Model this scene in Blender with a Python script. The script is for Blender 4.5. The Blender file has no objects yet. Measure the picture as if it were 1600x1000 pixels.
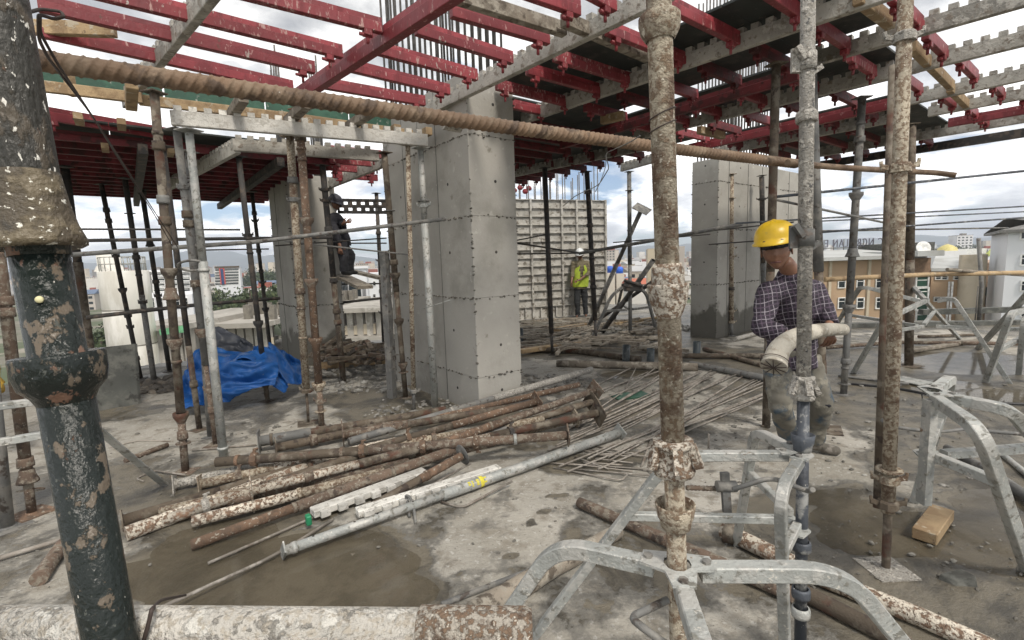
import bpy, bmesh, math, random
import numpy as np
from mathutils import Vector, Matrix, noise
random.seed(7)
SC = bpy.context.scene
COL = SC.collection
# ------------------------------------------------------------------ camera, light, exposure
FPX, CAMZ = 760.0, 1.55
PITCH, ROLL = math.atan(92 / 760), 0.033
F = Vector((0, math.cos(PITCH), -math.sin(PITCH)))
U0 = Vector((0, math.sin(PITCH), math.cos(PITCH)))
R0 = Vector((1, 0, 0))
RR = R0 * math.cos(ROLL) - U0 * math.sin(ROLL)
UU = U0 * math.cos(ROLL) + R0 * math.sin(ROLL)
CP = Vector((0, 0, CAMZ))
cd = bpy.data.cameras.new('camera')
cam = bpy.data.objects.new('camera', cd)
COL.objects.link(cam)
cd.sensor_width = 36
cd.lens = FPX / 1600 * 36
cd.clip_start = 0.02
cd.clip_end = 30000
m = Matrix((RR, UU, -F)).transposed().to_4x4()
m.translation = CP
cam.matrix_world = m
SC.camera = cam

SUN_EL, SUN_AZ = math.radians(52), math.radians(150)   # azimuth from +Y towards +X: high, behind and to the right
world = bpy.data.worlds.new('World')
SC.world = world
world.use_nodes = True
wn, wl = world.node_tree.nodes, world.node_tree.links
wn.clear()


def N(nodes, t, **kw):
    n = nodes.new(t)
    for k, v in kw.items():
        if k in ('loc',):
            continue
        if hasattr(n, k) and k not in n.inputs.keys():
            setattr(n, k, v)
        else:
            n.inputs[k].default_value = v
    return n


def build_sky():
    out = wn.new('ShaderNodeOutputWorld')
    bg = wn.new('ShaderNodeBackground')
    sky = wn.new('ShaderNodeTexSky')
    sky.sky_type = 'NISHITA'
    sky.sun_disc = False
    sky.sun_elevation = SUN_EL
    sky.sun_rotation = SUN_AZ
    sky.altitude = 2300
    sc = wn.new('ShaderNodeVectorMath'); sc.operation = 'SCALE'; sc.inputs['Scale'].default_value = 0.085
    wl.new(sky.outputs[0], sc.inputs[0])
    geo = wn.new('ShaderNodeTexCoord')
    sep = wn.new('ShaderNodeSeparateXYZ')
    wl.new(geo.outputs['Generated'], sep.inputs[0])
    zc = N(wn, 'ShaderNodeMath', operation='MAXIMUM'); zc.inputs[1].default_value = 0.0
    wl.new(sep.outputs['Z'], zc.inputs[0])
    za = N(wn, 'ShaderNodeMath', operation='ADD'); za.inputs[1].default_value = 0.26
    wl.new(zc.outputs[0], za.inputs[0])
    dv = wn.new('ShaderNodeVectorMath'); dv.operation = 'DIVIDE'
    cmb = wn.new('ShaderNodeCombineXYZ')
    for i in range(3):
        wl.new(za.outputs[0], cmb.inputs[i])
    wl.new(geo.outputs['Generated'], dv.inputs[0]); wl.new(cmb.outputs[0], dv.inputs[1])
    n1 = wn.new('ShaderNodeTexNoise'); n1.inputs['Scale'].default_value = 1.5; n1.inputs['Detail'].default_value = 9; n1.inputs['Roughness'].default_value = 0.55; n1.inputs['Distortion'].default_value = 0.25
    mp = wn.new('ShaderNodeMapping'); mp.inputs['Location'].default_value = (3.1, 0.4, 0.0)
    wl.new(dv.outputs[0], mp.inputs[0]); wl.new(mp.outputs[0], n1.inputs['Vector'])
    cov = wn.new('ShaderNodeValToRGB')
    cov.color_ramp.elements[0].position = 0.43; cov.color_ramp.elements[0].color = (0, 0, 0, 1)
    cov.color_ramp.elements[1].position = 0.50; cov.color_ramp.elements[1].color = (1, 1, 1, 1)
    ca = N(wn, 'ShaderNodeMath', operation='MULTIPLY_ADD'); ca.inputs[1].default_value = 0.28
    wl.new(zc.outputs[0], ca.inputs[0]); wl.new(n1.outputs[0], ca.inputs[2])
    wl.new(ca.outputs[0], cov.inputs[0])
    # cloud brightness: billows
    n2 = wn.new('ShaderNodeTexNoise'); n2.inputs['Scale'].default_value = 3.2; n2.inputs['Detail'].default_value = 10; n2.inputs['Roughness'].default_value = 0.55
    mp2 = wn.new('ShaderNodeMapping'); mp2.inputs['Location'].default_value = (7.3, 2.2, 1.0)
    wl.new(dv.outputs[0], mp2.inputs[0]); wl.new(mp2.outputs[0], n2.inputs['Vector'])
    cr = wn.new('ShaderNodeValToRGB')
    e = cr.color_ramp.elements
    e[0].position = 0.36; e[0].color = (0.55, 0.565, 0.60, 1)
    e[1].position = 0.57; e[1].color = (1.45, 1.43, 1.40, 1)
    x = e.new(0.47); x.color = (0.86, 0.865, 0.875, 1)
    wl.new(n2.outputs[0], cr.inputs[0])
    # higher overhead the cloud base is a little greyer than near the horizon
    hr = wn.new('ShaderNodeMapRange'); hr.inputs['From Min'].default_value = 0.08; hr.inputs['From Max'].default_value = 0.42
    hr.inputs['To Min'].default_value = 1.12; hr.inputs['To Max'].default_value = 0.54
    wl.new(sep.outputs['Z'], hr.inputs[0])
    cs = wn.new('ShaderNodeVectorMath'); cs.operation = 'SCALE'
    wl.new(cr.outputs[0], cs.inputs[0]); wl.new(hr.outputs[0], cs.inputs['Scale'])
    mx = wn.new('ShaderNodeMix'); mx.data_type = 'RGBA'
    wl.new(cov.outputs[0], mx.inputs['Factor']); wl.new(sc.outputs[0], mx.inputs['A']); wl.new(cs.outputs[0], mx.inputs['B'])
    wl.new(mx.outputs['Result'], bg.inputs['Color'])
    bg.inputs['Strength'].default_value = 1.0
    wl.new(bg.outputs[0], out.inputs[0])


build_sky()
sd = bpy.data.lights.new('sun', 'SUN')
sd.energy = 2.0
sd.angle = math.radians(12)
sd.color = (1.0, 0.93, 0.83)
so = bpy.data.objects.new('sun', sd)
COL.objects.link(so)
sdir = Vector((math.sin(SUN_AZ) * math.cos(SUN_EL), math.cos(SUN_AZ) * math.cos(SUN_EL), math.sin(SUN_EL)))
so.rotation_euler = (-sdir).to_track_quat('-Z', 'Y').to_euler()
vs = SC.view_settings
vs.view_transform = 'Standard'
vs.look = 'None'
vs.gamma = 1
vs.use_curve_mapping = False
vs.exposure = 0.66
SC.cycles.max_bounces = 6
SC.cycles.diffuse_bounces = 4

# ------------------------------------------------------------------ placing helpers
TH = math.radians(52)
AX = Vector((math.sin(TH), math.cos(TH), 0))
BX = Vector((-math.cos(TH), math.sin(TH), 0))
UP = Vector((0, 0, 1))


def ray(x, y): return F + RR * ((x - 800) / FPX) + UU * ((500 - y) / FPX)
def D(x, y, d): return CP + ray(x, y) * d
def Z(x, y, z=0.0):
    q = ray(x, y)
    return CP + q * ((z - CAMZ) / q.z)
def Y(x, y, yy):
    q = ray(x, y)
    return CP + q * (yy / q.y)
def ab(a, b, z=0.0): return AX * a + BX * b + UP * z


def above(P, x, y):
    """the point on the ray through (x, y) that is as far from the camera as the ground point P"""
    q = ray(x, y)
    t = math.hypot(P.x, P.y) / math.hypot(q.x, q.y)
    return CP + q * t


# ------------------------------------------------------------------ mesh building
class MB:
    def __init__(s):
        s.v, s.f, s.sm = [], [], []

    def add(s, vs_, fs, smooth=False):
        o = len(s.v)
        s.v += [Vector(v) for v in vs_]
        for f in fs:
            s.f.append([i + o for i in f])
            s.sm.append(smooth)
        return s

    def box(s, c, size, rot=None, bev=0.0):
        c = Vector(c)
        hx, hy, hz = size[0] / 2, size[1] / 2, size[2] / 2
        pts = [Vector((x, y, z)) for z in (-hz, hz) for x, y in ((-hx, -hy), (hx, -hy), (hx, hy), (-hx, hy))]
        if rot is not None:
            pts = [rot @ p for p in pts]
        return s.add([c + p for p in pts], [(3, 2, 1, 0), (4, 5, 6, 7), (0, 1, 5, 4), (1, 2, 6, 5), (2, 3, 7, 6), (3, 0, 4, 7)])

    def bar(s, p0, p1, w, h, up=UP, off=(0, 0)):
        """rectangular bar from p0 to p1, w across, h along up"""
        p0, p1 = Vector(p0), Vector(p1)
        d = (p1 - p0).normalized()
        x = d.cross(up)
        if x.length < 1e-4:
            x = d.cross(Vector((1, 0, 0)))
        x.normalize()
        u = x.cross(d).normalized()
        q = []
        for p in (p0, p1):
            for a, b in ((-1, -1), (1, -1), (1, 1), (-1, 1)):
                q.append(p + x * (a * w / 2 + off[0]) + u * (b * h / 2 + off[1]))
        return s.add(q, [(0, 1, 2, 3), (7, 6, 5, 4), (0, 4, 5, 1), (1, 5, 6, 2), (2, 6, 7, 3), (3, 7, 4, 0)])

    def sweep(s, path, prof, up=UP, caps=True, smooth=False, scales=None):
        path = [Vector(p) for p in path]
        n, k = len(path), len(prof)
        d0 = (path[1] - path[0]).normalized()
        x = d0.cross(up)
        if x.length < 1e-3:
            x = d0.cross(Vector((1, 0, 0)))
        x.normalize()
        vs_ = []
        for i, p in enumerate(path):
            d = (path[min(i + 1, n - 1)] - path[max(i - 1, 0)]).normalized()
            x = (x - d * x.dot(d)).normalized()
            u = x.cross(d)
            sc = scales[i] if scales else 1
            for a, b in prof:
                vs_.append(p + (x * a + u * b) * sc)
        fs = [(i * k + j, i * k + (j + 1) % k, (i + 1) * k + (j + 1) % k, (i + 1) * k + j) for i in range(n - 1) for j in range(k)]
        o = len(s.v)
        s.add(vs_, fs, smooth)
        if caps:
            s.f.append([o + j for j in range(k)][::-1]); s.sm.append(False)
            s.f.append([o + (n - 1) * k + j for j in range(k)]); s.sm.append(False)
        return s

    def tube(s, path, r, seg=12, up=UP, scales=None, caps=True):
        return s.sweep(path, [(r * math.cos(2 * math.pi * i / seg), r * math.sin(2 * math.pi * i / seg)) for i in range(seg)], up, caps, True, scales)

    def rod(s, p0, p1, r, seg=12):
        return s.tube([p0, p1], r, seg)

    def lathe(s, p0, d, prof, seg=20, smooth=True):
        """prof: (distance along d, radius)"""
        d = Vector(d).normalized()
        x = d.cross(UP)
        if x.length < 1e-3:
            x = Vector((1, 0, 0))
        x.normalize()
        u = x.cross(d)
        vs_ = []
        for t, r in prof:
            for j in range(seg):
                an = 2 * math.pi * j / seg
                vs_.append(Vector(p0) + d * t + (x * math.cos(an) + u * math.sin(an)) * r)
        n = len(prof)
        fs = [(i * seg + j, i * seg + (j + 1) % seg, (i + 1) * seg + (j + 1) % seg, (i + 1) * seg + j) for i in range(n - 1) for j in range(seg)]
        return s.add(vs_, fs, smooth)

    def build(s, name, mat, parent=None, origin=None, kind=None, mats=None, bevel=0.0, fix=False):
        me = bpy.data.meshes.new(name)
        if origin is None:
            if parent is not None:
                origin = parent.matrix_world.translation if False else world_loc(parent)
            else:
                zz = min(v.z for v in s.v)
                xs = [v.x for v in s.v]; ys = [v.y for v in s.v]
                origin = Vector(((min(xs) + max(xs)) / 2, (min(ys) + max(ys)) / 2, zz))
        origin = Vector(origin)
        me.from_pydata([v - origin for v in s.v], [], s.f)
        me.polygons.foreach_set('use_smooth', s.sm)
        if fix or bevel:
            bm = bmesh.new(); bm.from_mesh(me)
            bmesh.ops.recalc_face_normals(bm, faces=bm.faces)
            if bevel:
                es = [e for e in bm.edges if len(e.link_faces) == 2 and e.calc_face_angle(0) > 0.6]
                bmesh.ops.bevel(bm, geom=es, offset=bevel, segments=1, affect='EDGES', profile=0.5)
            bm.to_mesh(me); bm.free()
        me.update()
        o = bpy.data.objects.new(name, me)
        COL.objects.link(o)
        me.materials.append(mat)
        if parent is not None:
            o.parent = parent
            pw = world_loc(parent)
            o.location = origin - pw
        else:
            o.location = origin
        if kind:
            o['kind'] = kind
        return o


def world_loc(o):
    l = Vector(o.location)
    while o.parent is not None:
        o = o.parent
        l = l + Vector(o.location)
    return l


def thing(name, label, cat, loc, group=None):
    o = bpy.data.objects.new(name, None)
    o.empty_display_size = 0.1
    COL.objects.link(o)
    o.location = loc
    return tag(o, label, cat, group)


def tag(o, label, cat, group=None):
    o['label'] = label
    o['category'] = cat
    o['kind'] = 'thing'
    if group:
        o['group'] = group
    return o


def share(name, mesh, parent, loc, rot=None):
    o = bpy.data.objects.new(name, mesh)
    COL.objects.link(o)
    if parent is not None:
        o.parent = parent
        o.location = Vector(loc) - world_loc(parent)
    else:
        o.location = loc
    if rot is not None:
        o.rotation_euler = rot
    return o


ORD = ['first', 'second', 'third', 'fourth', 'fifth', 'sixth', 'seventh', 'eighth', 'ninth', 'tenth', 'eleventh', 'twelfth', 'thirteenth', 'fourteenth', 'fifteenth', 'sixteenth', 'seventeenth', 'eighteenth', 'nineteenth', 'twentieth']

# ------------------------------------------------------------------ materials


def mottle(name, base, layers=(), rough=0.7, metal=0.0, bump=0.0, bscale=60, rand=True, streak=None, spec=0.5, coord='Object', rvar=0.12, vscale=4.0, vamp=0.28, zstain=None):
    """base colour with noise-edged layers (colour, scale, threshold, softness[, roughness])"""
    m = bpy.data.materials.new(name)
    m.use_nodes = True
    nd, lk = m.node_tree.nodes, m.node_tree.links
    bs = nd['Principled BSDF']
    tc = nd.new('ShaderNodeTexCoord')
    vec = tc.outputs[coord]
    if rand:
        oi = nd.new('ShaderNodeObjectInfo')
        mu = nd.new('ShaderNodeMath'); mu.operation = 'MULTIPLY'; mu.inputs[1].default_value = 37.0
        lk.new(oi.outputs['Random'], mu.inputs[0])
        ad = nd.new('ShaderNodeVectorMath'); ad.operation = 'ADD'
        lk.new(vec, ad.inputs[0]); lk.new(mu.outputs[0], ad.inputs[1])
        vec = ad.outputs[0]
    if streak:
        mp = nd.new('ShaderNodeMapping'); mp.inputs['Scale'].default_value = streak
        lk.new(vec, mp.inputs[0]); vec = mp.outputs[0]
    # overall tonal variation
    nv = nd.new('ShaderNodeTexNoise'); nv.inputs['Scale'].default_value = vscale; nv.inputs['Detail'].default_value = 6
    lk.new(vec, nv.inputs['Vector'])
    mr = nd.new('ShaderNodeMapRange'); mr.inputs['From Min'].default_value = 0.3; mr.inputs['From Max'].default_value = 0.7
    mr.inputs['To Min'].default_value = 1 - vamp; mr.inputs['To Max'].default_value = 1 + vamp
    lk.new(nv.outputs[0], mr.inputs[0])
    sc = nd.new('ShaderNodeVectorMath'); sc.operation = 'SCALE'
    sc.inputs[0].default_value = base[:3]
    if rand:
        rr_ = nd.new('ShaderNodeMapRange'); rr_.inputs['To Min'].default_value = .80; rr_.inputs['To Max'].default_value = 1.22
        lk.new(oi.outputs['Random'], rr_.inputs[0])
        mm_ = nd.new('ShaderNodeMath'); mm_.operation = 'MULTIPLY'; lk.new(rr_.outputs[0], mm_.inputs[0]); lk.new(mr.outputs[0], mm_.inputs[1])
        lk.new(mm_.outputs[0], sc.inputs['Scale'])
    else:
        lk.new(mr.outputs[0], sc.inputs['Scale'])
    cur = sc.outputs[0]
    rcur = None
    hs = []
    for i, L in enumerate(layers):
        c, s_, th, so_ = L[:4]
        nn = nd.new('ShaderNodeTexNoise'); nn.inputs['Scale'].default_value = s_; nn.inputs['Detail'].default_value = 7; nn.inputs['Roughness'].default_value = 0.62
        of = nd.new('ShaderNodeVectorMath'); of.operation = 'ADD'; of.inputs[1].default_value = (i * 5.3 + 1.7, i * 2.1, i * 9.2)
        lk.new(vec, of.inputs[0]); lk.new(of.outputs[0], nn.inputs['Vector'])
        rp = nd.new('ShaderNodeMapRange'); rp.interpolation_type = 'SMOOTHSTEP'
        rp.inputs['From Min'].default_value = th - so_; rp.inputs['From Max'].default_value = th + so_
        lk.new(nn.outputs[0], rp.inputs[0])
        mx = nd.new('ShaderNodeMix'); mx.data_type = 'RGBA'
        lk.new(rp.outputs[0], mx.inputs['Factor']); lk.new(cur, mx.inputs['A']); mx.inputs['B'].default_value = (*c[:3], 1)
        cur = mx.outputs['Result']
        hs.append(rp.outputs[0])
    if zstain:
        sp_ = nd.new('ShaderNodeSeparateXYZ'); lk.new(tc.outputs[coord], sp_.inputs[0])
        zn = nd.new('ShaderNodeTexNoise'); zn.inputs['Scale'].default_value = 3.5; zn.inputs['Detail'].default_value = 7
        lk.new(tc.outputs[coord], zn.inputs['Vector'])
        za_ = nd.new('ShaderNodeMath'); za_.operation = 'MULTIPLY_ADD'; za_.inputs[1].default_value = -1.1
        lk.new(zn.outputs[0], za_.inputs[0]); lk.new(sp_.outputs['Z'], za_.inputs[2])
        zr = nd.new('ShaderNodeMapRange'); zr.interpolation_type = 'SMOOTHSTEP'; zr.inputs['From Min'].default_value = zstain[1] - .12; zr.inputs['From Max'].default_value = zstain[1] + .06
        zr.inputs['To Min'].default_value = .8; zr.inputs['To Max'].default_value = 0
        lk.new(za_.outputs[0], zr.inputs[0])
        mx = nd.new('ShaderNodeMix'); mx.data_type = 'RGBA'
        lk.new(zr.outputs[0], mx.inputs['Factor']); lk.new(cur, mx.inputs['A']); mx.inputs['B'].default_value = (*zstain[0], 1)
        cur = mx.outputs['Result']
    lk.new(cur, bs.inputs['Base Color'])
    bs.inputs['Metallic'].default_value = metal
    bs.inputs['Specular IOR Level'].default_value = spec
    rm = nd.new('ShaderNodeMapRange'); rm.inputs['To Min'].default_value = max(0.03, rough - rvar); rm.inputs['To Max'].default_value = min(1, rough + rvar)
    lk.new(nv.outputs[0], rm.inputs[0]); lk.new(rm.outputs[0], bs.inputs['Roughness'])
    if bump:
        nb = nd.new('ShaderNodeTexNoise'); nb.inputs['Scale'].default_value = bscale; nb.inputs['Detail'].default_value = 8
        lk.new(vec, nb.inputs['Vector'])
        h = nb.outputs[0]
        for q in hs[:2]:
            aa = nd.new('ShaderNodeMath'); aa.operation = 'MULTIPLY_ADD'; aa.inputs[1].default_value = 0.35
            lk.new(q, aa.inputs[0]); lk.new(h, aa.inputs[2]); h = aa.outputs[0]
        bp = nd.new('ShaderNodeBump'); bp.inputs['Strength'].default_value = bump; bp.inputs['Distance'].default_value = 0.01
        lk.new(h, bp.inputs['Height']); lk.new(bp.outputs[0], bs.inputs['Normal'])
    return m


def flat(name, c, rough=0.7, metal=0.0, spec=0.5, rvar=0.1):
    return mottle(name, c, (), rough, metal, 0, rand=True, spec=spec, rvar=rvar)


CEM = (0.36, 0.35, 0.32)
M = {}
M['rust'] = mottle('rusty_steel', (0.125, 0.088, 0.065), [((0.22, 0.19, 0.15), 24, 0.54, 0.06), ((0.065, 0.048, 0.038), 16, 0.60, 0.06), ((0.42, 0.38, 0.32), 60, 0.64, 0.03)], 0.85, 0.0, 0.5, 120)
M['brown'] = mottle('brown_steel', (0.10, 0.078, 0.056), [((0.19, 0.165, 0.13), 10, 0.55, 0.08), ((0.055, 0.04, 0.032), 16, 0.58, 0.05), ((0.09, 0.04, 0.025), 5, 0.6, 0.06)], 0.8, 0.0, 0.4, 110)
M['orange'] = mottle('orange_rust', (0.165, 0.105, 0.07), [((0.115, 0.078, 0.055), 22, 0.52, 0.06), ((0.36, 0.32, 0.26), 40, 0.60, 0.03)], 0.88, 0.0, 0.5, 120)
M['rustwhite'] = mottle('flaking_white_on_rust', (0.54, 0.49, 0.41), [((0.19, 0.125, 0.085), 42, 0.525, 0.05), ((0.085, 0.058, 0.042), 90, 0.60, 0.03), ((0.26, 0.165, 0.11), 16, 0.60, 0.06)], 0.82, 0.0, 0.7, 160)
M['mottled'] = mottle('mottled_cream_and_rust', (0.43, 0.375, 0.29), [((0.21, 0.15, 0.10), 60, 0.52, 0.07), ((0.13, 0.08, 0.052), 12, 0.57, 0.08), ((0.58, 0.53, 0.44), 75, 0.62, 0.03)], 0.82, 0.0, 0.8, 220)
M['crust'] = mottle('cement_crusted_steel', (0.40, 0.38, 0.345), [((0.55, 0.52, 0.47), 30, 0.55, 0.04), ((0.13, 0.13, 0.13), 60, 0.62, 0.03), ((0.27, 0.25, 0.22), 90, 0.54, 0.05)], 0.88, 0.0, 1.0, 160)
M['bluegrey'] = mottle('blue_grey_paint', (0.078, 0.088, 0.105), [((0.28, 0.28, 0.27), 14, 0.58, 0.05), ((0.045, 0.05, 0.06), 7, 0.56, 0.06), ((0.5, 0.48, 0.44), 70, 0.68, 0.02)], 0.5, 0.2, 0.3, 90)
M['galv'] = mottle('galvanised_steel', (0.34, 0.35, 0.335), [((0.44, 0.435, 0.41), 10, 0.53, 0.06), ((0.22, 0.215, 0.19), 26, 0.59, 0.04), ((0.56, 0.54, 0.49), 60, 0.635, 0.02), ((0.20, 0.13, 0.08), 18, 0.70, 0.03)], 0.55, 0.25, 0.5, 70)
M['darkgalv'] = mottle('weathered_grey_steel', (0.15, 0.15, 0.145), [((0.24, 0.23, 0.21), 9, 0.54, 0.08), ((0.085, 0.07, 0.06), 18, 0.6, 0.05)], 0.7, 0.2, 0.25, 70)
M['darksteel'] = mottle('dark_steel', (0.045, 0.042, 0.04), [((0.10, 0.08, 0.065), 12, 0.56, 0.06)], 0.75, 0.1, 0.3, 90)
M['black'] = mottle('peeling_black_green_paint', (0.011, 0.016, 0.014), [((0.125, 0.10, 0.074), 34, 0.575, 0.02), ((0.15, 0.085, 0.058), 16, 0.645, 0.015), ((0.07, 0.075, 0.066), 100, 0.635, 0.02), ((0.66, 0.63, 0.58), 110, 0.71, 0.005)], 0.27, 0.0, 0.5, 90, streak=(1, 1, 0.75), spec=0.4, vamp=0.4)
M['blackspeck'] = mottle('brown_black_with_cement_flecks', (0.028, 0.026, 0.020), [((0.085, 0.068, 0.048), 30, 0.57, 0.05), ((0.15, 0.09, 0.06), 46, 0.66, 0.03), ((0.70, 0.68, 0.62), 95, 0.635, 0.006)], 0.42, 0.0, 0.6, 120, streak=(1, 1, 0.5))
M['red'] = mottle('red_paint', (0.225, 0.032, 0.040), [((0.17, 0.022, 0.028), 7, 0.54, 0.06), ((0.44, 0.25, 0.235), 34, 0.645, 0.04), ((0.38, 0.33, 0.30), 12, 0.68, 0.03), ((0.12, 0.05, 0.04), 24, 0.67, 0.03)], 0.5, 0.0, 0.3, 50, streak=(1, 1, 0.4))
M['reddust'] = mottle('red_paint_under_cement', (0.22, 0.034, 0.042), [((0.40, 0.24, 0.22), 30, 0.60, 0.05), ((0.45, 0.41, 0.37), 44, 0.64, 0.03), ((0.16, 0.02, 0.026), 13, 0.60, 0.05)], 0.65, 0.0, 0.4, 60, streak=(1, 1, 0.35))
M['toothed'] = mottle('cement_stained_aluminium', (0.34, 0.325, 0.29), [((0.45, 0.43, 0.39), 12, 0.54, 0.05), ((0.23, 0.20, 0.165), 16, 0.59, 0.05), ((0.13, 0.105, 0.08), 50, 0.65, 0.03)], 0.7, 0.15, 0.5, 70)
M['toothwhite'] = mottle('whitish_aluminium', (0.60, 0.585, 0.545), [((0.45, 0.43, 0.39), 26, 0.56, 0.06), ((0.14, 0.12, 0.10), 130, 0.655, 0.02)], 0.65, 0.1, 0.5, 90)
M['redshade'] = mottle('red_paint_darkened_as_shade', (0.13, 0.018, 0.022), [((0.06, 0.016, 0.016), 9, 0.54, 0.06), ((0.22, 0.13, 0.115), 24, 0.68, 0.03)], 0.65, 0.0, 0.3, 50)  # the red paint darkened: shade under the decks put into the colour
M['bead'] = mottle('dark_mortar', (0.10, 0.092, 0.078), [((0.24, 0.23, 0.20), 40, 0.56, 0.05)], 0.95, 0.0, 0.5, 90)
COLL = [((0.39, 0.375, 0.34), 1.0, 0.52, 0.16), ((0.27, 0.26, 0.23), 1.8, 0.59, 0.12), ((0.44, 0.425, 0.385), 9, 0.66, 0.05), ((0.12, 0.11, 0.09), 40, 0.715, 0.01), ((0.20, 0.185, 0.155), 5, 0.69, 0.05)]
M['col'] = mottle('column_concrete', (0.345, 0.33, 0.30), COLL, 0.85, 0.0, 0.25, 30, rand=False, vamp=.12, vscale=1.5)
M['colstained'] = mottle('stained_column_concrete', (0.33, 0.315, 0.285), COLL, 0.85, 0.0, 0.25, 30, rand=False, vamp=.12, vscale=1.5, zstain=((0.075, 0.07, 0.055), -0.05))
M['timber'] = mottle('formwork_timber', (0.34, 0.245, 0.14), [((0.25, 0.17, 0.095), 7, 0.54, 0.07), ((0.42, 0.36, 0.27), 12, 0.60, 0.04), ((0.14, 0.095, 0.06), 22, 0.66, 0.03)], 0.8, 0.0, 0.4, 90)
M['oldtimber'] = mottle('weathered_timber', (0.215, 0.185, 0.148), [((0.33, 0.30, 0.25), 9, 0.54, 0.07), ((0.11, 0.09, 0.07), 14, 0.58, 0.05)], 0.88, 0.0, 0.5, 90)
M['ply'] = mottle('dark_film_faced_plywood', (0.028, 0.034, 0.032), [((0.06, 0.06, 0.052), 5, 0.56, 0.08), ((0.12, 0.105, 0.085), 20, 0.66, 0.03)], 0.7, 0.0, 0.2, 40)
M['greenply'] = mottle('green_film_faced_plywood', (0.016, 0.062, 0.038), [((0.03, 0.10, 0.062), 6, 0.56, 0.06), ((0.30, 0.31, 0.27), 15, 0.64, 0.03)], 0.55, 0.0, 0.2, 40)
M['greyply'] = mottle('cement_stained_board', (0.085, 0.088, 0.08), [((0.14, 0.14, 0.125), 6, 0.54, 0.08), ((0.05, 0.05, 0.045), 9, 0.58, 0.06)], 0.8, 0.0, 0.3, 40)
M['rebar'] = mottle('reinforcing_bar', (0.25, 0.225, 0.195), [((0.36, 0.335, 0.30), 20, 0.55, 0.08), ((0.16, 0.13, 0.105), 8, 0.60, 0.08)], 0.7, 0.2, 0.3, 200)
M['brownbar'] = mottle('rusty_ribbed_bar', (0.145, 0.092, 0.056), [((0.21, 0.15, 0.10), 9, 0.54, 0.08), ((0.085, 0.055, 0.036), 14, 0.57, 0.06), ((0.45, 0.43, 0.38), 60, 0.70, 0.01)], 0.72, 0.0, 0.3, 120)
M['steelbar'] = mottle('grey_starter_bar', (0.10, 0.095, 0.09), [((0.16, 0.15, 0.14), 12, 0.55, 0.08)], 0.75, 0.1, 0.2, 200)
M['palecrust'] = mottle('pale_cement_crust', (0.50, 0.475, 0.43), [((0.62, 0.60, 0.55), 22, 0.55, 0.05), ((0.30, 0.28, 0.25), 40, 0.60, 0.04), ((0.42, 0.38, 0.32), 80, 0.55, 0.05)], 0.9, 0.0, 1.0, 150)
M['finerust'] = mottle('fine_flaking_white_on_rust', (0.52, 0.47, 0.40), [((0.20, 0.135, 0.09), 85, 0.51, 0.05), ((0.13, 0.085, 0.058), 24, 0.60, 0.06), ((0.62, 0.58, 0.50), 120, 0.62, 0.03)], 0.85, 0.0, 0.9, 200)
M['bell'] = mottle('brown_speckled_bell', (0.085, 0.066, 0.042), [((0.15, 0.12, 0.075), 26, 0.53, 0.06), ((0.035, 0.032, 0.026), 18, 0.58, 0.05), ((0.72, 0.70, 0.62), 90, 0.615, 0.006)], 0.42, 0.0, 0.6, 120)
M['wire'] = flat('tie_wire', (0.05, 0.035, 0.03), 0.7)
M['stone'] = mottle('broken_concrete', (0.26, 0.25, 0.23), [((0.36, 0.35, 0.32), 7, 0.55, 0.08), ((0.15, 0.14, 0.125), 12, 0.6, 0.05)], 0.92, 0, 0.6, 60)
M['grit'] = mottle('dull_grit', (0.15, 0.142, 0.125), [((0.24, 0.23, 0.205), 7, 0.56, 0.08)], 0.92, 0, 0.6, 60)
M['cable'] = flat('dark_cable', (0.03, 0.03, 0.032), 0.55)
M['pvc'] = mottle('black_plastic_pipe', (0.035, 0.045, 0.05), [((0.11, 0.12, 0.12), 12, 0.6, 0.06)], 0.5, 0, 0.2, 60)
M['yellowmark'] = flat('yellow_paint', (0.62, 0.55, 0.06), 0.6)
M['green'] = flat('green_plastic', (0.02, 0.22, 0.10), 0.5)
M['white'] = flat('white_paint', (0.68, 0.68, 0.66), 0.6)
M['label'] = flat('pale_sticker', (0.62, 0.58, 0.34), 0.6)


SEEN_LABELS = {}


def tube_path(pts, n=6):
    """round the inner corners of a polyline"""
    pts = [Vector(p) for p in pts]
    out = [pts[0]]
    for i in range(1, len(pts) - 1):
        a, b, c = pts[i - 1], pts[i], pts[i + 1]
        l = min((a - b).length, (c - b).length) * 0.35
        l = min(l, 0.14)
        p, q = b + (a - b).normalized() * l, b + (c - b).normalized() * l
        for k in range(n + 1):
            t = k / n
            out.append(p.lerp(b, t).lerp(b.lerp(q, t), t))
    out.append(pts[-1])
    return out

# ------------------------------------------------------------------ the slab
def blob(x, y, lst):
    m_ = 0.0
    for cx, cy, rx, ry, ang, s in lst:
        ca, sa = math.cos(ang), math.sin(ang)
        dx, dy = x - cx, y - cy
        u, v = (dx * ca + dy * sa) / rx, (-dx * sa + dy * ca) / ry
        q = 1 - (u * u + v * v)
        if q > -1.5:
            m_ = max(m_, s * q)
    return m_


def gb(px, py, rx, ry, ang=0.0, s=1.0):
    p = Z(px, py)
    return (p.x, p.y, rx, ry, ang, s)


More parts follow.
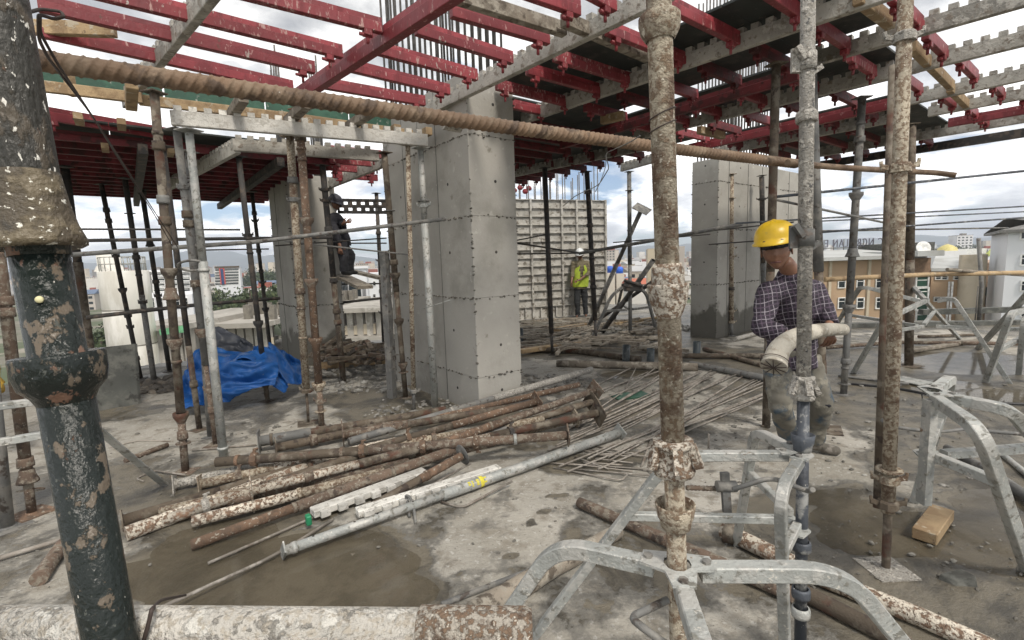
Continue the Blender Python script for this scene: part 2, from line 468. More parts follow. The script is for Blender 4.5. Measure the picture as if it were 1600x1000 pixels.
POOL = [gb(470, 870, 0.62, 0.30, 0.15), gb(330, 850, 0.45, 0.35), gb(560, 880, 0.42, 0.25, -0.2), gb(250, 900, 0.5, 0.28), gb(420, 930, 0.9, 0.22, 0.1), gb(600, 925, 0.34, 0.2),
        gb(1300, 775, 0.30, 0.12, 0.3), gb(1420, 830, 0.62, 0.26, 0.1), gb(1560, 850, 0.55, 0.33), gb(1330, 800, 0.4, 0.16, 0.3), gb(1600, 790, 0.5, 0.3),
        gb(1480, 558, 1.0, 0.45), gb(1560, 575, 1.2, 0.5), gb(1450, 600, 0.7, 0.3), gb(1600, 620, 0.8, 0.4), gb(985, 585, 0.5, 0.25), gb(930, 720, 0.22, 0.12)]
WET = POOL + [gb(1430, 900, 0.85, 0.48, -0.1, 1.1), gb(1250, 810, 0.6, 0.36, 0.3, 1.1), gb(1590, 930, 0.8, 0.5), gb(1540, 720, 1.0, 0.5, 0, 1.0), gb(1400, 600, 2.4, 1.0, 0.2, 0.95), gb(1330, 560, 2.4, 1.1, 0.2, 0.9), gb(1520, 640, 1.8, 0.9, 0, 1.0), gb(380, 800, 0.8, 0.4, 0.3, 0.9), gb(1150, 560, 2.2, 0.9, 0, 0.7),
              gb(940, 540, 2.4, 1.3, 0, 0.7), gb(700, 640, 1.3, 0.6, 0, 0.75), gb(600, 620, 1.2, 0.5, 0, 0.75), gb(560, 560, 1.2, 0.9, 0, 0.6),
              gb(950, 640, 0.9, 0.45, 0, 0.8), gb(925, 725, 0.5, 0.2, 0.2, 0.9), gb(300, 760, 0.6, 0.4, 0.3, 0.75), gb(870, 775, 0.09, 0.03, 0, 1.2), gb(852, 800, 0.05, 0.03, 0.3, 1.1), gb(830, 818, 0.045, 0.03, 0, 1.2),
              gb(800, 870, 0.04, 0.014, 0, 1.1), gb(862, 812, 0.012, 0.01, 0, 1.1), gb(715, 895, 0.045, 0.02, 0, 1.1), gb(700, 940, 0.05, 0.02, 0, 1.1), gb(730, 790, 0.04, 0.02, 0, 1.0)]


def build_floor():
    xs0, xs1, ys0, ys1, st = -5.2, 8.2, 0.6, 9.0, 0.034
    nx, ny = int((xs1 - xs0) / st), int((ys1 - ys0) / st)
    X = np.linspace(xs0, xs1, nx + 1)
    Yv = np.linspace(ys0, ys1, ny + 1)
    vs_, wet, dry = [], [], []
    nz = noise.noise
    for y in Yv:
        for x in X:
            n1 = nz((x * 1.3, y * 1.3, 0.3)); n2 = nz((x * 5, y * 5, 2.0)); n3 = nz((x * 17, y * 17, 5.0))
            w = blob(x, y, WET) + 0.45 * n1 + 0.35 * n2 + 0.12 * n3
            p = blob(x, y, POOL) + 0.30 * n1 + 0.30 * n2 + 0.16 * n3
            ps = min(1, max(0, (p - 0.12) / 0.5))
            h = 0.004 + 0.005 * n2 + 0.0035 * n3 + 0.002 * nz((x * 42, y * 42, 1.0)) - 0.016 * ps
            vs_.append((x, y, h)); wet.append(w); dry.append(n1)
    fs = []
    for j in range(ny):
        r = j * (nx + 1)
        for i in range(nx):
            fs.append((r + i, r + i + 1, r + i + nx + 2, r + i + nx + 1))
    me = bpy.data.meshes.new('concrete_floor')
    me.from_pydata(vs_, [], fs)
    # the slab outside the finely worked middle, and its edge
    at = me.attributes.new('wet', 'FLOAT', 'POINT'); at.data.foreach_set('value', wet)
    me.polygons.foreach_set('use_smooth', [True] * len(fs))
    o = bpy.data.objects.new('concrete_floor', me); COL.objects.link(o); o['kind'] = 'structure'
    m = bpy.data.materials.new('site_concrete'); m.use_nodes = True
    nd, lk = m.node_tree.nodes, m.node_tree.links
    bs = nd['Principled BSDF']
    tc = nd.new('ShaderNodeTexCoord')

    def noi(s, d=8, r=0.6, off=0, dist=0.0):
        n = nd.new('ShaderNodeTexNoise'); n.inputs['Scale'].default_value = s; n.inputs['Detail'].default_value = d; n.inputs['Roughness'].default_value = r; n.inputs['Distortion'].default_value = dist
        a = nd.new('ShaderNodeVectorMath'); a.operation = 'ADD'; a.inputs[1].default_value = (off, off * 0.7, 0)
        lk.new(tc.outputs['Object'], a.inputs[0]); lk.new(a.outputs[0], n.inputs['Vector'])
        return n.outputs[0]

    def ramp(x, a, b):
        r = nd.new('ShaderNodeMapRange'); r.interpolation_type = 'SMOOTHSTEP'; r.inputs['From Min'].default_value = a; r.inputs['From Max'].default_value = b
        lk.new(x, r.inputs[0]); return r.outputs[0]

    def mix(f, a, b):
        x = nd.new('ShaderNodeMix'); x.data_type = 'RGBA'
        lk.new(f, x.inputs['Factor'])
        if isinstance(a, tuple): x.inputs['A'].default_value = (*a, 1)
        else: lk.new(a, x.inputs['A'])
        if isinstance(b, tuple): x.inputs['B'].default_value = (*b, 1)
        else: lk.new(b, x.inputs['B'])
        return x.outputs['Result']

    c = mix(ramp(noi(1.1, 8, 0.6), 0.35, 0.65), (0.31, 0.29, 0.248), (0.45, 0.425, 0.378))
    c = mix(ramp(noi(6, 9, 0.65, 3), 0.48, 0.66), c, (0.25, 0.225, 0.185))
    c = mix(ramp(noi(24, 8, 0.7, 7), 0.55, 0.66), c, (0.52, 0.505, 0.47))
    c = mix(ramp(noi(55, 6, 0.7, 11), 0.60, 0.68), c, (0.16, 0.145, 0.12))
    c = mix(ramp(noi(2.4, 9, 0.7, 23, 1.2), 0.60, 0.68), c, (0.20, 0.18, 0.15))
    wa = nd.new('ShaderNodeAttribute'); wa.attribute_name = 'wet'
    w2 = nd.new('ShaderNodeMath'); w2.operation = 'MULTIPLY_ADD'; w2.inputs[1].default_value = 0.55
    lk.new(noi(19, 8, 0.65, 17), w2.inputs[0]); lk.new(wa.outputs['Fac'], w2.inputs[2])
    damp = ramp(w2.outputs[0], 0.20, 0.42)
    soak = ramp(w2.outputs[0], 0.41, 0.46)
    c = mix(damp, c, mix(ramp(noi(3.5, 8, 0.6, 29), 0.4, 0.6), (0.18, 0.172, 0.153), (0.13, 0.123, 0.108)))
    c = mix(soak, c, mix(ramp(noi(2.6, 9, 0.68, 31, .6), 0.42, 0.60), (0.172, 0.152, 0.116), (0.072, 0.066, 0.054)))
    lk.new(c, bs.inputs['Base Color'])
    rr = nd.new('ShaderNodeMapRange'); rr.inputs['To Min'].default_value = 0.9; rr.inputs['To Max'].default_value = 0.42
    lk.new(soak, rr.inputs[0]); lk.new(rr.outputs[0], bs.inputs['Roughness'])
    hh = nd.new('ShaderNodeMath'); hh.operation = 'MULTIPLY_ADD'; hh.inputs[1].default_value = 0.4
    lk.new(noi(90, 6, 0.7, 5), hh.inputs[0]); lk.new(noi(14, 9, 0.65, 3), hh.inputs[2])
    bp = nd.new('ShaderNodeBump'); bp.inputs['Strength'].default_value = 0.7; bp.inputs['Distance'].default_value = 0.03
    lk.new(hh.outputs[0], bp.inputs['Height']); lk.new(bp.outputs[0], bs.inputs['Normal'])
    me.materials.append(m)
    # surrounding slab, cast as one body with a hole left under the worked patch
    pts = [(-9, -3), (13, -3), (12.5, 9.2), (8.2, 10.6), (7.0, 12.2), (5.7, 16.0), (2.9, 16.4), (-0.1, 13.4), (-2.5, 10.4), (-4.4, 9.3), (-5.9, 8.4), (-7.4, 7.6)]
    b = MB()
    n = len(pts)
    b.add([(x, y, -0.017) for x, y in pts] + [(x, y, -0.30) for x, y in pts], [list(range(n)), list(range(n, 2 * n))[::-1]] + [(i, n + i, n + (i + 1) % n, (i + 1) % n) for i in range(n)])
    s = b.build('floor_slab', m, kind='structure', origin=(0, 0, 0), fix=True)
    # a coarser sheet carries the same surface out to the slab's edge
    from mathutils.geometry import tessellate_polygon
    g = MB(); gv, gf, idx = [], [], {}

    def inside(x, y):
        r = False
        for i in range(n):
            (x1, y1), (x2, y2) = pts[i], pts[i - 1]
            if (y1 > y) != (y2 > y) and x < (x2 - x1) * (y - y1) / (y2 - y1) + x1:
                r = not r
        return r
    S = 0.12
    att = []
    for i in range(-76, 110):
        for j in range(-25, 138):
            x, y = i * S, j * S
            if xs0 + S < x + S and x < xs1 - S and ys0 < y + 0.0 and y + S < ys1:
                if x > xs0 and x + S < xs1 and y > ys0 and y + S < ys1:
                    continue
            if all(inside(x + p * S, y + q * S) for p, q in ((0, 0), (1, 0), (1, 1), (0, 1))):
                q4 = []
                for p, q in ((0, 0), (1, 0), (1, 1), (0, 1)):
                    k = (i + p, j + q)
                    if k not in idx:
                        xx, yy = k[0] * S, k[1] * S
                        idx[k] = len(gv)
                        pw = max(0, min(1, blob(xx, yy, POOL)))
                        gv.append((xx, yy, -0.001 + 0.006 * nz((xx * 3, yy * 3, 2.0)) - 0.010 * pw))
                        att.append(blob(xx, yy, WET) + 0.5 * nz((xx * 1.3, yy * 1.3, 0.3)) + (0.30 if yy > 8 else 0.0))
                    q4.append(idx[k])
                gf.append(q4)
    me2 = bpy.data.meshes.new('floor_margin'); me2.from_pydata(gv, [], gf)
    me2.polygons.foreach_set('use_smooth', [True] * len(gf))
    a2 = me2.attributes.new('wet', 'FLOAT', 'POINT'); a2.data.foreach_set('value', att)
    me2.materials.append(m)
    o2 = bpy.data.objects.new('floor_margin', me2); COL.objects.link(o2); o2['kind'] = 'structure'
    # standing water
    wm = bpy.data.materials.new('murky_water'); wm.use_nodes = True
    bs = wm.node_tree.nodes['Principled BSDF']
    bs.inputs['Base Color'].default_value = (0.135, 0.112, 0.075, 1); bs.inputs['Roughness'].default_value = 0.06
    bs.inputs['Alpha'].default_value = 0.42; bs.inputs['Specular IOR Level'].default_value = 0.5
    nn = wm.node_tree.nodes.new('ShaderNodeTexNoise'); nn.inputs['Scale'].default_value = 9; nn.inputs['Detail'].default_value = 3
    tcc = wm.node_tree.nodes.new('ShaderNodeTexCoord'); wm.node_tree.links.new(tcc.outputs['Object'], nn.inputs['Vector'])
    bb = wm.node_tree.nodes.new('ShaderNodeBump'); bb.inputs['Strength'].default_value = 0.08; bb.inputs['Distance'].default_value = 0.01
    wm.node_tree.links.new(nn.outputs[0], bb.inputs['Height']); wm.node_tree.links.new(bb.outputs[0], bs.inputs['Normal'])
    for nm, (x0, x1, y0, y1) in (('puddle_water', (-3.4, 0.1, 1.6, 3.6)), ('puddle_water', (0.9, 4.9, 1.7, 3.4)), ('puddle_water', (3.6, 8.1, 3.8, 7.6)), ('puddle_water', (0.2, 2.5, 5.0, 7.4))):
        MB().add([(x0, y0, -0.0045), (x1, y0, -0.0045), (x1, y1, -0.0045), (x0, y1, -0.0045)], [(0, 1, 2, 3)]).build(nm, wm, kind='structure')


build_floor()

# ------------------------------------------------------------------ rubble and stones
def stone_mesh(b, c, r, rnd):
    t = (1 + 5 ** 0.5) / 2
    base = [(-1, t, 0), (1, t, 0), (-1, -t, 0), (1, -t, 0), (0, -1, t), (0, 1, t), (0, -1, -t), (0, 1, -t), (t, 0, -1), (t, 0, 1), (-t, 0, -1), (-t, 0, 1)]
    fc = [(0, 11, 5), (0, 5, 1), (0, 1, 7), (0, 7, 10), (0, 10, 11), (1, 5, 9), (5, 11, 4), (11, 10, 2), (10, 7, 6), (7, 1, 8), (3, 9, 4), (3, 4, 2), (3, 2, 6), (3, 6, 8), (3, 8, 9), (4, 9, 5), (2, 4, 11), (6, 2, 10), (8, 6, 7), (9, 8, 1)]
    rot = Matrix.Rotation(rnd.uniform(0, 6.28), 3, 'Z') @ Matrix.Rotation(rnd.uniform(-0.6, 0.6), 3, 'X')
    sx, sy, sz = rnd.uniform(0.7, 1.3), rnd.uniform(0.6, 1.0), rnd.uniform(0.35, 0.7)
    b.add([Vector(c) + rot @ Vector((x * sx, y * sy, z * sz)) * (r / 1.9 * rnd.uniform(0.75, 1.2)) for x, y, z in base], fc)


def scatter(name, areas, seed, mat=M['stone']):
    rnd = random.Random(seed)
    b = MB()
    for px, py, rx, ry, n, r0, r1 in areas:
        c = Z(px, py)
        for _ in range(n):
            a_, q = rnd.uniform(0, 6.283), rnd.random() ** 0.6
            r = r0 * (r1 / r0) ** (rnd.random() ** 2.2)
            stone_mesh(b, (c.x + math.cos(a_) * rx * q, c.y + math.sin(a_) * ry * q, 0.004 + r * 0.22), r, rnd)
    return b.build(name, mat, kind='stuff')


scatter('rubble', [(600, 600, 1.0, 0.5, 420, 0.008, 0.06), (560, 575, 0.9, 0.6, 380, 0.010, 0.07), (700, 640, 0.9, 0.35, 360, 0.008, 0.045), (850, 600, 0.6, 0.5, 320, 0.010, 0.05), (990, 515, 1.6, 0.7, 420, 0.015, 0.09)], 3)
scatter('gravel', [(400, 700, 1.6, 1.0, 160, 0.006, 0.03), (1100, 850, 0.9, 0.5, 90, 0.004, 0.015), (1300, 720, 1.3, 0.8, 130, 0.005, 0.022), (1480, 880, 0.8, 0.5, 130, 0.005, 0.022), (850, 820, 1.0, 0.5, 60, 0.004, 0.015), (1450, 650, 2.4, 1.2, 190, 0.008, 0.035), (960, 620, 0.9, 0.5, 90, 0.006, 0.03), (120, 850, 0.7, 0.5, 60, 0.004, 0.02)], 5, M['grit'])
scatter('debris_heap', [(1215, 497, 1.2, 0.4, 160, 0.04, 0.16), (560, 548, 1.3, 0.4, 200, 0.05, 0.22), (250, 605, 0.5, 0.4, 90, 0.04, 0.14)], 8, mottle('dark_rubble', (0.055, 0.05, 0.045), [((0.11, 0.095, 0.08), 7, 0.55, 0.08)], 0.95, 0, 0.6, 50))

# ------------------------------------------------------------------ concrete columns
def column(a0, a1, b0, b1, h, label, joints, faces, seed, mt='col'):
    rnd = random.Random(seed)
    t = thing('concrete_column', label, 'column', ab((a0 + a1) / 2, (b0 + b1) / 2))
    # shaft with slightly uneven lifts, each a hair different in size
    for k in range(len(joints) - 1):
        z0, z1 = joints[k], joints[k + 1]
        e = rnd.uniform(-0.003, 0.003)
        b = MB()
        c = ab((a0 + a1) / 2, (b0 + b1) / 2, (z0 + z1) / 2)
        rot = Matrix((AX, BX, UP)).transposed()
        b.box(c, (a1 - a0 + e, b1 - b0 + e, z1 - z0 - 0.0015), rot)
        b.build('lift', M[mt], t, bevel=0.003)
    # beads of leaked mortar along the joints
    b = MB()
    for z in joints[1:-1]:
        for fa in faces:
            n = int((fa[1] - fa[0]).length / 0.035)
            for i in range(n):
                p = fa[0].lerp(fa[1], (i + rnd.random()) / n)
                if rnd.random() < 0.72:
                    stone_mesh(b, p + UP * (z + rnd.gauss(0, 0.006)), rnd.uniform(0.008, 0.024), rnd)
    # broken arris
    for fa in faces:
        for i in range(46):
            p = fa[rnd.randint(0, 1)]
            stone_mesh(b, p + UP * rnd.uniform(0.1, h), rnd.uniform(0.008, 0.022), rnd)
    b.build('mortar_beads', M['bead'], t, kind='stuff')
    # tie holes and small honeycombed hollows
    for fa in faces:
        d = (fa[1] - fa[0]); L = d.length; d.normalize()
        nrm = Vector((d.y, -d.x, 0))
        if nrm.dot(fa[0]) > 0:
            nrm = -nrm
        for z0, z1 in zip(joints[:-1], joints[1:]):
            for u in ((.22, .78) if L > .9 else (.5,)):
                p = fa[0] + d * (L * u + rnd.uniform(-.03, .03)) + UP * ((z0 + z1) / 2 + rnd.uniform(-.1, .1))
                MB().lathe(p + nrm * .001, nrm, [(0, .016), (.0015, .014), (.0018, 0)], 9).build('tie_hole', M['darksteel'], t)
    # form seams: thin fins standing proud of the face
    sb = MB()
    for fa in faces:
        d = (fa[1] - fa[0]); L = d.length; d.normalize()
        nrm = Vector((d.y, -d.x, 0)) * 0.001
        for u in fa[2]:
            p = fa[0] + d * (u * L) + nrm
            sb.bar(p + UP * 0.02, p + UP * (h - 0.02), 0.007, 0.007, up=d)
    if sb.v:
        sb.build('form_seam', M['greyply'], t)
    return t


MCa0, MCa1, MCb0, MCb1 = 2.70, 3.27, 4.05, 6.0
_c = ab(2.70, 4.05)
MCJ = [above(_c, 742, 592).z, above(_c, 737, 467).z, above(_c, 732, 337).z, above(_c, 729, 208).z]
column(MCa0, MCa1, MCb0, MCb1, 3.36, 'big bare concrete column in the middle of the floor, behind the pile of steel tubes', [0] + MCJ + [3.36],
       [(ab(MCa0, MCb0), ab(MCa0, MCb1), (0.32, 0.52, 0.72)), (ab(MCa0, MCb0), ab(MCa1, MCb0), ())], 1)
column(8.42, 12.0, 4.68, 5.2, 3.25, 'wide bare concrete column behind the man in the yellow helmet', [0, 1.0, 2.0, 2.85, 3.25],
       [(ab(8.42, 5.2), ab(8.42, 4.68), ()), (ab(8.42, 4.68), ab(12.0, 4.68), (0.10, 0.30, 0.46, 0.62, 0.8))], 2, 'colstained')
column(2.02, 2.75, 8.05, 9.2, 2.98, 'bare concrete column on the left, half hidden by rusty props and beside the blue tarpaulin', [0, 0.95, 2.98],
       [(ab(2.02, 9.2), ab(2.02, 8.05), (0.35,)), (ab(2.02, 8.05), ab(2.75, 8.05), ())], 3, 'colstained')

# ------------------------------------------------------------------ toothed secondary beams
TOOTH = MB().box((0, 0, 0.02), (0.055, 0.058, 0.04)).build('tooth', M['toothwhite'], origin=(0, 0, 0)).data
bpy.data.objects.remove(bpy.data.objects['tooth'])
TOOTH2 = TOOTH.copy(); TOOTH2.materials[0] = M['toothed']


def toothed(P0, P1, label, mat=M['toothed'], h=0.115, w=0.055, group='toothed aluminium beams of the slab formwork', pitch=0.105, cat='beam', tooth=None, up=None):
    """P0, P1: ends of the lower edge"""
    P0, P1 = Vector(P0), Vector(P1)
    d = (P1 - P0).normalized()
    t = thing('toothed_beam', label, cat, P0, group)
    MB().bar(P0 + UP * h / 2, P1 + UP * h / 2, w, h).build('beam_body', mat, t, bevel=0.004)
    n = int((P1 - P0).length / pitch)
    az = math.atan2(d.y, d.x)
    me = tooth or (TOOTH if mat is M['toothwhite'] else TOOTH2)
    for i in range(n):
        p = P0 + d * (pitch * (i + 0.5)) + UP * (h - 0.002)
        share('tooth', me, t, p, (0, 0, az))
    return t


BZ = 3.10
RIM = 'spare'
T = {}
for key, a0_, b0_, a1_, b1_, lab in [
    ('T1', 2.66, 4.75, 2.80, 1.2, 'long pale toothed beam over the big middle column, first of those crossing the view'),
    ('T2', 3.72, 4.45, 4.00, 0.0, 'toothed beam just behind the first one, passing over the mottled central prop'),
    ('T3b', 4.72, 1.92, 4.90, -0.7, 'toothed beam at the upper right ending at the thick grey prop, open sky above it'),
    ('T3a', 5.55, 4.3, 5.80, -0.6, 'toothed beam above the yellow helmet, half under the dark deck'),
    ('T4', 6.90, 1.68, 6.93, -0.6, 'toothed beam in the open bay at upper right, second above the red rail'),
    ('T5', 7.72, 1.66, 7.88, -0.6, 'toothed beam in the open bay at upper right, right above the red rail'),
    ('T7', 9.22, 3.6, 9.28, -0.5, 'weathered toothed beam below the red rail at upper right'),
    ('T9', 7.50, 4.25, 7.66, 1.9, 'grey toothed beam in shade over the wide right column'),
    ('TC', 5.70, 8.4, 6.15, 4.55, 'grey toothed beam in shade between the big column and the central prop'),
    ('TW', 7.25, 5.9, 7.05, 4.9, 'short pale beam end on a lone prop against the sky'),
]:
    T[key] = toothed(ab(a0_, b0_, BZ), ab(a1_, b1_, BZ), lab)
toothed(Z(197, 170, BZ), Z(352, -20, BZ), 'pale toothed beam climbing steeply at upper left, over the ribbed bar')
toothed(Z(268, 196, 2.72), Z(668, 229, 2.72), 'whitish toothed beam under the timber edge, left of the big column', M['toothwhite'])
toothed(Z(365, 236, 2.72), Z(592, 252, 2.72), 'greyer toothed beam just below the whitish one')
toothed(Z(507, 298, 2.8), Z(598, 262, 2.8), 'small toothed beam seen between the two left columns')
toothed(Z(250, 305, 2.72), Z(372, 240, 2.72), 'toothed beam slanting through the shade under the left deck')
# dark edge beam at the far side of the right deck
e = MB().bar(ab(10.2, 3.7, 3.12), ab(10.2, -0.9, 3.12), 0.08, 0.12).build('edge_beam', M['darksteel']); tag(e, 'long dark edge beam along the far side of the right deck', 'beam')

# ------------------------------------------------------------------ red beams
RED_DONE = []


def red_beam(P0, P1, label, dust=False, mt=None, hooks=(1, 1), h=0.098, w=0.05, group='red steel beams of the slab formwork'):
    P0, P1 = Vector(P0), Vector(P1)
    t = thing('red_beam', label, 'beam', P0, group)
    mt = M[mt] if mt else M['reddust'] if dust else M['red']
    d = (P1 - P0).normalized()
    MB().bar(P0 + UP * (h * 0.33), P1 + UP * (h * 0.33), w, h * 0.66).build('beam_body', mt, t, bevel=0.004)
    MB().bar(P0 + UP * (h * 0.84), P1 + UP * (h * 0.84), w * 0.72, h * 0.32).build('top_rail', mt, t)
    side = d.cross(UP).normalized()
    for e_, on in ((0, hooks[0]), (1, hooks[1])):
        if not on:
            continue
        p = (P0 + d * 0.10) if e_ == 0 else (P1 - d * 0.10)
        hk = MB()
        hk.box(p - UP * 0.018, (0.055, 0.055, 0.04), Matrix.Rotation(math.atan2(d.y, d.x), 3, 'Z'))
        hk.build('end_hook', mt, t, bevel=0.004)
        pn = MB()
        pn.rod(p - UP * 0.03, p - UP * 0.085, 0.011, 8)
        pn.rod(p - UP * 0.032 - d * 0.055, p - UP * 0.032 + d * 0.035, 0.012, 8)
        pn.build('drop_pin', mt, t)
    RED_DONE.append(t)
    return t


# bay over the left foreground, seen between the ribbed bar and the sky
rz = 3.13
# each row given by two picked points of its lower edge
ROWS = [((300, -21), (596, 53)), ((130, -6), (535, 92)), ((60, 18), (492, 116)), ((60, 58), (458, 144))]
for k, (p, q) in enumerate(ROWS):
    red_beam(Z(*p, rz), Z(*q, rz), '%s red beam up from the ribbed bar, left of the slanting red main beam' % ORD[3 - k], dust=(k == 1 or k == 0), hooks=(0, 1))
ROWS = [((705, 28), (857, 71)), ((650, 55), (800, 101)), ((590, 86), (745, 127)), ((545, 112), (702, 149)), ((500, 138), (664, 166))]
for k, (p, q) in enumerate(ROWS):
    red_beam(Z(*p, rz), Z(*q, rz), '%s red beam above the ribbed bar, right of the slanting red main beam' % ORD[4 - k], dust=(k == 2), hooks=(0, 1))
red_beam(Z(800, -9, rz), Z(905, 27, rz), 'red beam leaving the top of the picture beside the weathered timber', hooks=(0, 1))
red_beam(Z(900, -12, rz), Z(960, 20, rz), 'short red beam at the top edge left of the central prop', hooks=(0, 1))
# slanting red main beam carries the rows
red_beam(Z(462, 165, 3.06), Z(735, -12, 3.06), 'heavy red main beam slanting across the open left bay', hooks=(0, 0), h=0.13, w=0.07)
# lower row at left under the timber
red_beam(Z(60, 186, 2.95), Z(285, 222, 2.95), 'bright red beam at far left under the timber ledger', hooks=(1, 0), h=0.12)
# near bay between the first and second toothed beams
for k, b_ in enumerate((1.55, 2.0, 2.45, 3.0, 3.34, 3.78, 4.15)):
    red_beam(ab(2.86, b_, rz), ab(3.84, b_, rz), '%s red beam from the top edge, between the first and second toothed beams' % ORD[k], dust=(k in (3, 5)))
for k, b_ in enumerate((1.1, 1.55, 2.0, 2.45, 2.9, 3.34, 3.8)):
    red_beam(ab(4.06, b_, rz), ab(4.76, b_, rz), '%s red beam from the right in the dark bay behind the central prop' % ORD[k], mt='redshade' if k in (2, 3, 5) else None)
for k, b_ in enumerate((1.12, 1.62, 2.1, 2.6, 3.1, 3.5, 3.95)):
    red_beam(ab(4.98, b_, rz), ab(5.62, b_, rz), '%s red beam from the right in the bay above the yellow helmet' % ORD[k], dust=(k == 1))
for k, b_ in enumerate((1.08, 1.5, 2.05, 2.5, 2.95, 3.4, 3.85)):
    red_beam(ab(5.86, b_, rz), ab(6.64, b_, rz), '%s red beam from the right in the bay before the bright red cross beam' % ORD[k], mt='redshade' if k in (2, 3, 5) else None)
for k, b_ in enumerate((1.02, 1.42)):
    red_beam(ab(7.0, b_, rz), ab(7.68, b_, rz), ('outer', 'inner')[k] + ' red beam in the last but one open bay at upper right')
for k, b_ in enumerate((0.9, 1.35)):
    red_beam(ab(7.92, b_, rz), ab(8.5, b_, rz), ('outer', 'inner')[k] + ' small red beam in the last open bay at upper right')
    red_beam(ab(8.7, b_, rz), ab(9.2, b_, rz), ('outer', 'inner')[k] + ' small red beam beyond the red rail at upper right')
red_beam(ab(6.72, 4.2, 3.06), ab(6.72, 1.7, 3.06), 'bright red cross beam over the worker, ending at the mottled right prop', hooks=(0, 0), h=0.12, w=0.06)
red_beam(ab(8.52, 1.62, 3.08), ab(8.62, -0.4, 3.08), 'dull red rail crossing at far upper right', hooks=(0, 0), h=0.11)
red_beam(ab(4.86, 5.0, 3.06), ab(4.86, 1.96, 3.06), 'dark red cross beam in shade behind the central prop', mt='redshade', hooks=(0, 0), h=0.12, w=0.06)
e = MB(); P0, P1 = ab(4.75, 0.42, 3.2), ab(7.3, 0.42, 3.2)
e.bar(P0, P1, 0.035, 0.05).bar(P0 + UP * 0.05, P1 + UP * 0.05, 0.06, 0.008)
tag(e.build('steel_angle', M['reddust']), 'thin dusty steel angle crossing the sky at far upper right', 'beam')

# joists under the closed decks
k = 0
for k, b_ in enumerate(np.arange(4.62, 8.6, 0.42)):
    for (s0, s1, w_) in ((3.9, 5.5, 'near'), (5.9, 6.75, 'far')):
        red_beam(ab(s0, b_, rz), ab(s1, b_, rz), '%s dark joist from the right in the %s row under the middle deck' % (ORD[k], w_), hooks=(1, 1), mt='redshade', group='joists in shade under the middle deck')
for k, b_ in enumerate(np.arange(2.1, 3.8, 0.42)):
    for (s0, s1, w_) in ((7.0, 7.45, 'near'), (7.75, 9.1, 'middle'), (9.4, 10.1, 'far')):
        red_beam(ab(s0, b_, rz), ab(s1, b_, rz), '%s dark joist from the right in the %s row under the far right deck' % (ORD[k], w_), mt='redshade', group='joists in shade under the right deck')
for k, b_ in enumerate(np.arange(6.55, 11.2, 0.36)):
    red_beam(ab(-4.6, b_, 2.86), ab(2.3, b_, 2.86), '%s long dark red joist under the left deck, counted from the near edge' % ORD[k], hooks=(0, 0), mt='redshade', group='joists in shade under the left deck')
for k, a_ in enumerate((-2.6, -1.1, 0.25, 1.55)):
    t_ = MB().bar(ab(a_, 6.3, 2.80), ab(a_, 11.2, 2.80), 0.08, 0.10).build('joist_bearer', M['darksteel'])
    tag(t_, '%s dark bearer beam from the left, across the joists under the left deck' % ORD[k], 'beam', 'bearer beams under the left deck')
# red clutter seen between the left columns
for k, (p, q) in enumerate((((515, 255), (600, 262)), ((512, 266), (585, 272)), ((508, 240), (596, 248)), ((520, 278), (590, 283)))):
    red_beam(Z(*p, 2.86), Z(*q, 2.86), '%s small red beam from the top, over the gap left of the big column' % ('second', 'third', 'first', 'fourth')[k], dust=(k != 3))

# ------------------------------------------------------------------ plywood decks
def ply(a0, a1, b0, b1, z, mat, label, group):
    g = 0.006
    b = MB()
    rot = Matrix((AX, BX, UP)).transposed()
    b.box(ab((a0 + a1) / 2, (b0 + b1) / 2, z + 0.009), (a1 - a0 - g, b1 - b0 - g, 0.018), rot)
    return tag(b.build('plywood_sheet', mat), label, 'plywood', group)


rnd = random.Random(4)
def deck(a0, a1, b0, b1, z, da, db, mat, label, group, skip=()):
    na, nb = max(1, round((a1 - a0) / da)), max(1, round((b1 - b0) / db))
    for i in range(na):
        for j in range(nb):
            if (i, j) in skip:
                continue
            ply(a0 + (a1 - a0) * i / na, a0 + (a1 - a0) * (i + 1) / na, b0 + (b1 - b0) * j / nb, b0 + (b1 - b0) * (j + 1) / nb, z + rnd.uniform(0, 0.004), mat, label, group)


GD = 'plywood sheets of the slab formwork deck'
deck(3.45, 4.72, 1.28, 2.55, 3.265, 1.3, 0.64, M['ply'], 'dark plywood sheet over the central prop, seen from below', GD)
deck(3.02, 4.72, 2.55, 4.0, 3.265, 0.85, 0.7, M['ply'], 'dark plywood sheet behind the first toothed beam, seen from below', GD)
deck(3.9, 4.72, 4.0, 8.6, 3.265, 0.9, 1.2, M['ply'], 'dark plywood sheet right beside the big column, seen from below', GD)
deck(4.72, 6.84, 4.0, 8.6, 3.265, 1.1, 1.2, M['ply'], 'dark plywood sheet of the middle deck, seen from below', GD)
deck(4.98, 6.36, 1.45, 4.0, 3.265, 0.7, 0.85, M['ply'], 'dark greenish plywood sheet above the worker, seen from below', GD, skip=((1, 2),))
deck(7.0, 10.2, 1.75, 3.9, 3.265, 1.07, 1.1, M['ply'], 'dark plywood sheet of the far right deck, seen from below', GD)
deck(3.28, 3.9, 4.2, 6.6, 3.265, 0.7, 1.2, M['ply'], 'dark plywood sheet edging the big column, seen from below', GD)
deck(-4.8, 2.4, 6.2, 11.25, 2.985, 1.2, 1.25, M['ply'], 'dark plywood sheet of the left deck, seen from below', 'plywood sheets of the left deck')
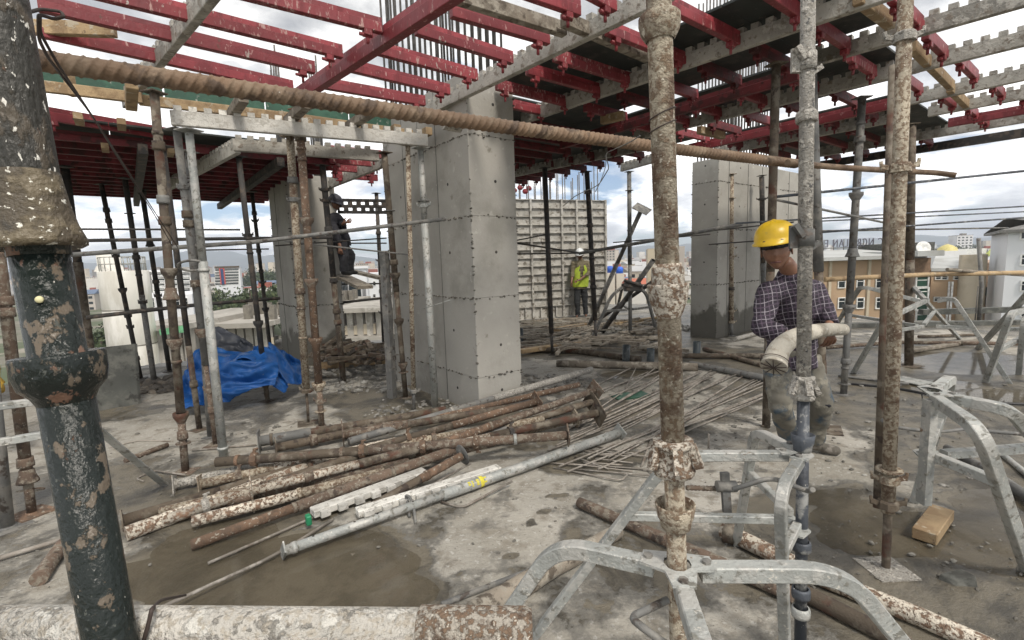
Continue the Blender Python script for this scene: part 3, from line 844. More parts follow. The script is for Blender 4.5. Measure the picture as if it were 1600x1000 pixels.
# green edge boards above the left deck, with timber ledger in front
P0, P1 = Z(60, 128, 3.2), Z(655, 207, 3.2)
d_ = (P1 - P0)
for k in range(4):
    q0, q1 = P0 + d_ * (k / 4 + 0.002), P0 + d_ * ((k + 1) / 4 - 0.002)
    e = MB().bar(q0 + UP * 0.09, q1 + UP * 0.09, 0.018, 0.22).build('edge_board', M['greenply'])
    tag(e, '%s green edge board from the left, above the timber ledger' % ORD[k], 'plywood', 'green edge boards')
ledg = [(Z(55, 137, 3.02), Z(232, 158, 3.02)), (Z(226, 160, 3.02), Z(450, 186, 3.02)), (Z(440, 184, 3.02), Z(660, 214, 3.02))]
for k, (p, q) in enumerate(ledg):
    n_ = Vector((0, -0.07, 0))
    e = MB().bar(p + n_, q + n_, 0.045, 0.085).build('timber_ledger', M['timber'], bevel=0.004)
    tag(e, '%s length of pale timber ledger from the left, below the green boards' % ORD[k], 'timber', 'timber ledger')
# timber and grey stubs that cross the ledger
for k, (p, q, mt, lab) in enumerate([
    ((205, 163), (252, 122), 'timber', 'short yellow timber end leaning on the ledger, under the pale toothed beam'),
    ((362, 180), (405, 152), 'oldtimber', 'grey timber end on the whitish toothed beam, first from the left'),
    ((452, 188), (500, 163), 'oldtimber', 'grey timber end on the whitish toothed beam, second from the left'),
    ((545, 198), (590, 178), 'oldtimber', 'grey timber end on the whitish toothed beam, third from the left'),
    ((607, 208), (628, 196), 'timber', 'short timber block end near the big column'),
    ((655, 212), (690, 200), 'timber', 'timber block end touching the big column'),
    ((112, 150), (124, 128), 'timber', 'small upright timber chock on the ledger at far left'),
]):
    P_ = Z(*p, 2.895) if k < 6 else Z(*p, 3.05)
    if k < 6:
        e = MB().bar(P_ + BX * .06, P_ - BX * (.55 if k < 4 else .22), 0.075, 0.075)
    else:
        e = MB().bar(P_, P_ + UP * .17, .07, .05)
    e = e.build('timber_stub', M[mt], bevel=0.004)
    tag(e, lab, 'timber')
for k, (px, py) in enumerate([(125, 192), (190, 200), (165, 235), (265, 242)]):
    P_ = Z(px, py, 2.83)
    e = MB().bar(P_, P_ - BX * 0.25, 0.06, 0.05).build('packing_timber', M['timber'])
    tag(e, '%s small packing timber from the left, in the shade under the left deck' % ORD[(0, 2, 1, 3)[k]], 'timber', 'packing timbers')
# loose timbers on the deck
for p, q, z_, w_, mt, lab in [
    ((30, 42), (180, 47), 3.2, 0.05, 'timber', 'pale sawn timber end beside the wire loop at upper left'),
    ((715, -6), (882, 47), 3.16, 0.06, 'oldtimber', 'weathered timber between red beams at the top of the picture'),
    ((880, 30), (1012, 88), 3.16, 0.06, 'oldtimber', 'weathered timber running up to the central prop'),
    ((1340, -5), (1392, 36), 3.16, 0.06, 'timber', 'yellowish timber in the bay right of the thick grey prop'),
    ((1425, 72), (1486, 134), 3.16, 0.055, 'timber', 'yellowish timber right of the mottled right prop, upper one'),
    ((1484, 137), (1512, 165), 3.16, 0.055, 'timber', 'yellowish timber right of the mottled right prop, lower one'),
    ((940, 188), (975, 180), 3.1, 0.07, 'timber', 'yellow timber seen in shade behind the second toothed beam'),
    ((1092, 203), (1130, 212), 3.1, 0.07, 'timber', 'yellow timber seen through the slot over the wide column'),
]:
    e = MB().bar(Z(*p, z_), Z(*q, z_), w_, 0.09).build('loose_timber', M[mt], bevel=0.004)
    tag(e, lab, 'timber')

# ------------------------------------------------------------------ steel props
def proj(P):
    v = Vector(P) - CP
    d = v.dot(F)
    return 800 + FPX * v.dot(RR) / d, 500 - FPX * v.dot(UU) / d


def t_at(P0, P1, y):
    """distance from P0 along P0-P1 where it passes picture height y"""
    lo, hi = -0.2, 1.3
    up_ = proj(P0.lerp(P1, 1))[1] < proj(P0)[1]
    for _ in range(40):
        mi = (lo + hi) / 2
        py = proj(P0.lerp(P1, mi))[1]
        if (py > y) == up_:
            lo = mi
        else:
            hi = mi
    return lo * (P1 - P0).length


def ring(parent, name, p, d, kind, r, mat):
    """collars, cups and nuts that sit on a prop's tubes"""
    b = MB()
    if kind == 'collar':
        b.lathe(p - d * 0.03, d, [(0, r * 1.02), (0.0, r * 1.38), (0.016, r * 1.42), (0.04, r * 1.34), (0.06, r * 1.34), (0.06, r * 1.02)], 18)
    elif kind == 'cup':
        b.lathe(p - d * 0.05, d, [(0, r * 1.05), (0.01, r * 1.12), (0.045, r * 1.75), (0.075, r * 1.82), (0.078, r * 1.70), (0.05, r * 1.5), (0.045, r * 1.02)], 20)
    elif kind == 'bell':
        b.lathe(p - d * 0.05, d, [(0.09, r * 1.02), (0.085, r * 1.2), (0.05, r * 1.35), (0.01, r * 1.8), (0.0, r * 1.82), (0.002, r * 1.68), (0.03, r * 1.03)], 20)
    elif kind == 'nut':
        b.lathe(p - d * 0.02, d, [(0, r * 1.02), (0.0, r * 1.5), (0.03, r * 1.5), (0.04, r * 1.3), (0.04, r * 1.02)], 8, False)
        x = d.cross(Vector((0.3, 1, 0))).normalized()
        for s in (-1, 1):
            b.bar(p + x * r * 1.35 * s, p + x * (r * 1.45 + 0.028) * s + d * 0.012, 0.014, 0.02, up=d)
            b.rod(p + x * (r * 1.45 + 0.026) * s - d * 0.004, p + x * (r * 1.45 + 0.03) * s + d * 0.034, 0.007, 6)
    elif kind == 'flange':
        b.lathe(p, d, [(0, r * 1.01), (0, r * 1.9), (0.008, r * 1.9), (0.008, r * 1.01)], 16, False)
    elif kind == 'pin':
        x = d.cross(Vector((0.5, -1, 0))).normalized()
        y_ = d.cross(x)
        b.tube(tube_path([p - x * (r + 0.035), p + x * (r + 0.03), p + x * (r + 0.045) + y_ * 0.03 - d * 0.02, p + x * (r * 0.3) + y_ * (r + 0.02) - d * 0.03]), 0.0055, 7)
    elif kind == 'band':
        b.lathe(p - d * 0.012, d, [(0, r * 1.01), (0, r * 1.18), (0.024, r * 1.18), (0.024, r * 1.01)], 16)
    return b.build(name, mat, parent)


RN = {'collar': 'collar', 'cup': 'collar_cup', 'bell': 'collar_cup', 'nut': 'wing_nut', 'flange': 'flange', 'pin': 'locking_pin', 'band': 'band'}


def prop(label, P0, P1, low=('rust', 0.024), high=('rust', 0.030), split=0.45, rings=(), base=0.15, head=0.13, gap=None, group=None, plate_mat=None, name='steel_prop', cat='prop', thread=False, root=None, basew=None):
    """P0 foot, P1 head. low and high: (material, radius) of the tubes either side of the split (metres from the foot or a share)"""
    P0, P1 = Vector(P0), Vector(P1)
    d = (P1 - P0); L = d.length; d.normalize()
    s = split if split > 1.0 else split * L
    t = thing(name, label, cat, P0, group)
    lo, hi = low, high
    t0 = 0.008 if base else 0
    ra, rb = lo[1], hi[1]
    b = MB()
    if thread:
        n = int(s / 0.006)
        n = min(n, 260)
        path = [P0 + d * (t0 + (s - t0) * i / n) for i in range(n + 1)]
        b.tube(path, ra, 14, up=UP if abs(d.z) < 0.9 else Vector((0, 1, 0)), scales=[1.0 if i % 2 else 0.93 for i in range(n + 1)])
    else:
        b.rod(P0 + d * t0, P0 + d * (s + (0.02 if ra < rb else 0)), ra, 18)
    b.build('lower_tube', M[lo[0]], t)
    MB().lathe(P0 + d * (s - (0.02 if ra > rb else 0)), d, [(0, rb * 0.75), (0, rb), (L - s - 0.006, rb), (L - s - 0.006, rb * 0.75)], 18).build('upper_tube', M[hi[0]], t)
    pm = M[plate_mat or lo[0]]
    flat_up = abs(d.z) > 0.8
    if base:
        rot = d.to_track_quat('Z', 'Y').to_matrix() @ Matrix.Rotation(0.5 + P0.x, 3, 'Z')
        bb = MB().box(P0 + d * 0.004, (base, basew or base, 0.008), rot)
        bb.lathe(P0 + d * 0.008, d, [(0, ra * 1.3), (0.006, ra * 1.1), (0.008, ra)], 14)
        bb.build('base_plate', pm, t)
    if head:
        rot = d.to_track_quat('Z', 'Y').to_matrix() @ Matrix.Rotation(0.66, 3, 'Z')
        MB().box(P1 - d * 0.004, (head, head, 0.008), rot).build('head_plate', M[hi[0]], t)
    for y, kind, mt in rings:
        q = t_at(P0, P1, y) if y > 5 else y
        if not 0.0 < q < L:
            continue
        rr = rb if q > s else ra
        if kind in ('collar', 'cup', 'bell', 'nut') and abs(q - s) < 0.08:
            rr = max(ra, rb)
        ring(t, RN[kind], P0 + d * q, d, kind, rr, M[mt or hi[0]])
    return t


def vprop(label, foot, hd_, dz=None, **kw):
    P0 = Z(*foot)
    P1 = above(P0, *hd_)
    k = kw.pop('to', None)
    if k:
        P1 = P0 + (P1 - P0) * ((k - P0.z) / (P1.z - P0.z))
    sy = kw.pop('sy', None)
    if sy:
        kw['split'] = max(1.001, 0) if False else t_at(P0, P1, sy) / (P1 - P0).length
    return prop(label, P0, P1, **kw)


RB = 'rust'
vprop('brown rusty prop at the left end of the tube pile, head under the ribbed bar', (290, 738), (240, 132), to=2.84, low=('rust', 0.027), high=('brown', 0.030), sy=655, head=0.12,
      rings=[(208, 'band', None), (228, 'collar', 'brown'), (312, 'collar', 'darkgalv'), (345, 'collar', 'brown'), (425, 'cup', 'brown'), (458, 'bell', 'rust'), (535, 'cup', 'rust'), (565, 'band', None), (650, 'cup', 'brown'), (680, 'collar', 'rust'), (693, 'flange', 'rust')])
vprop('pale aluminium prop with a row of holes, standing in the tube pile at left', (350, 718), (295, 203), low=('galv', 0.034), high=('galv', 0.029), split=0.62, head=0.14, base=0, rings=[(422, 'band', None), (700, 'band', None)])
vprop('thin brown prop just left of the pale aluminium prop', (312, 672), (262, 290), to=2.7, low=('brown', 0.026), high=('darksteel', 0.026), sy=540, rings=[(600, 'collar', 'brown'), (480, 'band', None)])
vprop('dark rusty prop right behind the pale aluminium prop', (337, 696), (277, 210), to=2.72, low=('rust', 0.021), high=('darkgalv', 0.030), sy=570, rings=[(278, 'pin', 'wire'), (292, 'nut', 'darkgalv'), (335, 'collar', 'brown'), (350, 'collar', 'brown'), (443, 'collar', 'rust'), (518, 'cup', 'rust'), (610, 'nut', 'rust'), (640, 'collar', 'rust')])
vprop('slim grey prop almost hidden behind the pale aluminium prop', (328, 684), (300, 330), to=2.6, low=('darkgalv', 0.022), high=('darkgalv', 0.022), base=0.1)
vprop('slim dark prop, first from the left in the row before the white silo', (220, 592), (160, 297), to=2.8, low=('darksteel', 0.030), high=('darksteel', 0.030), rings=[(328, 'collar', None), (345, 'collar', None), (400, 'nut', None), (453, 'cup', None), (494, 'nut', None), (511, 'nut', None), (560, 'collar', None)])
vprop('dark prop, second from the left in the row before the white silo', (242, 602), (197, 293), to=2.8, low=('darkgalv', 0.035), high=('darksteel', 0.033), rings=[(334, 'flange', None), (402, 'collar', None), (472, 'nut', None), (430, 'band', None)])
vprop('dark prop with a round cup, third in the row before the white silo', (265, 580), (222, 300), to=2.8, low=('darksteel', 0.034), high=('darksteel', 0.034), rings=[(302, 'nut', None), (380, 'bell', None), (440, 'collar', None), (462, 'nut', None)])
vprop('brown prop right behind the black foreground prop', (150, 622), (93, 200), to=2.85, low=('brown', 0.052), high=('darksteel', 0.045), split=0.6)
vprop('rusty prop on a rusty foot plate at the left edge', (50, 803), (-14, 300), to=2.75, low=('rust', 0.026), high=('rust', 0.032), sy=735, plate_mat='orange', base=0.2, rings=[(470, 'collar', None), (488, 'collar', None), (742, 'bell', 'rust'), (765, 'pin', 'rust'), (722, 'collar', 'rust')])
vprop('thick grey tube standing at the left edge beside the rusty prop', (10, 825), (-46, 300), to=2.7, low=('darkgalv', 0.040), high=('darkgalv', 0.036), base=0.22)
vprop('dark prop standing in front of the blue tarpaulin', (418, 627), (379, 296), to=2.8, low=('brown', 0.028), high=('darksteel', 0.030), sy=590, rings=[(368, 'nut', None), (395, 'band', None), (505, 'cup', None), (585, 'cup', 'brown'), (600, 'collar', 'brown')])
vprop('slim dark prop behind the blue tarpaulin, left of the left column', (424, 560), (393, 296), to=2.85, low=('darksteel', 0.032), high=('darksteel', 0.030), rings=[(333, 'collar', None), (345, 'nut', None), (392, 'collar', None), (424, 'collar', None), (441, 'nut', None), (483, 'cup', None)])
vprop('prop mottled cream and rust in front of the left column', (482, 662), (453, 212), to=2.78, low=('brown', 0.013), high=('mottled', 0.036), sy=612, base=0.2, rings=[(610, 'nut', 'brown'), (455, 'collar', 'rust'), (482, 'band', 'rust'), (528, 'band', None), (312, 'nut', 'darkgalv'), (282, 'collar', 'darkgalv')])
vprop('orange rusty prop right beside the mottled one, before the left column', (503, 667), (466, 168), to=2.98, low=('rust', 0.028), high=('orange', 0.036), sy=600, base=0.1, rings=[(232, 'band', None), (215, 'collar', 'brown'), (250, 'band', 'brown'), (345, 'cup', 'rust'), (440, 'cup', 'rust'), (532, 'cup', 'orange'), (602, 'cup', 'mottled'), (627, 'nut', 'rust'), (643, 'flange', 'mottled')])
vprop('dark prop close to the right edge of the left column', (537, 598), (503, 250), to=2.84, low=('brown', 0.038), high=('darksteel', 0.038), split=0.5, rings=[(296, 'nut', None), (313, 'nut', None), (358, 'collar', None), (438, 'collar', None), (486, 'collar', 'brown'), (503, 'collar', 'brown')])
vprop('far dark prop in the gap between the left column and the big column', (600, 540), (588, 300), to=2.9, low=('darksteel', 0.036), high=('darksteel', 0.036), rings=[(364, 'collar', None), (407, 'nut', None), (488, 'nut', None)])
vprop('rusty prop leaning at the left face of the big column', (634, 622), (600, 235), to=2.78, low=('brown', 0.030), high=('brown', 0.034), rings=[(410, 'collar', None), (430, 'cup', None), (502, 'cup', None), (570, 'cup', 'rust'), (582, 'flange', 'rust'), (330, 'flange', 'darkgalv')])
vprop('slim prop with rusty and white flecks at the left face of the big column', (647, 643), (637, 220), to=2.74, low=('darkgalv', 0.018), high=('mottled', 0.024), sy=608, base=0.08, rings=[(611, 'nut', 'darkgalv')])
vprop('grey aluminium prop with torn white label by the big column', (680, 636), (657, 232), to=2.73, low=('galv', 0.038), high=('galv', 0.032), sy=345, base=0, rings=[(315, 'flange', 'darkgalv'), (321, 'nut', 'galv')])
e = MB(); P0 = Z(613, 622); e.bar(P0, P0 + (above(P0, 600, 392) - P0), 0.085, 0.085, up=Vector((0.5, 1, 0)))
tag(e.build('steel_post', M['darkgalv'], bevel=0.006), 'square grey post at the left face of the big column', 'post')
MB().bar(D(669, 390, 5.2), D(671, 424, 5.2), 0.045, 0.002, up=Vector((0, 1, 0)))
vprop('dark prop standing before the formwork panel, left one', (863, 555), (852, 283), to=2.98, low=('darksteel', 0.024), high=('darksteel', 0.040), sy=520, rings=[(520, 'band', None)], base=0.1)
vprop('dark prop standing before the formwork panel, right one beside the man in the vest', (932, 538), (917, 268), low=('darksteel', 0.026), high=('darksteel', 0.044), sy=500, rings=[(300, 'collar', None), (352, 'collar', None), (405, 'band', None), (448, 'collar', None), (518, 'nut', None)])
vprop('lone prop under the short pale beam end against the sky', (985, 528), (983, 268), low=('darkgalv', 0.036), high=('darkgalv', 0.040), rings=[(298, 'flange', None), (360, 'band', None)])
vprop('mottled prop against the wide right column', (1143, 525), (1143, 262), to=3.0, low=('darkgalv', 0.028), high=('mottled', 0.040), sy=505, rings=[(310, 'flange', None), (388, 'nut', None), (401, 'nut', None), (451, 'collar', 'darksteel'), (486, 'nut', None), (503, 'nut', None)])
vprop('dark prop before the wide right column, left of the yellow helmet', (1194, 520), (1190, 262), to=3.0, low=('darkgalv', 0.05), high=('darksteel', 0.045), rings=[(311, 'nut', None)])
vprop('plain grey-brown prop right behind the worker, left of the thick grey prop', (1197, 668), (1214, 60), to=3.08, low=('brown', 0.034), high=('brown', 0.034), base=0, rings=[(664, 'pin', 'brown')])
vprop('grey prop on a wooden pad behind the boots of the worker', (1288, 672), (1268, 120), to=3.06, low=('brown', 0.034), high=('darkgalv', 0.040), base=0.26, rings=[])
vprop('grey-green prop with three cups right of the worker', (1318, 617), (1348, 140), to=3.06, low=('darkgalv', 0.033), high=('darkgalv', 0.036), sy=475, rings=[(193, 'band', None), (218, 'collar', None), (305, 'cup', None), (394, 'bell', None), (480, 'cup', None), (564, 'collar', None), (575, 'band', None), (600, 'flange', None)])
vprop('brown prop just right of the mottled right prop', (1420, 572), (1424, 185), to=3.1, low=('brown', 0.050), high=('brown', 0.050), base=0.24)

# hanging brown tube close behind the right prop
P0, P1 = D(1371, 793, 2.62), D(1384, 430, 2.62); P1 = P0 + (P1 - P0) * 1.9
e = MB().lathe(P0, P1 - P0, [(0.04, 0.013), (0, 0.013), (0, 0.021), ((P1 - P0).length, 0.021), ((P1 - P0).length, 0.0)], 16)
tag(e.build('open_tube', M['brown']), 'thin brown tube with an open end tied beside the mottled right prop', 'tube')

# three big props near the camera
def near_prop(label, A_, B_, low, high, split_y, rings, thread=False, **kw):
    """A_, B_ two points on the axis; carried down to the floor and up to the deck"""
    d = (B_ - A_).normalized()
    if d.z > 0:
        d = -d
    P0 = A_ + d * ((A_.z - 0.0) / -d.z)
    P1 = A_ - d * ((3.08 - A_.z) / -d.z)
    L = (P1 - P0).length
    return prop(label, P0, P1, low=low, high=high, split=t_at(P0, P1, split_y) / L, rings=rings, thread=thread, **kw), P0, P1


RP, RP0, RP1 = near_prop('prop mottled cream and brown on a square foot plate at right, with a threaded foot', Z(1384, 890), above(Z(1384, 890), 1415, 0), ('brown', 0.019), ('mottled', 0.029), 800,
                         [(58, 'nut', 'crust'), (262, 'nut', 'mottled'), (735, 'flange', 'mottled'), (748, 'nut', 'mottled'), (787, 'nut', 'brown')], thread=True, base=0.19, plate_mat='crust')
CP_, CP0, CP1 = near_prop('big central prop mottled with rust and cream paint, with two heavy collars', D(1034, 150, 1.08), D(1057, 860, 1.20), ('mottled', 0.0235), ('mottled', 0.027), 700,
                          [(420, 'band', 'rustwhite')], base=0.2)
TP, TP0, TP1 = near_prop('big cement-crusted grey prop in front of the worker', D(1262, 60, 1.68), D(1252, 880, 1.80), ('bluegrey', 0.0205), ('crust', 0.0235), 612,
                         [], base=0.2)
LP, LP0, LP1 = near_prop('huge peeling black prop leaning across the left foreground', D(26, 200, 0.705), D(173, 1000, 0.775), ('black', 0.0345), ('black', 0.0365), 400, [], base=0.2)
for o_, P0, P1, items in (
        (CP_, CP0, CP1, [(40, 58, 'bigcup', 'mottled', 0.0295), (448, 400, 'sleeve', 'finerust', 0.0275), (455, 0, 'cupup', 'finerust', 0.0275), (712, 0, 'nutcol', 'finerust', 0.0345), (800, 0, 'cupup2', 'mottled', 0.0295)]),
        (TP, TP0, TP1, [(97, 0, 'clamp', 'crust', 0.0265), (182, 0, 'ringc', 'crust', 0.0265), (372, 0, 'clamp', 'darkgalv', 0.0265), (605, 0, 'nutcol', 'crust', 0.0265), (688, 0, 'cupup2', 'bluegrey', 0.0245), (852, 0, 'ringc', 'bluegrey', 0.0245), (925, 0, 'ringc', 'bluegrey', 0.0245), (955, 0, 'ringc', 'galv', 0.0245)])):
    d = (P1 - P0).normalized()
    for y, y2, kind, mt, r in items:
        p = P0 + d * t_at(P0, P1, y)
        b = MB()
        if kind == 'bigcup':      # flared cap turned upwards
            b.lathe(p - d * 0.032, d, [(0, r), (0.004, r * 1.12), (0.018, r * 1.40), (0.035, r * 1.52), (0.05, r * 1.5), (0.055, r * 1.35), (0.058, r * .8)], 28)
        elif kind == 'sleeve':
            b.lathe(p - d * 0.022, d, [(0, r * .7), (0.0, r * 1.42), (0.035, r * 1.36), (0.065, r * 1.30), (0.068, r * 1.22), (0.066, r * .75)], 28)
        elif kind == 'cupup':
            b.lathe(p - d * 0.065, d, [(0, r * 0.9), (0.012, r * 1.12), (0.045, r * 1.56), (0.075, r * 1.70), (0.08, r * 1.72), (0.083, r * 1.62), (0.07, r * .75)], 28)
        elif kind == 'cupup2':
            b.lathe(p - d * 0.04, d, [(0, r), (0.003, r * 1.2), (0.022, r * 1.3), (0.03, r * 1.45), (0.062, r * 1.62), (0.064, r * 1.50), (0.04, r * 1.28), (0.035, r * .8)], 28)
        elif kind == 'nutcol':
            b.lathe(p - d * 0.045, d, [(0, r * .7), (0, r * 1.35), (0.012, r * 1.45), (0.02, r * 1.25), (0.07, r * 1.22), (0.072, r * 1.38), (0.085, r * 1.38), (0.086, r * .7)], 14)
            x = d.cross(Vector((0.1, 1, 0))).normalized()
            for k in range(5):
                a_ = Matrix.Rotation(k * 6.283 / 5 + 0.3, 3, d) @ x
                b.bar(p + a_ * r * 1.2, p + a_ * r * 1.72 + d * 0.006, 0.022, 0.055, up=d)
        elif kind == 'clamp':
            b.lathe(p - d * 0.03, d, [(0, r), (0, r * 1.12), (0.06, r * 1.10), (0.06, r)], 20)
            x = d.cross(Vector((0.0, 1, 0))).normalized()
            b.bar(p + x * r * 1.0 - Vector((0, 0.02, 0)) + d * 0.03, p + x * r * 1.55 - Vector((0, 0.02, 0)) + d * 0.02, 0.02, 0.05, up=d)
            b.bar(p + x * r * 1.45 - d * 0.035, p + x * r * 1.45 + d * 0.045, 0.012, 0.035, up=x)
            b.bar(p - x * r * 1.0 - d * 0.02, p - x * r * 1.35 - d * 0.035, 0.02, 0.04, up=d)
        elif kind == 'ringc':
            b.lathe(p - d * 0.02, d, [(0, r), (0, r * 1.25), (0.008, r * 1.32), (0.028, r * 1.30), (0.036, r * 1.2), (0.036, r)], 20)
        b.build('collar', M[mt], o_)
# heavy fittings of the black prop
d = (LP1 - LP0).normalized()
p = LP0 + d * t_at(LP0, LP1, 372)
r = 0.0345
MB().lathe(p - d * 0.012, d, [(0.006, r), (-0.004, r * 1.45), (0.0, r * 1.66), (0.006, r * 1.68), (0.03, r * 1.45), (0.06, r * 1.28), (0.1, r * 1.16), (0.106, r * 1.14), (0.108, r)], 40).build('bell_collar', M['bell'], LP)
p = LP0 + d * t_at(LP0, LP1, 585)
MB().lathe(p - d * 0.03, d, [(-0.012, r), (0.0, r * 1.15), (0.014, r * 1.5), (0.034, r * 1.62), (0.058, r * 1.64), (0.062, r * 1.60), (0.058, r * 1.1)], 40).build('flange_collar', M['black'], LP)
ta = t_at(LP0, LP1, 285)
MB().lathe(LP0 + d * ta, d, [(0, r), (0.0, r * 1.12), (0.003, r * 1.12), (0.9, r * 1.12)], 36).build('speckled_sleeve', M['blackspeck'], LP)
x = Vector((0, -1, 0))
pl = LP0 + d * t_at(LP0, LP1, 466)
e = MB(); e.lathe(pl + Vector((0.017, -0.0305, 0)), Vector((0.35, -1, 0)), [(0, 0.0), (0, 0.0052), (0.003, 0.0045), (0.003, 0.0)], 14)
e.build('plastic_cap', M['label'], LP)

# wires tied to the props
def wire(path, label, r=0.0018, mat='wire', cat='wire', name='tie_wire', n=6):
    e = MB().tube(tube_path(path, n), r, 6)
    return tag(e.build(name, M[mat]), label, cat)


wire([D(25, 22, 0.74), D(50, 18, 0.78), D(64, 14, 0.80), D(95, 18, 0.82), D(100, 26, 0.82), D(85, 30, 0.82), D(60, 22, 0.80), D(60, 60, 0.84), D(75, 90, 0.90), D(140, 175, 1.5), D(215, 290, 2.8), D(278, 387, 3.6)], 'twisted brown tie wire looping off the black prop and hanging down to the rear props', 0.0028)
wire([D(62, 24, 0.80), D(62, 50, 0.84), D(90, 100, 0.95), D(150, 190, 1.6), D(180, 240, 2.2), D(238, 330, 3.1), D(270, 385, 3.6)], 'second hanging tie wire beside the looped one', 0.0028)
for y0, dy, lab in ((178, -6, 'upper'), (198, -4, 'lower')):
    d = (CP1 - CP0).normalized(); p = CP0 + d * t_at(CP0, CP1, y0)
    pts = []
    for k in range(19):
        a_ = math.pi * 2 * k / 18
        pts.append(p + Vector((math.cos(a_), math.sin(a_), 0)) * 0.0283 + UP * (0.012 * math.cos(a_)))
    e = MB().tube(pts, 0.0014, 6); tag(e.build('tie_wire', M['wire']), '%s thin wire wound round the big central prop' % lab, 'wire')
wire([D(1000, 212, 1.9), D(985, 222, 2.0), D(945, 240, 2.1), D(952, 262, 2.1), D(935, 290, 2.3), D(900, 305, 2.4), D(880, 322, 2.6)], 'thin grey wire dangling from the ribbed bar left of the central prop', 0.0022, 'darkgalv')
wire([D(948, 238, 2.1), D(946, 262, 2.2), D(938, 285, 2.2), D(930, 300, 2.2)], 'short wire end dangling beside the longer grey wire', 0.0018, 'darkgalv')
rg = [D(300 + 22 * math.cos(a_), 415 + 8 * math.sin(a_), 3.9 + 0.12 * math.sin(a_)) for a_ in [i * 6.283 / 20 for i in range(21)]]
e = MB().tube(rg, 0.010, 8); tag(e.build('steel_ring', M['darkgalv']), 'bent steel ring round the pale aluminium prop and its neighbour', 'ring')

# ------------------------------------------------------------------ the ribbed bar across the whole view
def ribbed(P0, P1, r, pitch, label, mat, cat='bar', name='ribbed_bar', amp=0.19, seg=28, per=14, cuts=()):
    P0, P1 = Vector(P0), Vector(P1)
    d = (P1 - P0); L = d.length; d.normalize()
    x = d.cross(UP).normalized(); u = x.cross(d)
    b = MB(); n = int(L / pitch * per)
    vs_, fs = [], []
    for i in range(n + 1):
        s = L * i / n
        sag = -0.010 * math.sin(math.pi * s / L)
        c = P0 + d * s + UP * sag
        for j in range(seg):
            an = 2 * math.pi * j / seg
            ph = (s / pitch + (1.6 * abs(((an / math.pi + 0.62) % 2) - 1))) % 1.0
            h = amp * max(0, 1 - abs(ph - 0.5) / 0.22) ** 0.8
            la = min(abs(((an - math.pi * 1.38 + math.pi) % (2 * math.pi)) - math.pi), abs(((an - math.pi * 0.38 + math.pi) % (2 * math.pi)) - math.pi))
            h = max(h, 0.11 * max(0, 1 - la / 0.16))
            vs_.append(c + (x * math.cos(an) + u * math.sin(an)) * r * (1 + h))
    for i in range(n):
        for j in range(seg):
            fs.append((i * seg + j, i * seg + (j + 1) % seg, (i + 1) * seg + (j + 1) % seg, (i + 1) * seg + j))
    b.add(vs_, fs, True)
    b.f.append(list(range(seg))[::-1]); b.sm.append(False)
    b.f.append([n * seg + j for j in range(seg)]); b.sm.append(False)
    return tag(b.build(name, M[mat]), label, cat)


BB0, BB1 = Z(-20, 83, 2.05), Z(1245, 256, 2.05)
ribbed(BB0, BB1, 0.0225, 0.0262, 'thick rusty ribbed bar crossing nearly the whole view at head height', 'brownbar')
dd = (BB1 - BB0).normalized()
pc = BB0 + dd * t_at(BB0, BB1, 190) if False else Z(705, 190, 2.05)
e = MB().tube([pc - dd * 0.03 - UP * 0.004, pc - dd * 0.01 - UP * 0.006, pc + dd * 0.02 - UP * 0.008, pc + dd * 0.035 - UP * 0.008], 0.0262, 18)
tag(e.build('cement_lump', M['crust']), 'pale cement lump stuck round the ribbed bar over the big column', 'cement')
P = [Z(1230, 254, 2.03), Z(1300, 261, 2.03), Z(1400, 267, 2.03), Z(1462, 270, 2.03), Z(1494, 274, 2.0)]
e = MB().tube(tube_path(P), 0.017, 16); tag(e.build('brown_tube', M['brownbar']), 'smooth brown tube continuing the ribbed bar, bent down at its free end', 'tube')

# ------------------------------------------------------------------ horizontal tubes and rods of the guard rails
def rail(p, dp, q, dq, r, mat, label, name='guard_rod', cat='rod', mid=None, group=None):
    pts = [D(*p, dp)] + ([D(*m_[0], m_[1]) for m_ in mid] if mid else []) + [D(*q, dq)]
    e = MB().tube(tube_path(pts), r, 10)
    return tag(e.build(name, M[mat]), label, cat, group)


rail((112, 398), 3.9, (696, 342), 4.75, 0.019, 'darkgalv', 'long grey scaffold tube running across the left props to the big column', 'scaffold_tube', 'tube', mid=[((400, 378), 4.3)])
rail((118, 376), 4.6, (520, 371), 5.0, 0.017, 'darksteel', 'dark tube below the left deck, above the longer grey tube', 'scaffold_tube', 'tube')
rail((120, 358), 4.8, (375, 359), 5.2, 0.010, 'darksteel', 'thin dark rod, highest of those in the left gap')
rail((445, 377), 5.2, (640, 398), 5.2, 0.009, 'darkgalv', 'thin pale rod sloping down right in front of the left column')
rail((430, 384), 6.6, (604, 372), 7.2, 0.010, 'darksteel', 'thin dark rod crossing behind the climbing man')
rail((540, 321), 8.4, (604, 322), 8.4, 0.012, 'darksteel', 'thin dark rod above the arm of the climbing man')
rail((520, 380), 8.2, (604, 380), 8.2, 0.012, 'darksteel', 'thin dark rod at the waist of the climbing man')
rail((300, 391), 6.6, (420, 389), 6.8, 0.010, 'darksteel', 'thin dark rod between the grey props and the left column')
rail((135, 496), 4.9, (437, 466), 6.4, 0.022, 'darksteel', 'dark tube at knee height before the white silo', 'scaffold_tube', 'tube', mid=[((300, 477), 5.7)])
rail((532, 473), 8.2, (604, 465), 8.4, 0.022, 'darksteel', 'dark tube below the plank the climbing man stands on', 'scaffold_tube', 'tube')
rail((532, 444), 8.6, (604, 443), 8.6, 0.014, 'darksteel', 'thin dark tube right under the plank', 'scaffold_tube', 'tube')
rail((660, 483), 5.0, (703, 469), 4.72, 0.004, 'galv', 'bright bit of wire sticking out of the big column')
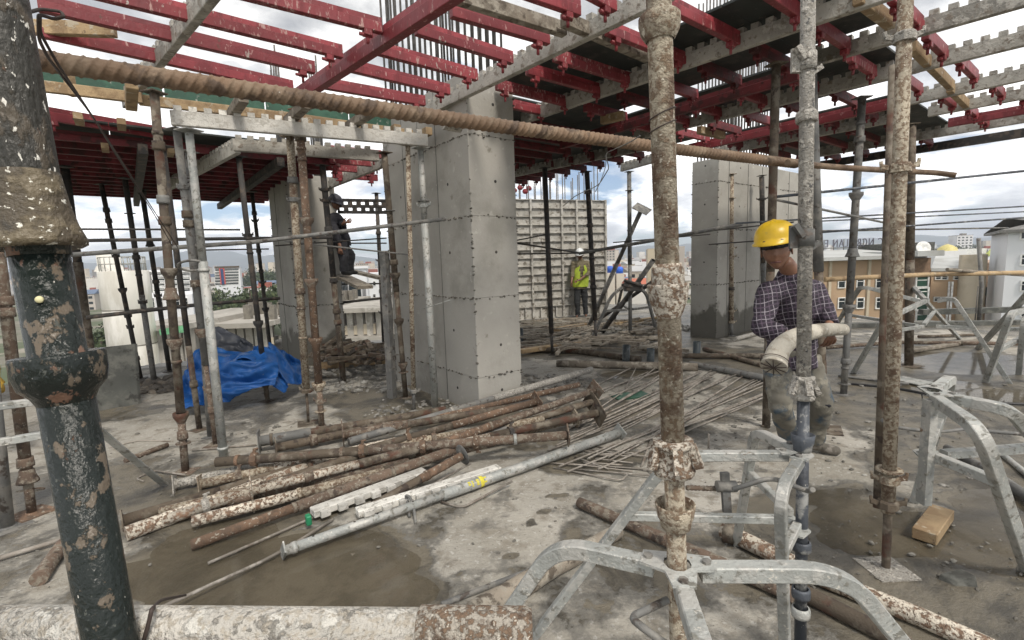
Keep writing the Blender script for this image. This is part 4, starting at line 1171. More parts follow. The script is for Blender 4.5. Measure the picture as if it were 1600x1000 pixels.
rail((802, 379), 8.3, (905, 395), 9.2, 0.016, 'darksteel', 'dark rod crossing the formwork panel, sloping right')
rail((800, 397), 8.6, (930, 395), 9.0, 0.014, 'darksteel', 'dark rod crossing the formwork panel, level')
rail((800, 377), 9.0, (856, 366), 9.0, 0.012, 'darksteel', 'dark rod crossing the formwork panel, sloping up')
rail((905, 396), 8.6, (1160, 350), 6.6, 0.028, 'darkgalv', 'heavy grey tube passing behind the central prop to the wide column', 'scaffold_tube', 'tube', mid=[((1030, 374), 7.6)])
rail((958, 379), 8.2, (1110, 366), 7.4, 0.010, 'darksteel', 'thin rod above the heavy grey tube')
rail((1060, 366), 8.0, (1240, 347), 6.4, 0.010, 'darksteel', 'thin rod crossing the wide column, upper')
rail((1108, 382), 8.0, (1240, 372), 6.4, 0.010, 'darksteel', 'thin rod crossing the wide column, lower')
RRr = [((1208, 308), 4.2, (1640, 263), 4.9, 0.0125, 'bluegrey', 'blue-grey rod over the sky, highest of the guard rods at right'),
       ((1212, 312), 4.2, (1392, 350), 5.2, 0.011, 'darkgalv', 'grey rod sloping down right behind the thick grey prop'),
       ((1150, 349), 5.4, (1640, 320), 6.6, 0.010, 'bluegrey', 'thin guard rod at right, second from the top'),
       ((1250, 347), 6.4, (1640, 329), 7.2, 0.009, 'bluegrey', 'thin guard rod at right, third from the top'),
       ((1284, 363), 5.6, (1640, 337), 6.4, 0.011, 'bluegrey', 'thin guard rod at right, fourth from the top'),
       ((1284, 361), 6.0, (1575, 356), 7.6, 0.012, 'darkgalv', 'thin guard rod at right, lowest, ending at the white building')]
for a_ in RRr:
    rail(a_[0], a_[1], a_[2], a_[3], a_[4], a_[5], a_[6])
rail((1288, 437), 5.6, (1640, 425), 6.2, 0.028, 'timber', 'pale round wooden pole used as a guard rail before the tan building', 'wooden_pole', 'pole', mid=[((1340, 434), 5.7), ((1450, 429), 5.9), ((1550, 427), 6.0)])
rail((1480, 421), 5.8, (1630, 432), 6.6, 0.020, 'oldtimber', 'thin dark stick lying against the wooden pole', 'wooden_stick', 'stick', mid=[((1530, 425), 6.0)])
vprop_ = None
e = MB().tube([Z(1529, 505, 0), Z(1529, 505, 0) + UP * 0.75, above(Z(1529, 505, 0), 1529, 372)], 0.035, 10)
tag(e.build('guard_post', M['darkgalv']), 'slim post at the slab edge before the tan building', 'post')

# bottom guard tube right in front of the camera
P0, P1 = D(-160, 980, 0.83), D(820, 986, 0.86)
t = thing('guard_tube', 'cement-covered guard tube along the bottom edge of the picture, nearest the camera', 'tube', (P0 + P1) / 2)
dd = (P1 - P0).normalized()
MB().lathe(P0, dd, [(0, 0), (0, 0.0355), ((P1 - P0).length, 0.0355), ((P1 - P0).length, 0)], 40).build('tube', M['palecrust'], t)
q = D(652, 985, 0.853)
MB().lathe(q, dd, [(0, 0.035), (0.004, 0.040), (0.19, 0.039), (0.200, 0.0355), (0.203, 0.0)], 40).build('end_sleeve', M['finerust'], t)
wire([D(222, 1010, 0.80), D(232, 975, 0.80), D(237, 952, 0.80), D(250, 938, 1.05), D(290, 930, 1.5)], 'rusty wire tying the guard tube at lower left', 0.0035)

# ------------------------------------------------------------------ folding tripods that hold the props upright
def square_prof(w, h=None):
    h = h or w
    c = 0.003
    return [(w / 2 - c, -h / 2), (w / 2, -h / 2 + c), (w / 2, h / 2 - c), (w / 2 - c, h / 2), (-w / 2 + c, h / 2), (-w / 2, h / 2 - c), (-w / 2, -h / 2 + c), (-w / 2 + c, -h / 2)]


def tripod(label, axis, ztop, zlow, legs, mat='galv', w=0.036, r=0.04, group='folding tripods', plate=True, handle=None):
    """legs: (point where the arm bends, foot point or None)"""
    axis = Vector((axis.x, axis.y, 0))
    t = thing('folding_tripod', label, 'tripod', axis, group)
    c1, c2 = axis + UP * ztop, axis + UP * zlow
    for bend, foot in legs:
        bend, foot = Vector(bend), Vector(foot)
        dh = Vector((bend.x - axis.x, bend.y - axis.y, 0)).normalized()
        path = tube_path([c1 + dh * (r + 0.02), bend, foot], 8)
        MB().sweep(path, square_prof(w), up=UP).build('leg', M[mat], t)
        # low brace from the leg back to the prop
        k = (bend.z - zlow) / (bend.z - foot.z)
        on = bend.lerp(foot, k)
        MB().sweep([c2 + dh * (r + 0.02), on], square_prof(w * 0.86), up=UP).build('brace', M[mat], t)
    if plate:
        for c, nm in ((c1 + UP * (w / 2 + 0.003), 'top_plate'), (c2 - UP * (w / 2 + 0.003), 'low_plate')):
            b = MB(); ring_ = []
            dirs = [math.atan2(l[0].y - axis.y, l[0].x - axis.x) for l in legs]
            for a_ in sorted(dirs):
                for o_ in (-0.30, 0.30):
                    ring_.append((a_ + o_, r + 0.055))
                ring_.append((a_ + math.pi / len(dirs), r + 0.012))
            ring_.sort()
            vs_ = [c + Vector((math.cos(a_) * q, math.sin(a_) * q, 0)) for a_, q in ring_]
            n = len(vs_)
            inner = [c + Vector((math.cos(a_), math.sin(a_), 0)) * (r * 0.93) for a_, q in ring_]
            lo = [v - UP * 0.007 for v in vs_]
            ilo = [v - UP * 0.007 for v in inner]
            al = vs_ + inner + lo + ilo
            fs = []
            for i in range(n):
                j = (i + 1) % n
                fs += [(i, j, n + j, n + i), (2 * n + j, 2 * n + i, 3 * n + i, 3 * n + j), (j, i, 2 * n + i, 2 * n + j)]
            b.add(al, fs)
            b.build(nm, M[mat], t, fix=True)
            if nm == 'top_plate':
                for a_ in dirs:
                    q = c + Vector((math.cos(a_), math.sin(a_), 0)) * (r + 0.035)
                    MB().lathe(q, UP, [(0, 0.012), (0.007, 0.012), (0.007, 0)], 6, False).build('bolt', M['darkgalv'], t)
    if handle:
        MB().tube(tube_path([Vector(p) for p in handle]), 0.009, 8).build('clamp_handle', M['darkgalv'], t)
    return t


def on_axis(P0, P1, y):
    d = (P1 - P0).normalized()
    return P0 + d * t_at(P0, P1, y)


# tripod of the central prop
c = on_axis(CP0, CP1, 893)
zt = c.z
print('tripod1 z', zt, 'foot', CP0)
zl = zt - 0.42
LB = Z(868, 850, zt)
RBend = Z(1318, 893, zt)
FB = Z(1112, 1060, zt)
tripod('galvanised tripod round the big central prop, nearest the camera', c, zt, zl,
       [(LB, Z(640, 1180, 0)), (RBend, Z(1560, 1190, 0)), (FB, Z(1260, 1900, 0))],
       handle=[c + Vector((-0.03, -0.02, -0.06)), D(985, 965, 1.15), D(1010, 985, 1.10), D(1045, 1010, 1.08)], w=0.040, r=0.036)
# tripod of the crusted prop
c = on_axis(TP0, TP1, 712)
zt2 = c.z
c2 = on_axis(TP0, TP1, 815)
print('tripod2 z', zt2, c2.z, 'foot', TP0)
tripod('galvanised tripod of the cement-crusted prop, in front of the worker', c, zt2, c2.z,
       [(Z(1050, 712, zt2), Z(830, 1000, 0)), (Z(1180, 672, zt2), Z(1150, 852, 0)), (Z(1219, 768, zt2), Z(1228, 1060, 0))], w=0.034, r=0.034,
       handle=[D(1145, 765, 1.72), D(1205, 745, 1.72), D(1262, 768, 1.74), D(1270, 765, 1.66)])
t = thing('screw_clamp', 'threaded clamp rod beside the tripod of the crusted prop', 'clamp', D(1125, 762, 1.9))
MB().tube([D(1072 + k * 3, 762 + 0.1 * k, 1.9) for k in range(24)], 0.011, 10, scales=[1 if k % 2 else 0.8 for k in range(24)]).build('threaded_rod', M['rust'], t)
MB().bar(D(1132, 738, 1.88), D(1136, 800, 1.88), 0.03, 0.02, up=Vector((0, 1, 0))).rod(D(1120, 760, 1.88), D(1150, 760, 1.88), 0.022, 10).build('wing_nut', M['darkgalv'], t)

# tripod of the right prop
c = on_axis(RP0, RP1, 622)
zt3 = c.z; c2 = on_axis(RP0, RP1, 705)
A3 = Z(1432, 618, zt3)
axis3 = Vector((RP0.x + 0.13, RP0.y + 0.12, 0))
print('tripod3 z', zt3, c2.z)
q = Z(1448, 700, c2.z)
ax3 = Z(1452, 617, zt3)
tripod('galvanised tripod beside the mottled right prop, arms bending to the right', Z(1452, 617, zt3), zt3, zt3 - 0.27,
       [(Z(1578, 640, zt3), Z(1700, 790, 0)), (Z(1532, 672, zt3), Z(1608, 895, 0)), (Z(1490, 588, zt3), Z(1428, 785, 0))], w=0.046, r=0.05,
       handle=[D(1378, 656, 2.5), D(1390, 666, 2.45), D(1460, 676, 2.6), D(1530, 668, 2.8)])
MBp = MB().bar(Z(1454, 625, zt3), Z(1455, 625, zt3) - UP * 0.5, 0.05, 0.035, up=Vector((1, 0, 0)))
tag(MBp.build('steel_channel', M['galv']), 'upright galvanised channel in the tripod beside the mottled right prop', 'channel')
wire([D(1440, 615, 2.5), D(1444, 640, 2.5), D(1438, 680, 2.5), D(1446, 700, 2.5)], 'thin black wire hanging on the right tripod', 0.003, 'cable')
e = MB().tube([D(1525 + k * 4, 672 + k * 0.35, 2.9) for k in range(20)], 0.012, 10, scales=[1 if k % 2 else 0.8 for k in range(20)])
tag(e.build('threaded_rod', M['darkgalv']), 'threaded rod sticking out to the right of the right tripod', 'rod')

# farther tripods
tripod('dull tripod behind the worker, in front of the tan building', Vector((4.95, 5.75, 0)), Z(1400, 462, 0.86).z * 0 + 0.92, 0.62,
       [(D(1345, 447, 6.0), Z(1292, 530, 0)), (D(1490, 466, 5.6), Z(1578, 600, 0)), (D(1424, 446, 6.4), Z(1500, 530, 0)), (D(1382, 500, 5.2), Z(1333, 583, 0))], w=0.045, r=0.07, plate=False)
tripod('dull tripod at the right edge standing in the wet patch', Z(1620, 560, 0), 0.72, 0.42,
       [(D(1580, 490, 5.0), Z(1540, 598, 0)), (D(1610, 455, 5.4), Z(1528, 545, 0)), (D(1640, 520, 5.0), Z(1690, 590, 0)), (D(1600, 500, 5.6), Z(1592, 585, 0))], w=0.055, r=0.09, plate=False)
tripod('far dark tripod beyond the central prop, at the lone prop', Z(985, 528, 0), 1.05, 0.55,
       [(D(955, 462, 9.2), Z(925, 530, 0)), (D(1010, 458, 9.6), Z(1026, 520, 0)), (D(972, 450, 10), Z(960, 500, 0))], mat='darkgalv', w=0.05, r=0.05, plate=False)
# galvanised bits at far left behind the black prop
for p, q, lab in [((-20, 637), (52, 628), 'upper galvanised tripod arm at the left edge'), ((-20, 694), (65, 680), 'lower galvanised tripod arm at the left edge')]:
    e = MB().sweep([D(*p, 2.3), D(*q, 2.4)], square_prof(0.035)); tag(e.build('galvanised_strut', M['galv']), lab, 'tripod arm')
e = MB().sweep([D(140, 660, 2.7), Z(256, 757, 0.02)], square_prof(0.05, 0.015)); tag(e.build('galvanised_strut', M['galv']), 'flat galvanised leg slanting to the floor right of the black prop', 'tripod leg')

# leaning struts in the middle distance
prop('slanting grey strut with a pale head plate left of the lone prop', Z(919, 512, 0), D(1003, 326, 8.9), low=('darkgalv', 0.045), high=('darkgalv', 0.040), split=0.6, base=0.15, head=0.3)
prop('dark strut slanting from the rubble up behind the central prop', Z(940, 520, 0), D(1022, 405, 8.6), low=('darksteel', 0.05), high=('darkgalv', 0.045), split=0.5, base=0, head=0)
prop('dark strut slanting just under the other one', Z(935, 500, 0), D(1020, 440, 9.4), low=('darksteel', 0.04), high=('darksteel', 0.04), split=0.5, base=0, head=0)
e = MB().box(D(988, 448, 8.8), (0.28, 0.18, 0.16)).bar(D(972, 445, 8.7), D(1003, 452, 8.8), 0.08, 0.05).rod(D(975, 438, 8.7), D(1004, 447, 8.7), 0.03)
tag(e.build('prop_clamp', M['darksteel'], bevel=0.01), 'dark clamp head where the struts meet the lone prop', 'clamp')

# ------------------------------------------------------------------ pile of steel props on the floor
def lay(label, p, zp, q, zq, low, high, split, rings=(), base=0.13, head=0.0, thread=False, basew=None, **kw):
    return prop(label, Z(*p, zp), Z(*q, zq), low=low, high=high, split=split, rings=rings, base=base, head=head, thread=thread, group='steel props piled on the floor', basew=basew, **kw)


PILE = [
    ('cream flaking prop lying lowest at the left end of the pile', (197, 834), .045, (520, 715), .07, ('rustwhite', .038), ('rustwhite', .036), .6, [(.5, 'band', None), (1.1, 'nut', 'brown')], 0, 0),
    ('brown prop lying just in front of the flaking cream one', (298, 852), .03, (722, 698), .14, ('orange', .026), ('rust', .031), .32, [(.55, 'band', 'rust'), (1.2, 'band', None)], 0, 0),
    ('brown prop ending in a round dished plate, lying on the pile', (583, 790), .035, (722, 712), .17, ('brown', .024), ('orange', .026), .5, [(.4, 'band', None)], 0, 0),
    ('dark brown prop at the back left of the pile, long and plain', (190, 815), .035, (470, 730), .06, ('brown', .034), ('brown', .032), .5, [], .14, 0),
    ('whitish flaked prop ending left behind the black prop', (198, 832), .04, (560, 712), .13, ('rustwhite', .03), ('brown', .03), .55, [(.4, 'nut', 'crust')], 0, 0),
    ('pale stubby prop with a square plate at the left end of the pile', (272, 757), .05, (470, 714), .08, ('crust', .030), ('crust', .032), .35, [(.12, 'band', None)], .13, 0),
    ('cream and rust prop right in front of the pale stubby one', (312, 757), .045, (620, 690), .12, ('mottled', .030), ('rustwhite', .034), .35, [(.25, 'nut', 'rust')], .13, 0),
    ('prop whose dark square plate faces the camera in the middle of the pile left', (392, 768), .13, (700, 690), .17, ('rustwhite', .024), ('brown', .030), .5, [(.35, 'collar', 'rust')], .19, 0),
    ('flaking prop lying right of the dark square plate', (250, 800), .05, (640, 706), .15, ('mottled', .026), ('rustwhite', .028), .4, [(.7, 'band', None)], 0, 0),
    ('prop with a big upright end plate at the back left of the pile', (404, 690), .10, (700, 640), .13, ('darkgalv', .040), ('brown', .034), .25, [(.1, 'band', None)], .19, 0),
    ('long brown prop lying over the others with brass-like bands', (338, 722), .16, (888, 680), .20, ('brown', .031), ('rust', .031), .42, [(.15, 'band', 'orange'), (.27, 'nut', 'orange'), (.9, 'band', None), (1.05, 'nut', 'orange'), (1.5, 'nut', 'orange'), (1.9, 'nut', 'orange'), (2.2, 'band', 'galv')], 0, .13),
    ('prop with an upright steel plate at its middle left end', (535, 680), .14, (840, 630), .16, ('rust', .032), ('brown', .030), .3, [], .19, 0),
    ('grey cemented prop, topmost at the back of the pile', (545, 690), .12, (925, 577), .22, ('darkgalv', .028), ('crust', .032), .5, [(1.0, 'band', None), (1.9, 'band', None)], 0, 0),
    ('orange-brown prop under the grey cemented one', (650, 660), .13, (905, 601), .17, ('orange', .024), ('orange', .026), .5, [], 0, 0),
    ('brown prop crossing the pile with a plate at its right end', (540, 712), .12, (838, 628), .2, ('brown', .028), ('orange', .03), .5, [(.5, 'nut', None)], 0, .16),
    ('rusty prop with a square plate at its right end, under the upright plate', (650, 706), .14, (930, 610), .22, ('orange', .030), ('rust', .028), .4, [(.7, 'band', None)], 0, .17),
    ('mottled prop with a tilted black plate at its right end', (630, 712), .10, (935, 645), .16, ('rustwhite', .028), ('brown', .030), .4, [(.9, 'nut', 'darksteel')], 0, .2),
    ('cream speckled prop buried in the middle of the pile', (560, 706), .1, (850, 655), .13, ('mottled', .030), ('mottled', .030), .5, [(.6, 'nut', 'rust')], 0, 0),
    ('brown prop buried at the back of the pile', (430, 700), .07, (720, 640), .09, ('brown', .032), ('rust', .030), .5, [(.3, 'collar', None)], .14, 0),
    ('rusty prop buried at the left of the pile', (300, 795), .05, (640, 722), .09, ('rust', .03), ('rust', .03), .5, [(.4, 'nut', None)], 0, 0),
    ('brown prop on the floor under the right end of the pile', (560, 735), .05, (900, 655), .08, ('brown', .03), ('mottled', .028), .5, [(.8, 'nut', None)], 0, .14),
    ('thin brown prop behind the dished plate, crossing under the banded one', (600, 735), .1, (800, 684), .13, ('brown', .026), ('rust', .026), .5, [], 0, 0),
    ('whitish prop lying low between the brown front prop and the square plate', (300, 815), .05, (610, 735), .09, ('rustwhite', .030), ('mottled', .030), .5, [(.6, 'band', None)], 0, 0),
    ('grey prop end with an upright plate among the right ends', (720, 690), .1, (925, 628), .13, ('darkgalv', .026), ('brown', .028), .5, [], 0, .18),
    ('dark prop filling the heart of the pile', (470, 735), .04, (790, 668), .05, ('brown', .035), ('brown', .033), .5, [], 0, 0),
    ('cream speckled prop low in the middle of the pile', (420, 765), .04, (760, 690), .06, ('rustwhite', .033), ('mottled', .033), .5, [(.5, 'band', None)], 0, 0),
]
for a_ in PILE:
    lay(*a_[:10], head=a_[10] if len(a_) > 10 else 0) if False else prop(a_[0], Z(*a_[1], a_[2]), Z(*a_[3], a_[4]), low=(a_[5][0], a_[5][1] * 1.14), high=(a_[6][0], a_[6][1] * 1.14), split=a_[7], rings=a_[8], base=a_[9], head=a_[10], group='steel props piled on the floor')
e = MB(); pp = Z(722, 711, .17); dd = (pp - Z(583, 790, .035)).normalized()
e.lathe(pp, dd, [(0, .0), (0, .075), (.005, .078), (.008, .07), (.008, 0)], 24); tag(e.build('dished_plate', M['darkgalv']), 'round dished steel plate on the end of a brown prop in the pile', 'plate')
# the bright galvanised prop in front of the pile
g = prop('long bright galvanised prop with yellow markings in front of the pile', Z(441, 862, .05), Z(968, 676, .06), low=('galv', .027), high=('galv', .036), split=.36, rings=[(.06, 'band', None)], base=0.15, head=0.12, basew=.06)
P0, P1 = Z(441, 862, .05), Z(968, 676, .06); dd = (P1 - P0).normalized()
for i, f_ in enumerate((.07, .17, .23, .33)):
    MB().lathe(P0 + dd * (f_ * 2.3) + UP * .0262, UP, [(0, .007), (.0016, .007), (.0016, 0)], 12).build('pin_hole', M['darksteel'], g)
for p_, q_ in ((656, 666), (672, 690)):
    A_, B_ = P0 + dd * t_at(P0, P1, proj(Z(p_, 775, .05))[1]), None
b = MB(); ym = P0.lerp(P1, .46)
nrm = (CP - ym); nrm = (nrm - dd * nrm.dot(dd)).normalized(); cr = dd.cross(nrm)
rnd2 = random.Random(11)
for s0, wd in ((-.075, .018), (-.05, .012), (-.01, .02), (.02, .022), (.05, .02)):
    for hh_ in (-.018, -.004, .010):
        if rnd2.random() < .8:
            a0_ = math.asin(max(-1, min(1, hh_ / .036)))
            c_ = ym + dd * s0 + (nrm * math.cos(a0_) + cr * math.sin(a0_)) * .0365
            tdir = (cr * math.cos(a0_) - nrm * math.sin(a0_))
            b.bar(c_ - tdir * .006, c_ + tdir * .006, wd, .0012, up=(nrm * math.cos(a0_) + cr * math.sin(a0_)))
b.build('yellow_marks', M['yellowmark'], g)
yb = MB(); yb.lathe(ym + dd * .012, dd, [(0, .0361), (0, .0366), (.028, .0366), (.028, .0361)], 28); yb.build('yellow_band', M['yellowmark'], g)
MB().tube(tube_path([Z(640, 808, .01), Z(636, 782, .07), Z(634, 774, .10), Z(640, 776, .10), Z(646, 790, .05), Z(650, 818, .01)]), .009, 8).build('locking_pin', M['darkgalv'], g)
# toothed beams lying by it
for p, q, w_, lab in (((488, 806), (664, 741), .085, 'whitish toothed beam with a green end cap lying on its side before the pile'), ((558, 806), (780, 736), .075, 'whitish toothed beam lying right behind the bright galvanised prop')):
    A_, B_ = Z(*p, .035), Z(*q, .05)
    t = thing('toothed_beam', lab, 'beam', A_, 'toothed beams lying on the floor')
    dd2 = (B_ - A_).normalized(); sd2 = dd2.cross(UP).normalized()
    MB().bar(A_ + UP * .02, B_ + UP * .02, w_, .045).build('beam_body', M['toothwhite'], t, bevel=.004)
    n_ = int((B_ - A_).length / .11)
    rz_ = Matrix.Rotation(math.atan2(dd2.y, dd2.x), 3, 'Z')
    tm = None
    for i in range(n_):
        c_ = (A_ + UP * .02).lerp(B_ + UP * .02, (.06 + .11 * i) / (B_ - A_).length) + sd2 * (w_ / 2 + .016)
        if tm is None:
            o = MB().box(c_, (.058, .034, .04), rz_).build('tooth', M['toothwhite'], t, origin=c_); tm = o.data
        else:
            share('tooth', tm, t, c_)
e = MB().box(Z(482, 812, .06), (.03, .05, .06), Matrix.Rotation(.6, 3, 'Z')); tag(e.build('end_cap', M['green'], bevel=.006), 'green plastic cap at the end of the whitish toothed beam', 'cap')

# ------------------------------------------------------------------ loose reinforcing bars
rnd = random.Random(21)
RBG = 'straight reinforcing bars lying beyond the tube pile'
k = 0
for i in range(34):
    f_ = i / 33
    # right-hand ends spread along a line, left-hand ends likewise
    xr, yr = 1010 + 235 * f_ + rnd.uniform(-25, 25), 572 + 22 * f_ + rnd.uniform(-6, 8)
    xl, yl = 850 + 70 * f_ + rnd.uniform(-40, 50), 645 + 92 * f_ + rnd.uniform(-10, 10)
    if rnd.random() < .25:
        xl += 110; yl -= 38
    P0, P1 = Z(xl, yl, .012 + rnd.random() * .03), Z(xr, yr, .012 + rnd.random() * .03)
    mid = P0.lerp(P1, .5) + Vector((rnd.uniform(-.02, .02), rnd.uniform(-.02, .02), 0))
    e = MB().tube([P0, P0.lerp(mid, .5), mid, mid.lerp(P1, .5), P1], .0075 if rnd.random() < .7 else .010, 7)
    tag(e.build('reinforcing_bar', M['rebar']), 'straight thin reinforcing bar lying in the fan of bars beyond the tube pile', 'rebar', RBG)
for i in range(13):
    x_, y_ = 850 + rnd.uniform(0, 90), 715 + rnd.uniform(-20, 22)
    L_ = rnd.uniform(50, 120)
    P0, P1 = Z(x_, y_, .01), Z(x_ + L_, y_ + rnd.uniform(2, 22), .01 + rnd.random() * .02)
    pts = [P0, P1]
    if rnd.random() < .5:
        pts.append(P1 + (Vector((rnd.uniform(-1, 1), rnd.uniform(-1, 1), 0)).normalized() * .12))
    e = MB().tube(tube_path(pts), .006, 7)
    tag(e.build('reinforcing_bar', M['rebar']), 'short bent reinforcing bar scattered near the foot of the fan of bars', 'rebar', 'short bent bars near the fan')
for p, zp, q, zq, r_, lab, mids in [
    ((735, 724), .1, (600, 800), .02, .008, 'thin rod sloping from the dished plate down to the toothed beam', []),
    ((325, 880), .012, (560, 778), .02, .008, 'ribbed rod lying half in the left puddle, upper', []),
    ((250, 950), .05, (520, 812), .02, .009, 'ribbed rod lying in the left puddle and reaching the guard tube', [((430, 868), .02)]),
    ((690, 784), .02, (800, 752), .05, .008, 'bent rod right of the yellow markings', [((722, 794), .01)]),
    ((1003, 728), .01, (1022, 672), .01, .010, 'short thick rod lying across the foot of the fan of bars', []),
    ((195, 720), .02, (262, 695), .03, .022, 'dark stick on the floor behind the black prop', []),
    ((-20, 878), .02, (100, 842), .03, .014, 'long thin bar on the floor at the left edge', []),
    ((170, 700), .01, (270, 690), .01, .006, 'thin wire on the floor before the board at left', [((215, 688), .01)]),
    ((300, 704), .015, (400, 695), .015, .008, 'thin stick on the floor between the left props', []),
    ((225, 752), .01, (290, 742), .03, .007, 'bent wire by the flat galvanised leg', [((212, 748), .01), ((240, 735), .02)]),
]:
    pts = [Z(*p, zp)] + [Z(*m_[0], m_[1]) for m_ in mids] + [Z(*q, zq)]
    e = MB().tube(tube_path(pts), r_, 8)
    tag(e.build('rod', M['rust' if r_ > .02 else 'rebar']), lab, 'rod')
P = Z(1107, 702, 0); e = MB().rod(P, P + UP * .13, .008, 8); tag(e.build('rod', M['rebar']), 'short bar standing up from the floor right of the central prop', 'rod')

# ------------------------------------------------------------------ round timber and tubes on the floor at right
def log(p, zp, q, zq, r0, r1, mat, label, name='tube', cat='tube', mids=()):
    pts = [Z(*p, zp)] + [Z(*m_[0], m_[1]) for m_ in mids] + [Z(*q, zq)]
    pts = [pts[i].lerp(pts[i + 1], k / 6) for i in range(len(pts) - 1) for k in range(6)] + [pts[-1]]
    n = len(pts)
    e = MB().tube(pts, 1.0, 14, scales=[(r0 + (r1 - r0) * i / (n - 1)) * (1 + (.05 * math.sin(i * 1.7) if 'wood' in name else 0)) for i in range(n)])
    return tag(e.build(name, M[mat]), label, cat)


log((905, 785), .04, (1240, 930), .04, .033, .033, 'rust', 'brown tube on the floor running from before the bars to under the tripods', mids=[((1060, 852), .04)])
log((1235, 915), .035, (1420, 1010), .035, .035, .035, 'brown', 'brown tube leaving the bottom edge below the crusted prop')
log((740, 960), .05, (965, 830), .04, .055, .04, 'oldtimber', 'peeled wooden pole under the nearest tripod', 'wooden_pole', 'pole', mids=[((850, 895), .05)])
log((690, 945), .012, (905, 862), .012, .014, .014, 'darkgalv', 'flat dark bar on the floor left of the wooden pole', 'steel_bar', 'bar')
log((1130, 828), .045, (1600, 1035), .04, .043, .036, 'rustwhite', 'flaking white and rust prop tube lying across the lower right corner', mids=[((1290, 905), .04), ((1440, 965), .04)])
e = MB().lathe(Z(1152, 838, .045), Z(1125, 828, .045) - Z(1152, 838, .045), [(0, .05), (.03, .058), (.06, .06), (.062, .04), (.02, .03)], 20); tag(e.build('tube_collar', M['brown']), 'brown collar on the end of the flaking tube under the crusted prop tripod', 'collar')
log((60, 905), .04, (98, 850), .04, .038, .034, 'rust', 'short thick rusty tube end on the floor left of the black prop')
log((1480, 700), .03, (1640, 800), .03, .03, .03, 'darkgalv', 'grey tube on the floor under the right tripod', mids=[((1560, 745), .03)])
log((1560, 705), .02, (1640, 770), .02, .02, .02, 'galv', 'thin galvanised bar on the floor at the right edge', 'steel_bar', 'bar')
log((870, 568), .05, (1090, 574), .05, .05, .06, 'oldtimber', 'pale round pole end behind the central prop', 'wooden_pole', 'pole')
log((1078, 568), .06, (1200, 592), .05, .035, .045, 'darkgalv', 'grey scaffold tube with coupler lying left of the worker', mids=[((1130, 578), .05)])
log((1060, 556), .05, (1200, 556), .05, .04, .04, 'brown', 'brown tube lying behind the pale round pole end')
log((1100, 545), .04, (1190, 570), .04, .035, .035, 'brown', 'brown tube crossing behind the grey scaffold tube')
log((1148, 530), .05, (1200, 516), .05, .04, .04, 'toothed', 'pale tube lying at the foot of the wide right column')
log((810, 545), .05, (1000, 562), .04, .05, .05, 'brown', 'long brown pole lying across the floor before the plank', 'wooden_pole', 'pole', mids=[((900, 548), .05)])
log((1310, 587), .02, (1420, 600), .02, .016, .016, 'darkgalv', 'thin grey tube on the floor right of the grey-green prop', 'tube')
log((1290, 543), .05, (1500, 536), .05, .03, .03, 'rust', 'rusty tube lying along the floor before the slab edge', 'tube', mids=[((1400, 535), .05)])
log((1500, 536), .05, (1640, 538), .05, .03, .03, 'rust', 'rusty tube at the right lying before the slab edge, second length', 'tube')
log((1435, 526), .04, (1530, 523), .04, .025, .025, 'brown', 'short brown tube lying close behind the rusty tube', 'tube')
wire([Z(1310, 598, .02), Z(1400, 606, .02), Z(1480, 622, .02), Z(1560, 630, .02), Z(1660, 634, .02)], 'thick dark cable lying over the wet floor at right', .014, 'cable', 'cable', 'cable')
e = MB().bar(Z(1422, 548, .03), Z(1540, 530, .03), .12, .04); tag(e.build('timber_board', M['oldtimber'], bevel=.004), 'grey board lying by the shiny wet patch', 'board')
e = MB().bar(Z(1400, 590, .01), Z(1448, 600, .01), .26, .012); tag(e.build('steel_sheet', M['galv']), 'small flat steel sheet behind the mottled right prop', 'sheet')
# timbers beyond, at the formwork panel
for p, q, w_, h_, mt, lab in [((812, 549), (905, 536), .14, .07, 'timber', 'yellowish timber at the left end of the long plank'), ((880, 543), (1020, 513), .20, .06, 'oldtimber', 'long pale plank slanting across the rubble'),
                              ((850, 536), (945, 505), .06, .05, 'oldtimber', 'thin pale batten on the rubble, left of the plank'), ((870, 553), (905, 512), .06, .05, 'oldtimber', 'short batten leaning over the plank'),
                              ((960, 507), (1030, 497), .12, .09, 'timber', 'light timber lying by the far tripod'), ((905, 545), (925, 515), .08, .06, 'oldtimber', 'short batten over the middle of the plank'),
                              ((860, 517), (915, 508), .12, .1, 'timber', 'yellow timber lying at the feet of the man in the vest'), ((1005, 545), (1060, 530), .1, .08, 'oldtimber', 'pale board end behind the central prop')]:
    e = MB().bar(Z(*p, .07), Z(*q, .09), w_, h_); tag(e.build('timber_board', M[mt], bevel=.006), lab, 'timber')
rnd = random.Random(5)
b = MB()
for i in range(150):
    x_, y_ = rnd.uniform(812, 1040), rnd.uniform(498, 545)
    P = Z(x_, y_, .03 + rnd.random() * .12); a_ = rnd.uniform(-.5, .9)
    L_ = rnd.uniform(.15, .9)
    dv = Vector((math.cos(a_), math.sin(a_), rnd.uniform(-.08, .08)))
    b.bar(P - dv * L_ / 2, P + dv * L_ / 2, rnd.uniform(.02, .07), rnd.uniform(.015, .05))
b.build('timber_debris', M['oldtimber'], kind='stuff')
b = MB()
for i in range(90):
    x_, y_ = rnd.uniform(505, 606), rnd.uniform(535, 562)
    P = Z(x_, y_, .05 + rnd.random() * .3); a_ = rnd.uniform(-3, 3); L_ = rnd.uniform(.2, .8)
    dv = Vector((math.cos(a_), math.sin(a_), rnd.uniform(-.3, .3)))
    b.bar(P - dv * L_ / 2, P + dv * L_ / 2, rnd.uniform(.03, .08), rnd.uniform(.02, .06))
b.build('scrap_heap', M['brown'], kind='stuff')
e = MB().bar(Z(500, 572, .06), Z(612, 562, .06), .05, .11); tag(e.build('toe_board', M['timber']), 'yellowish toe board along the slab edge left of the big column', 'board')
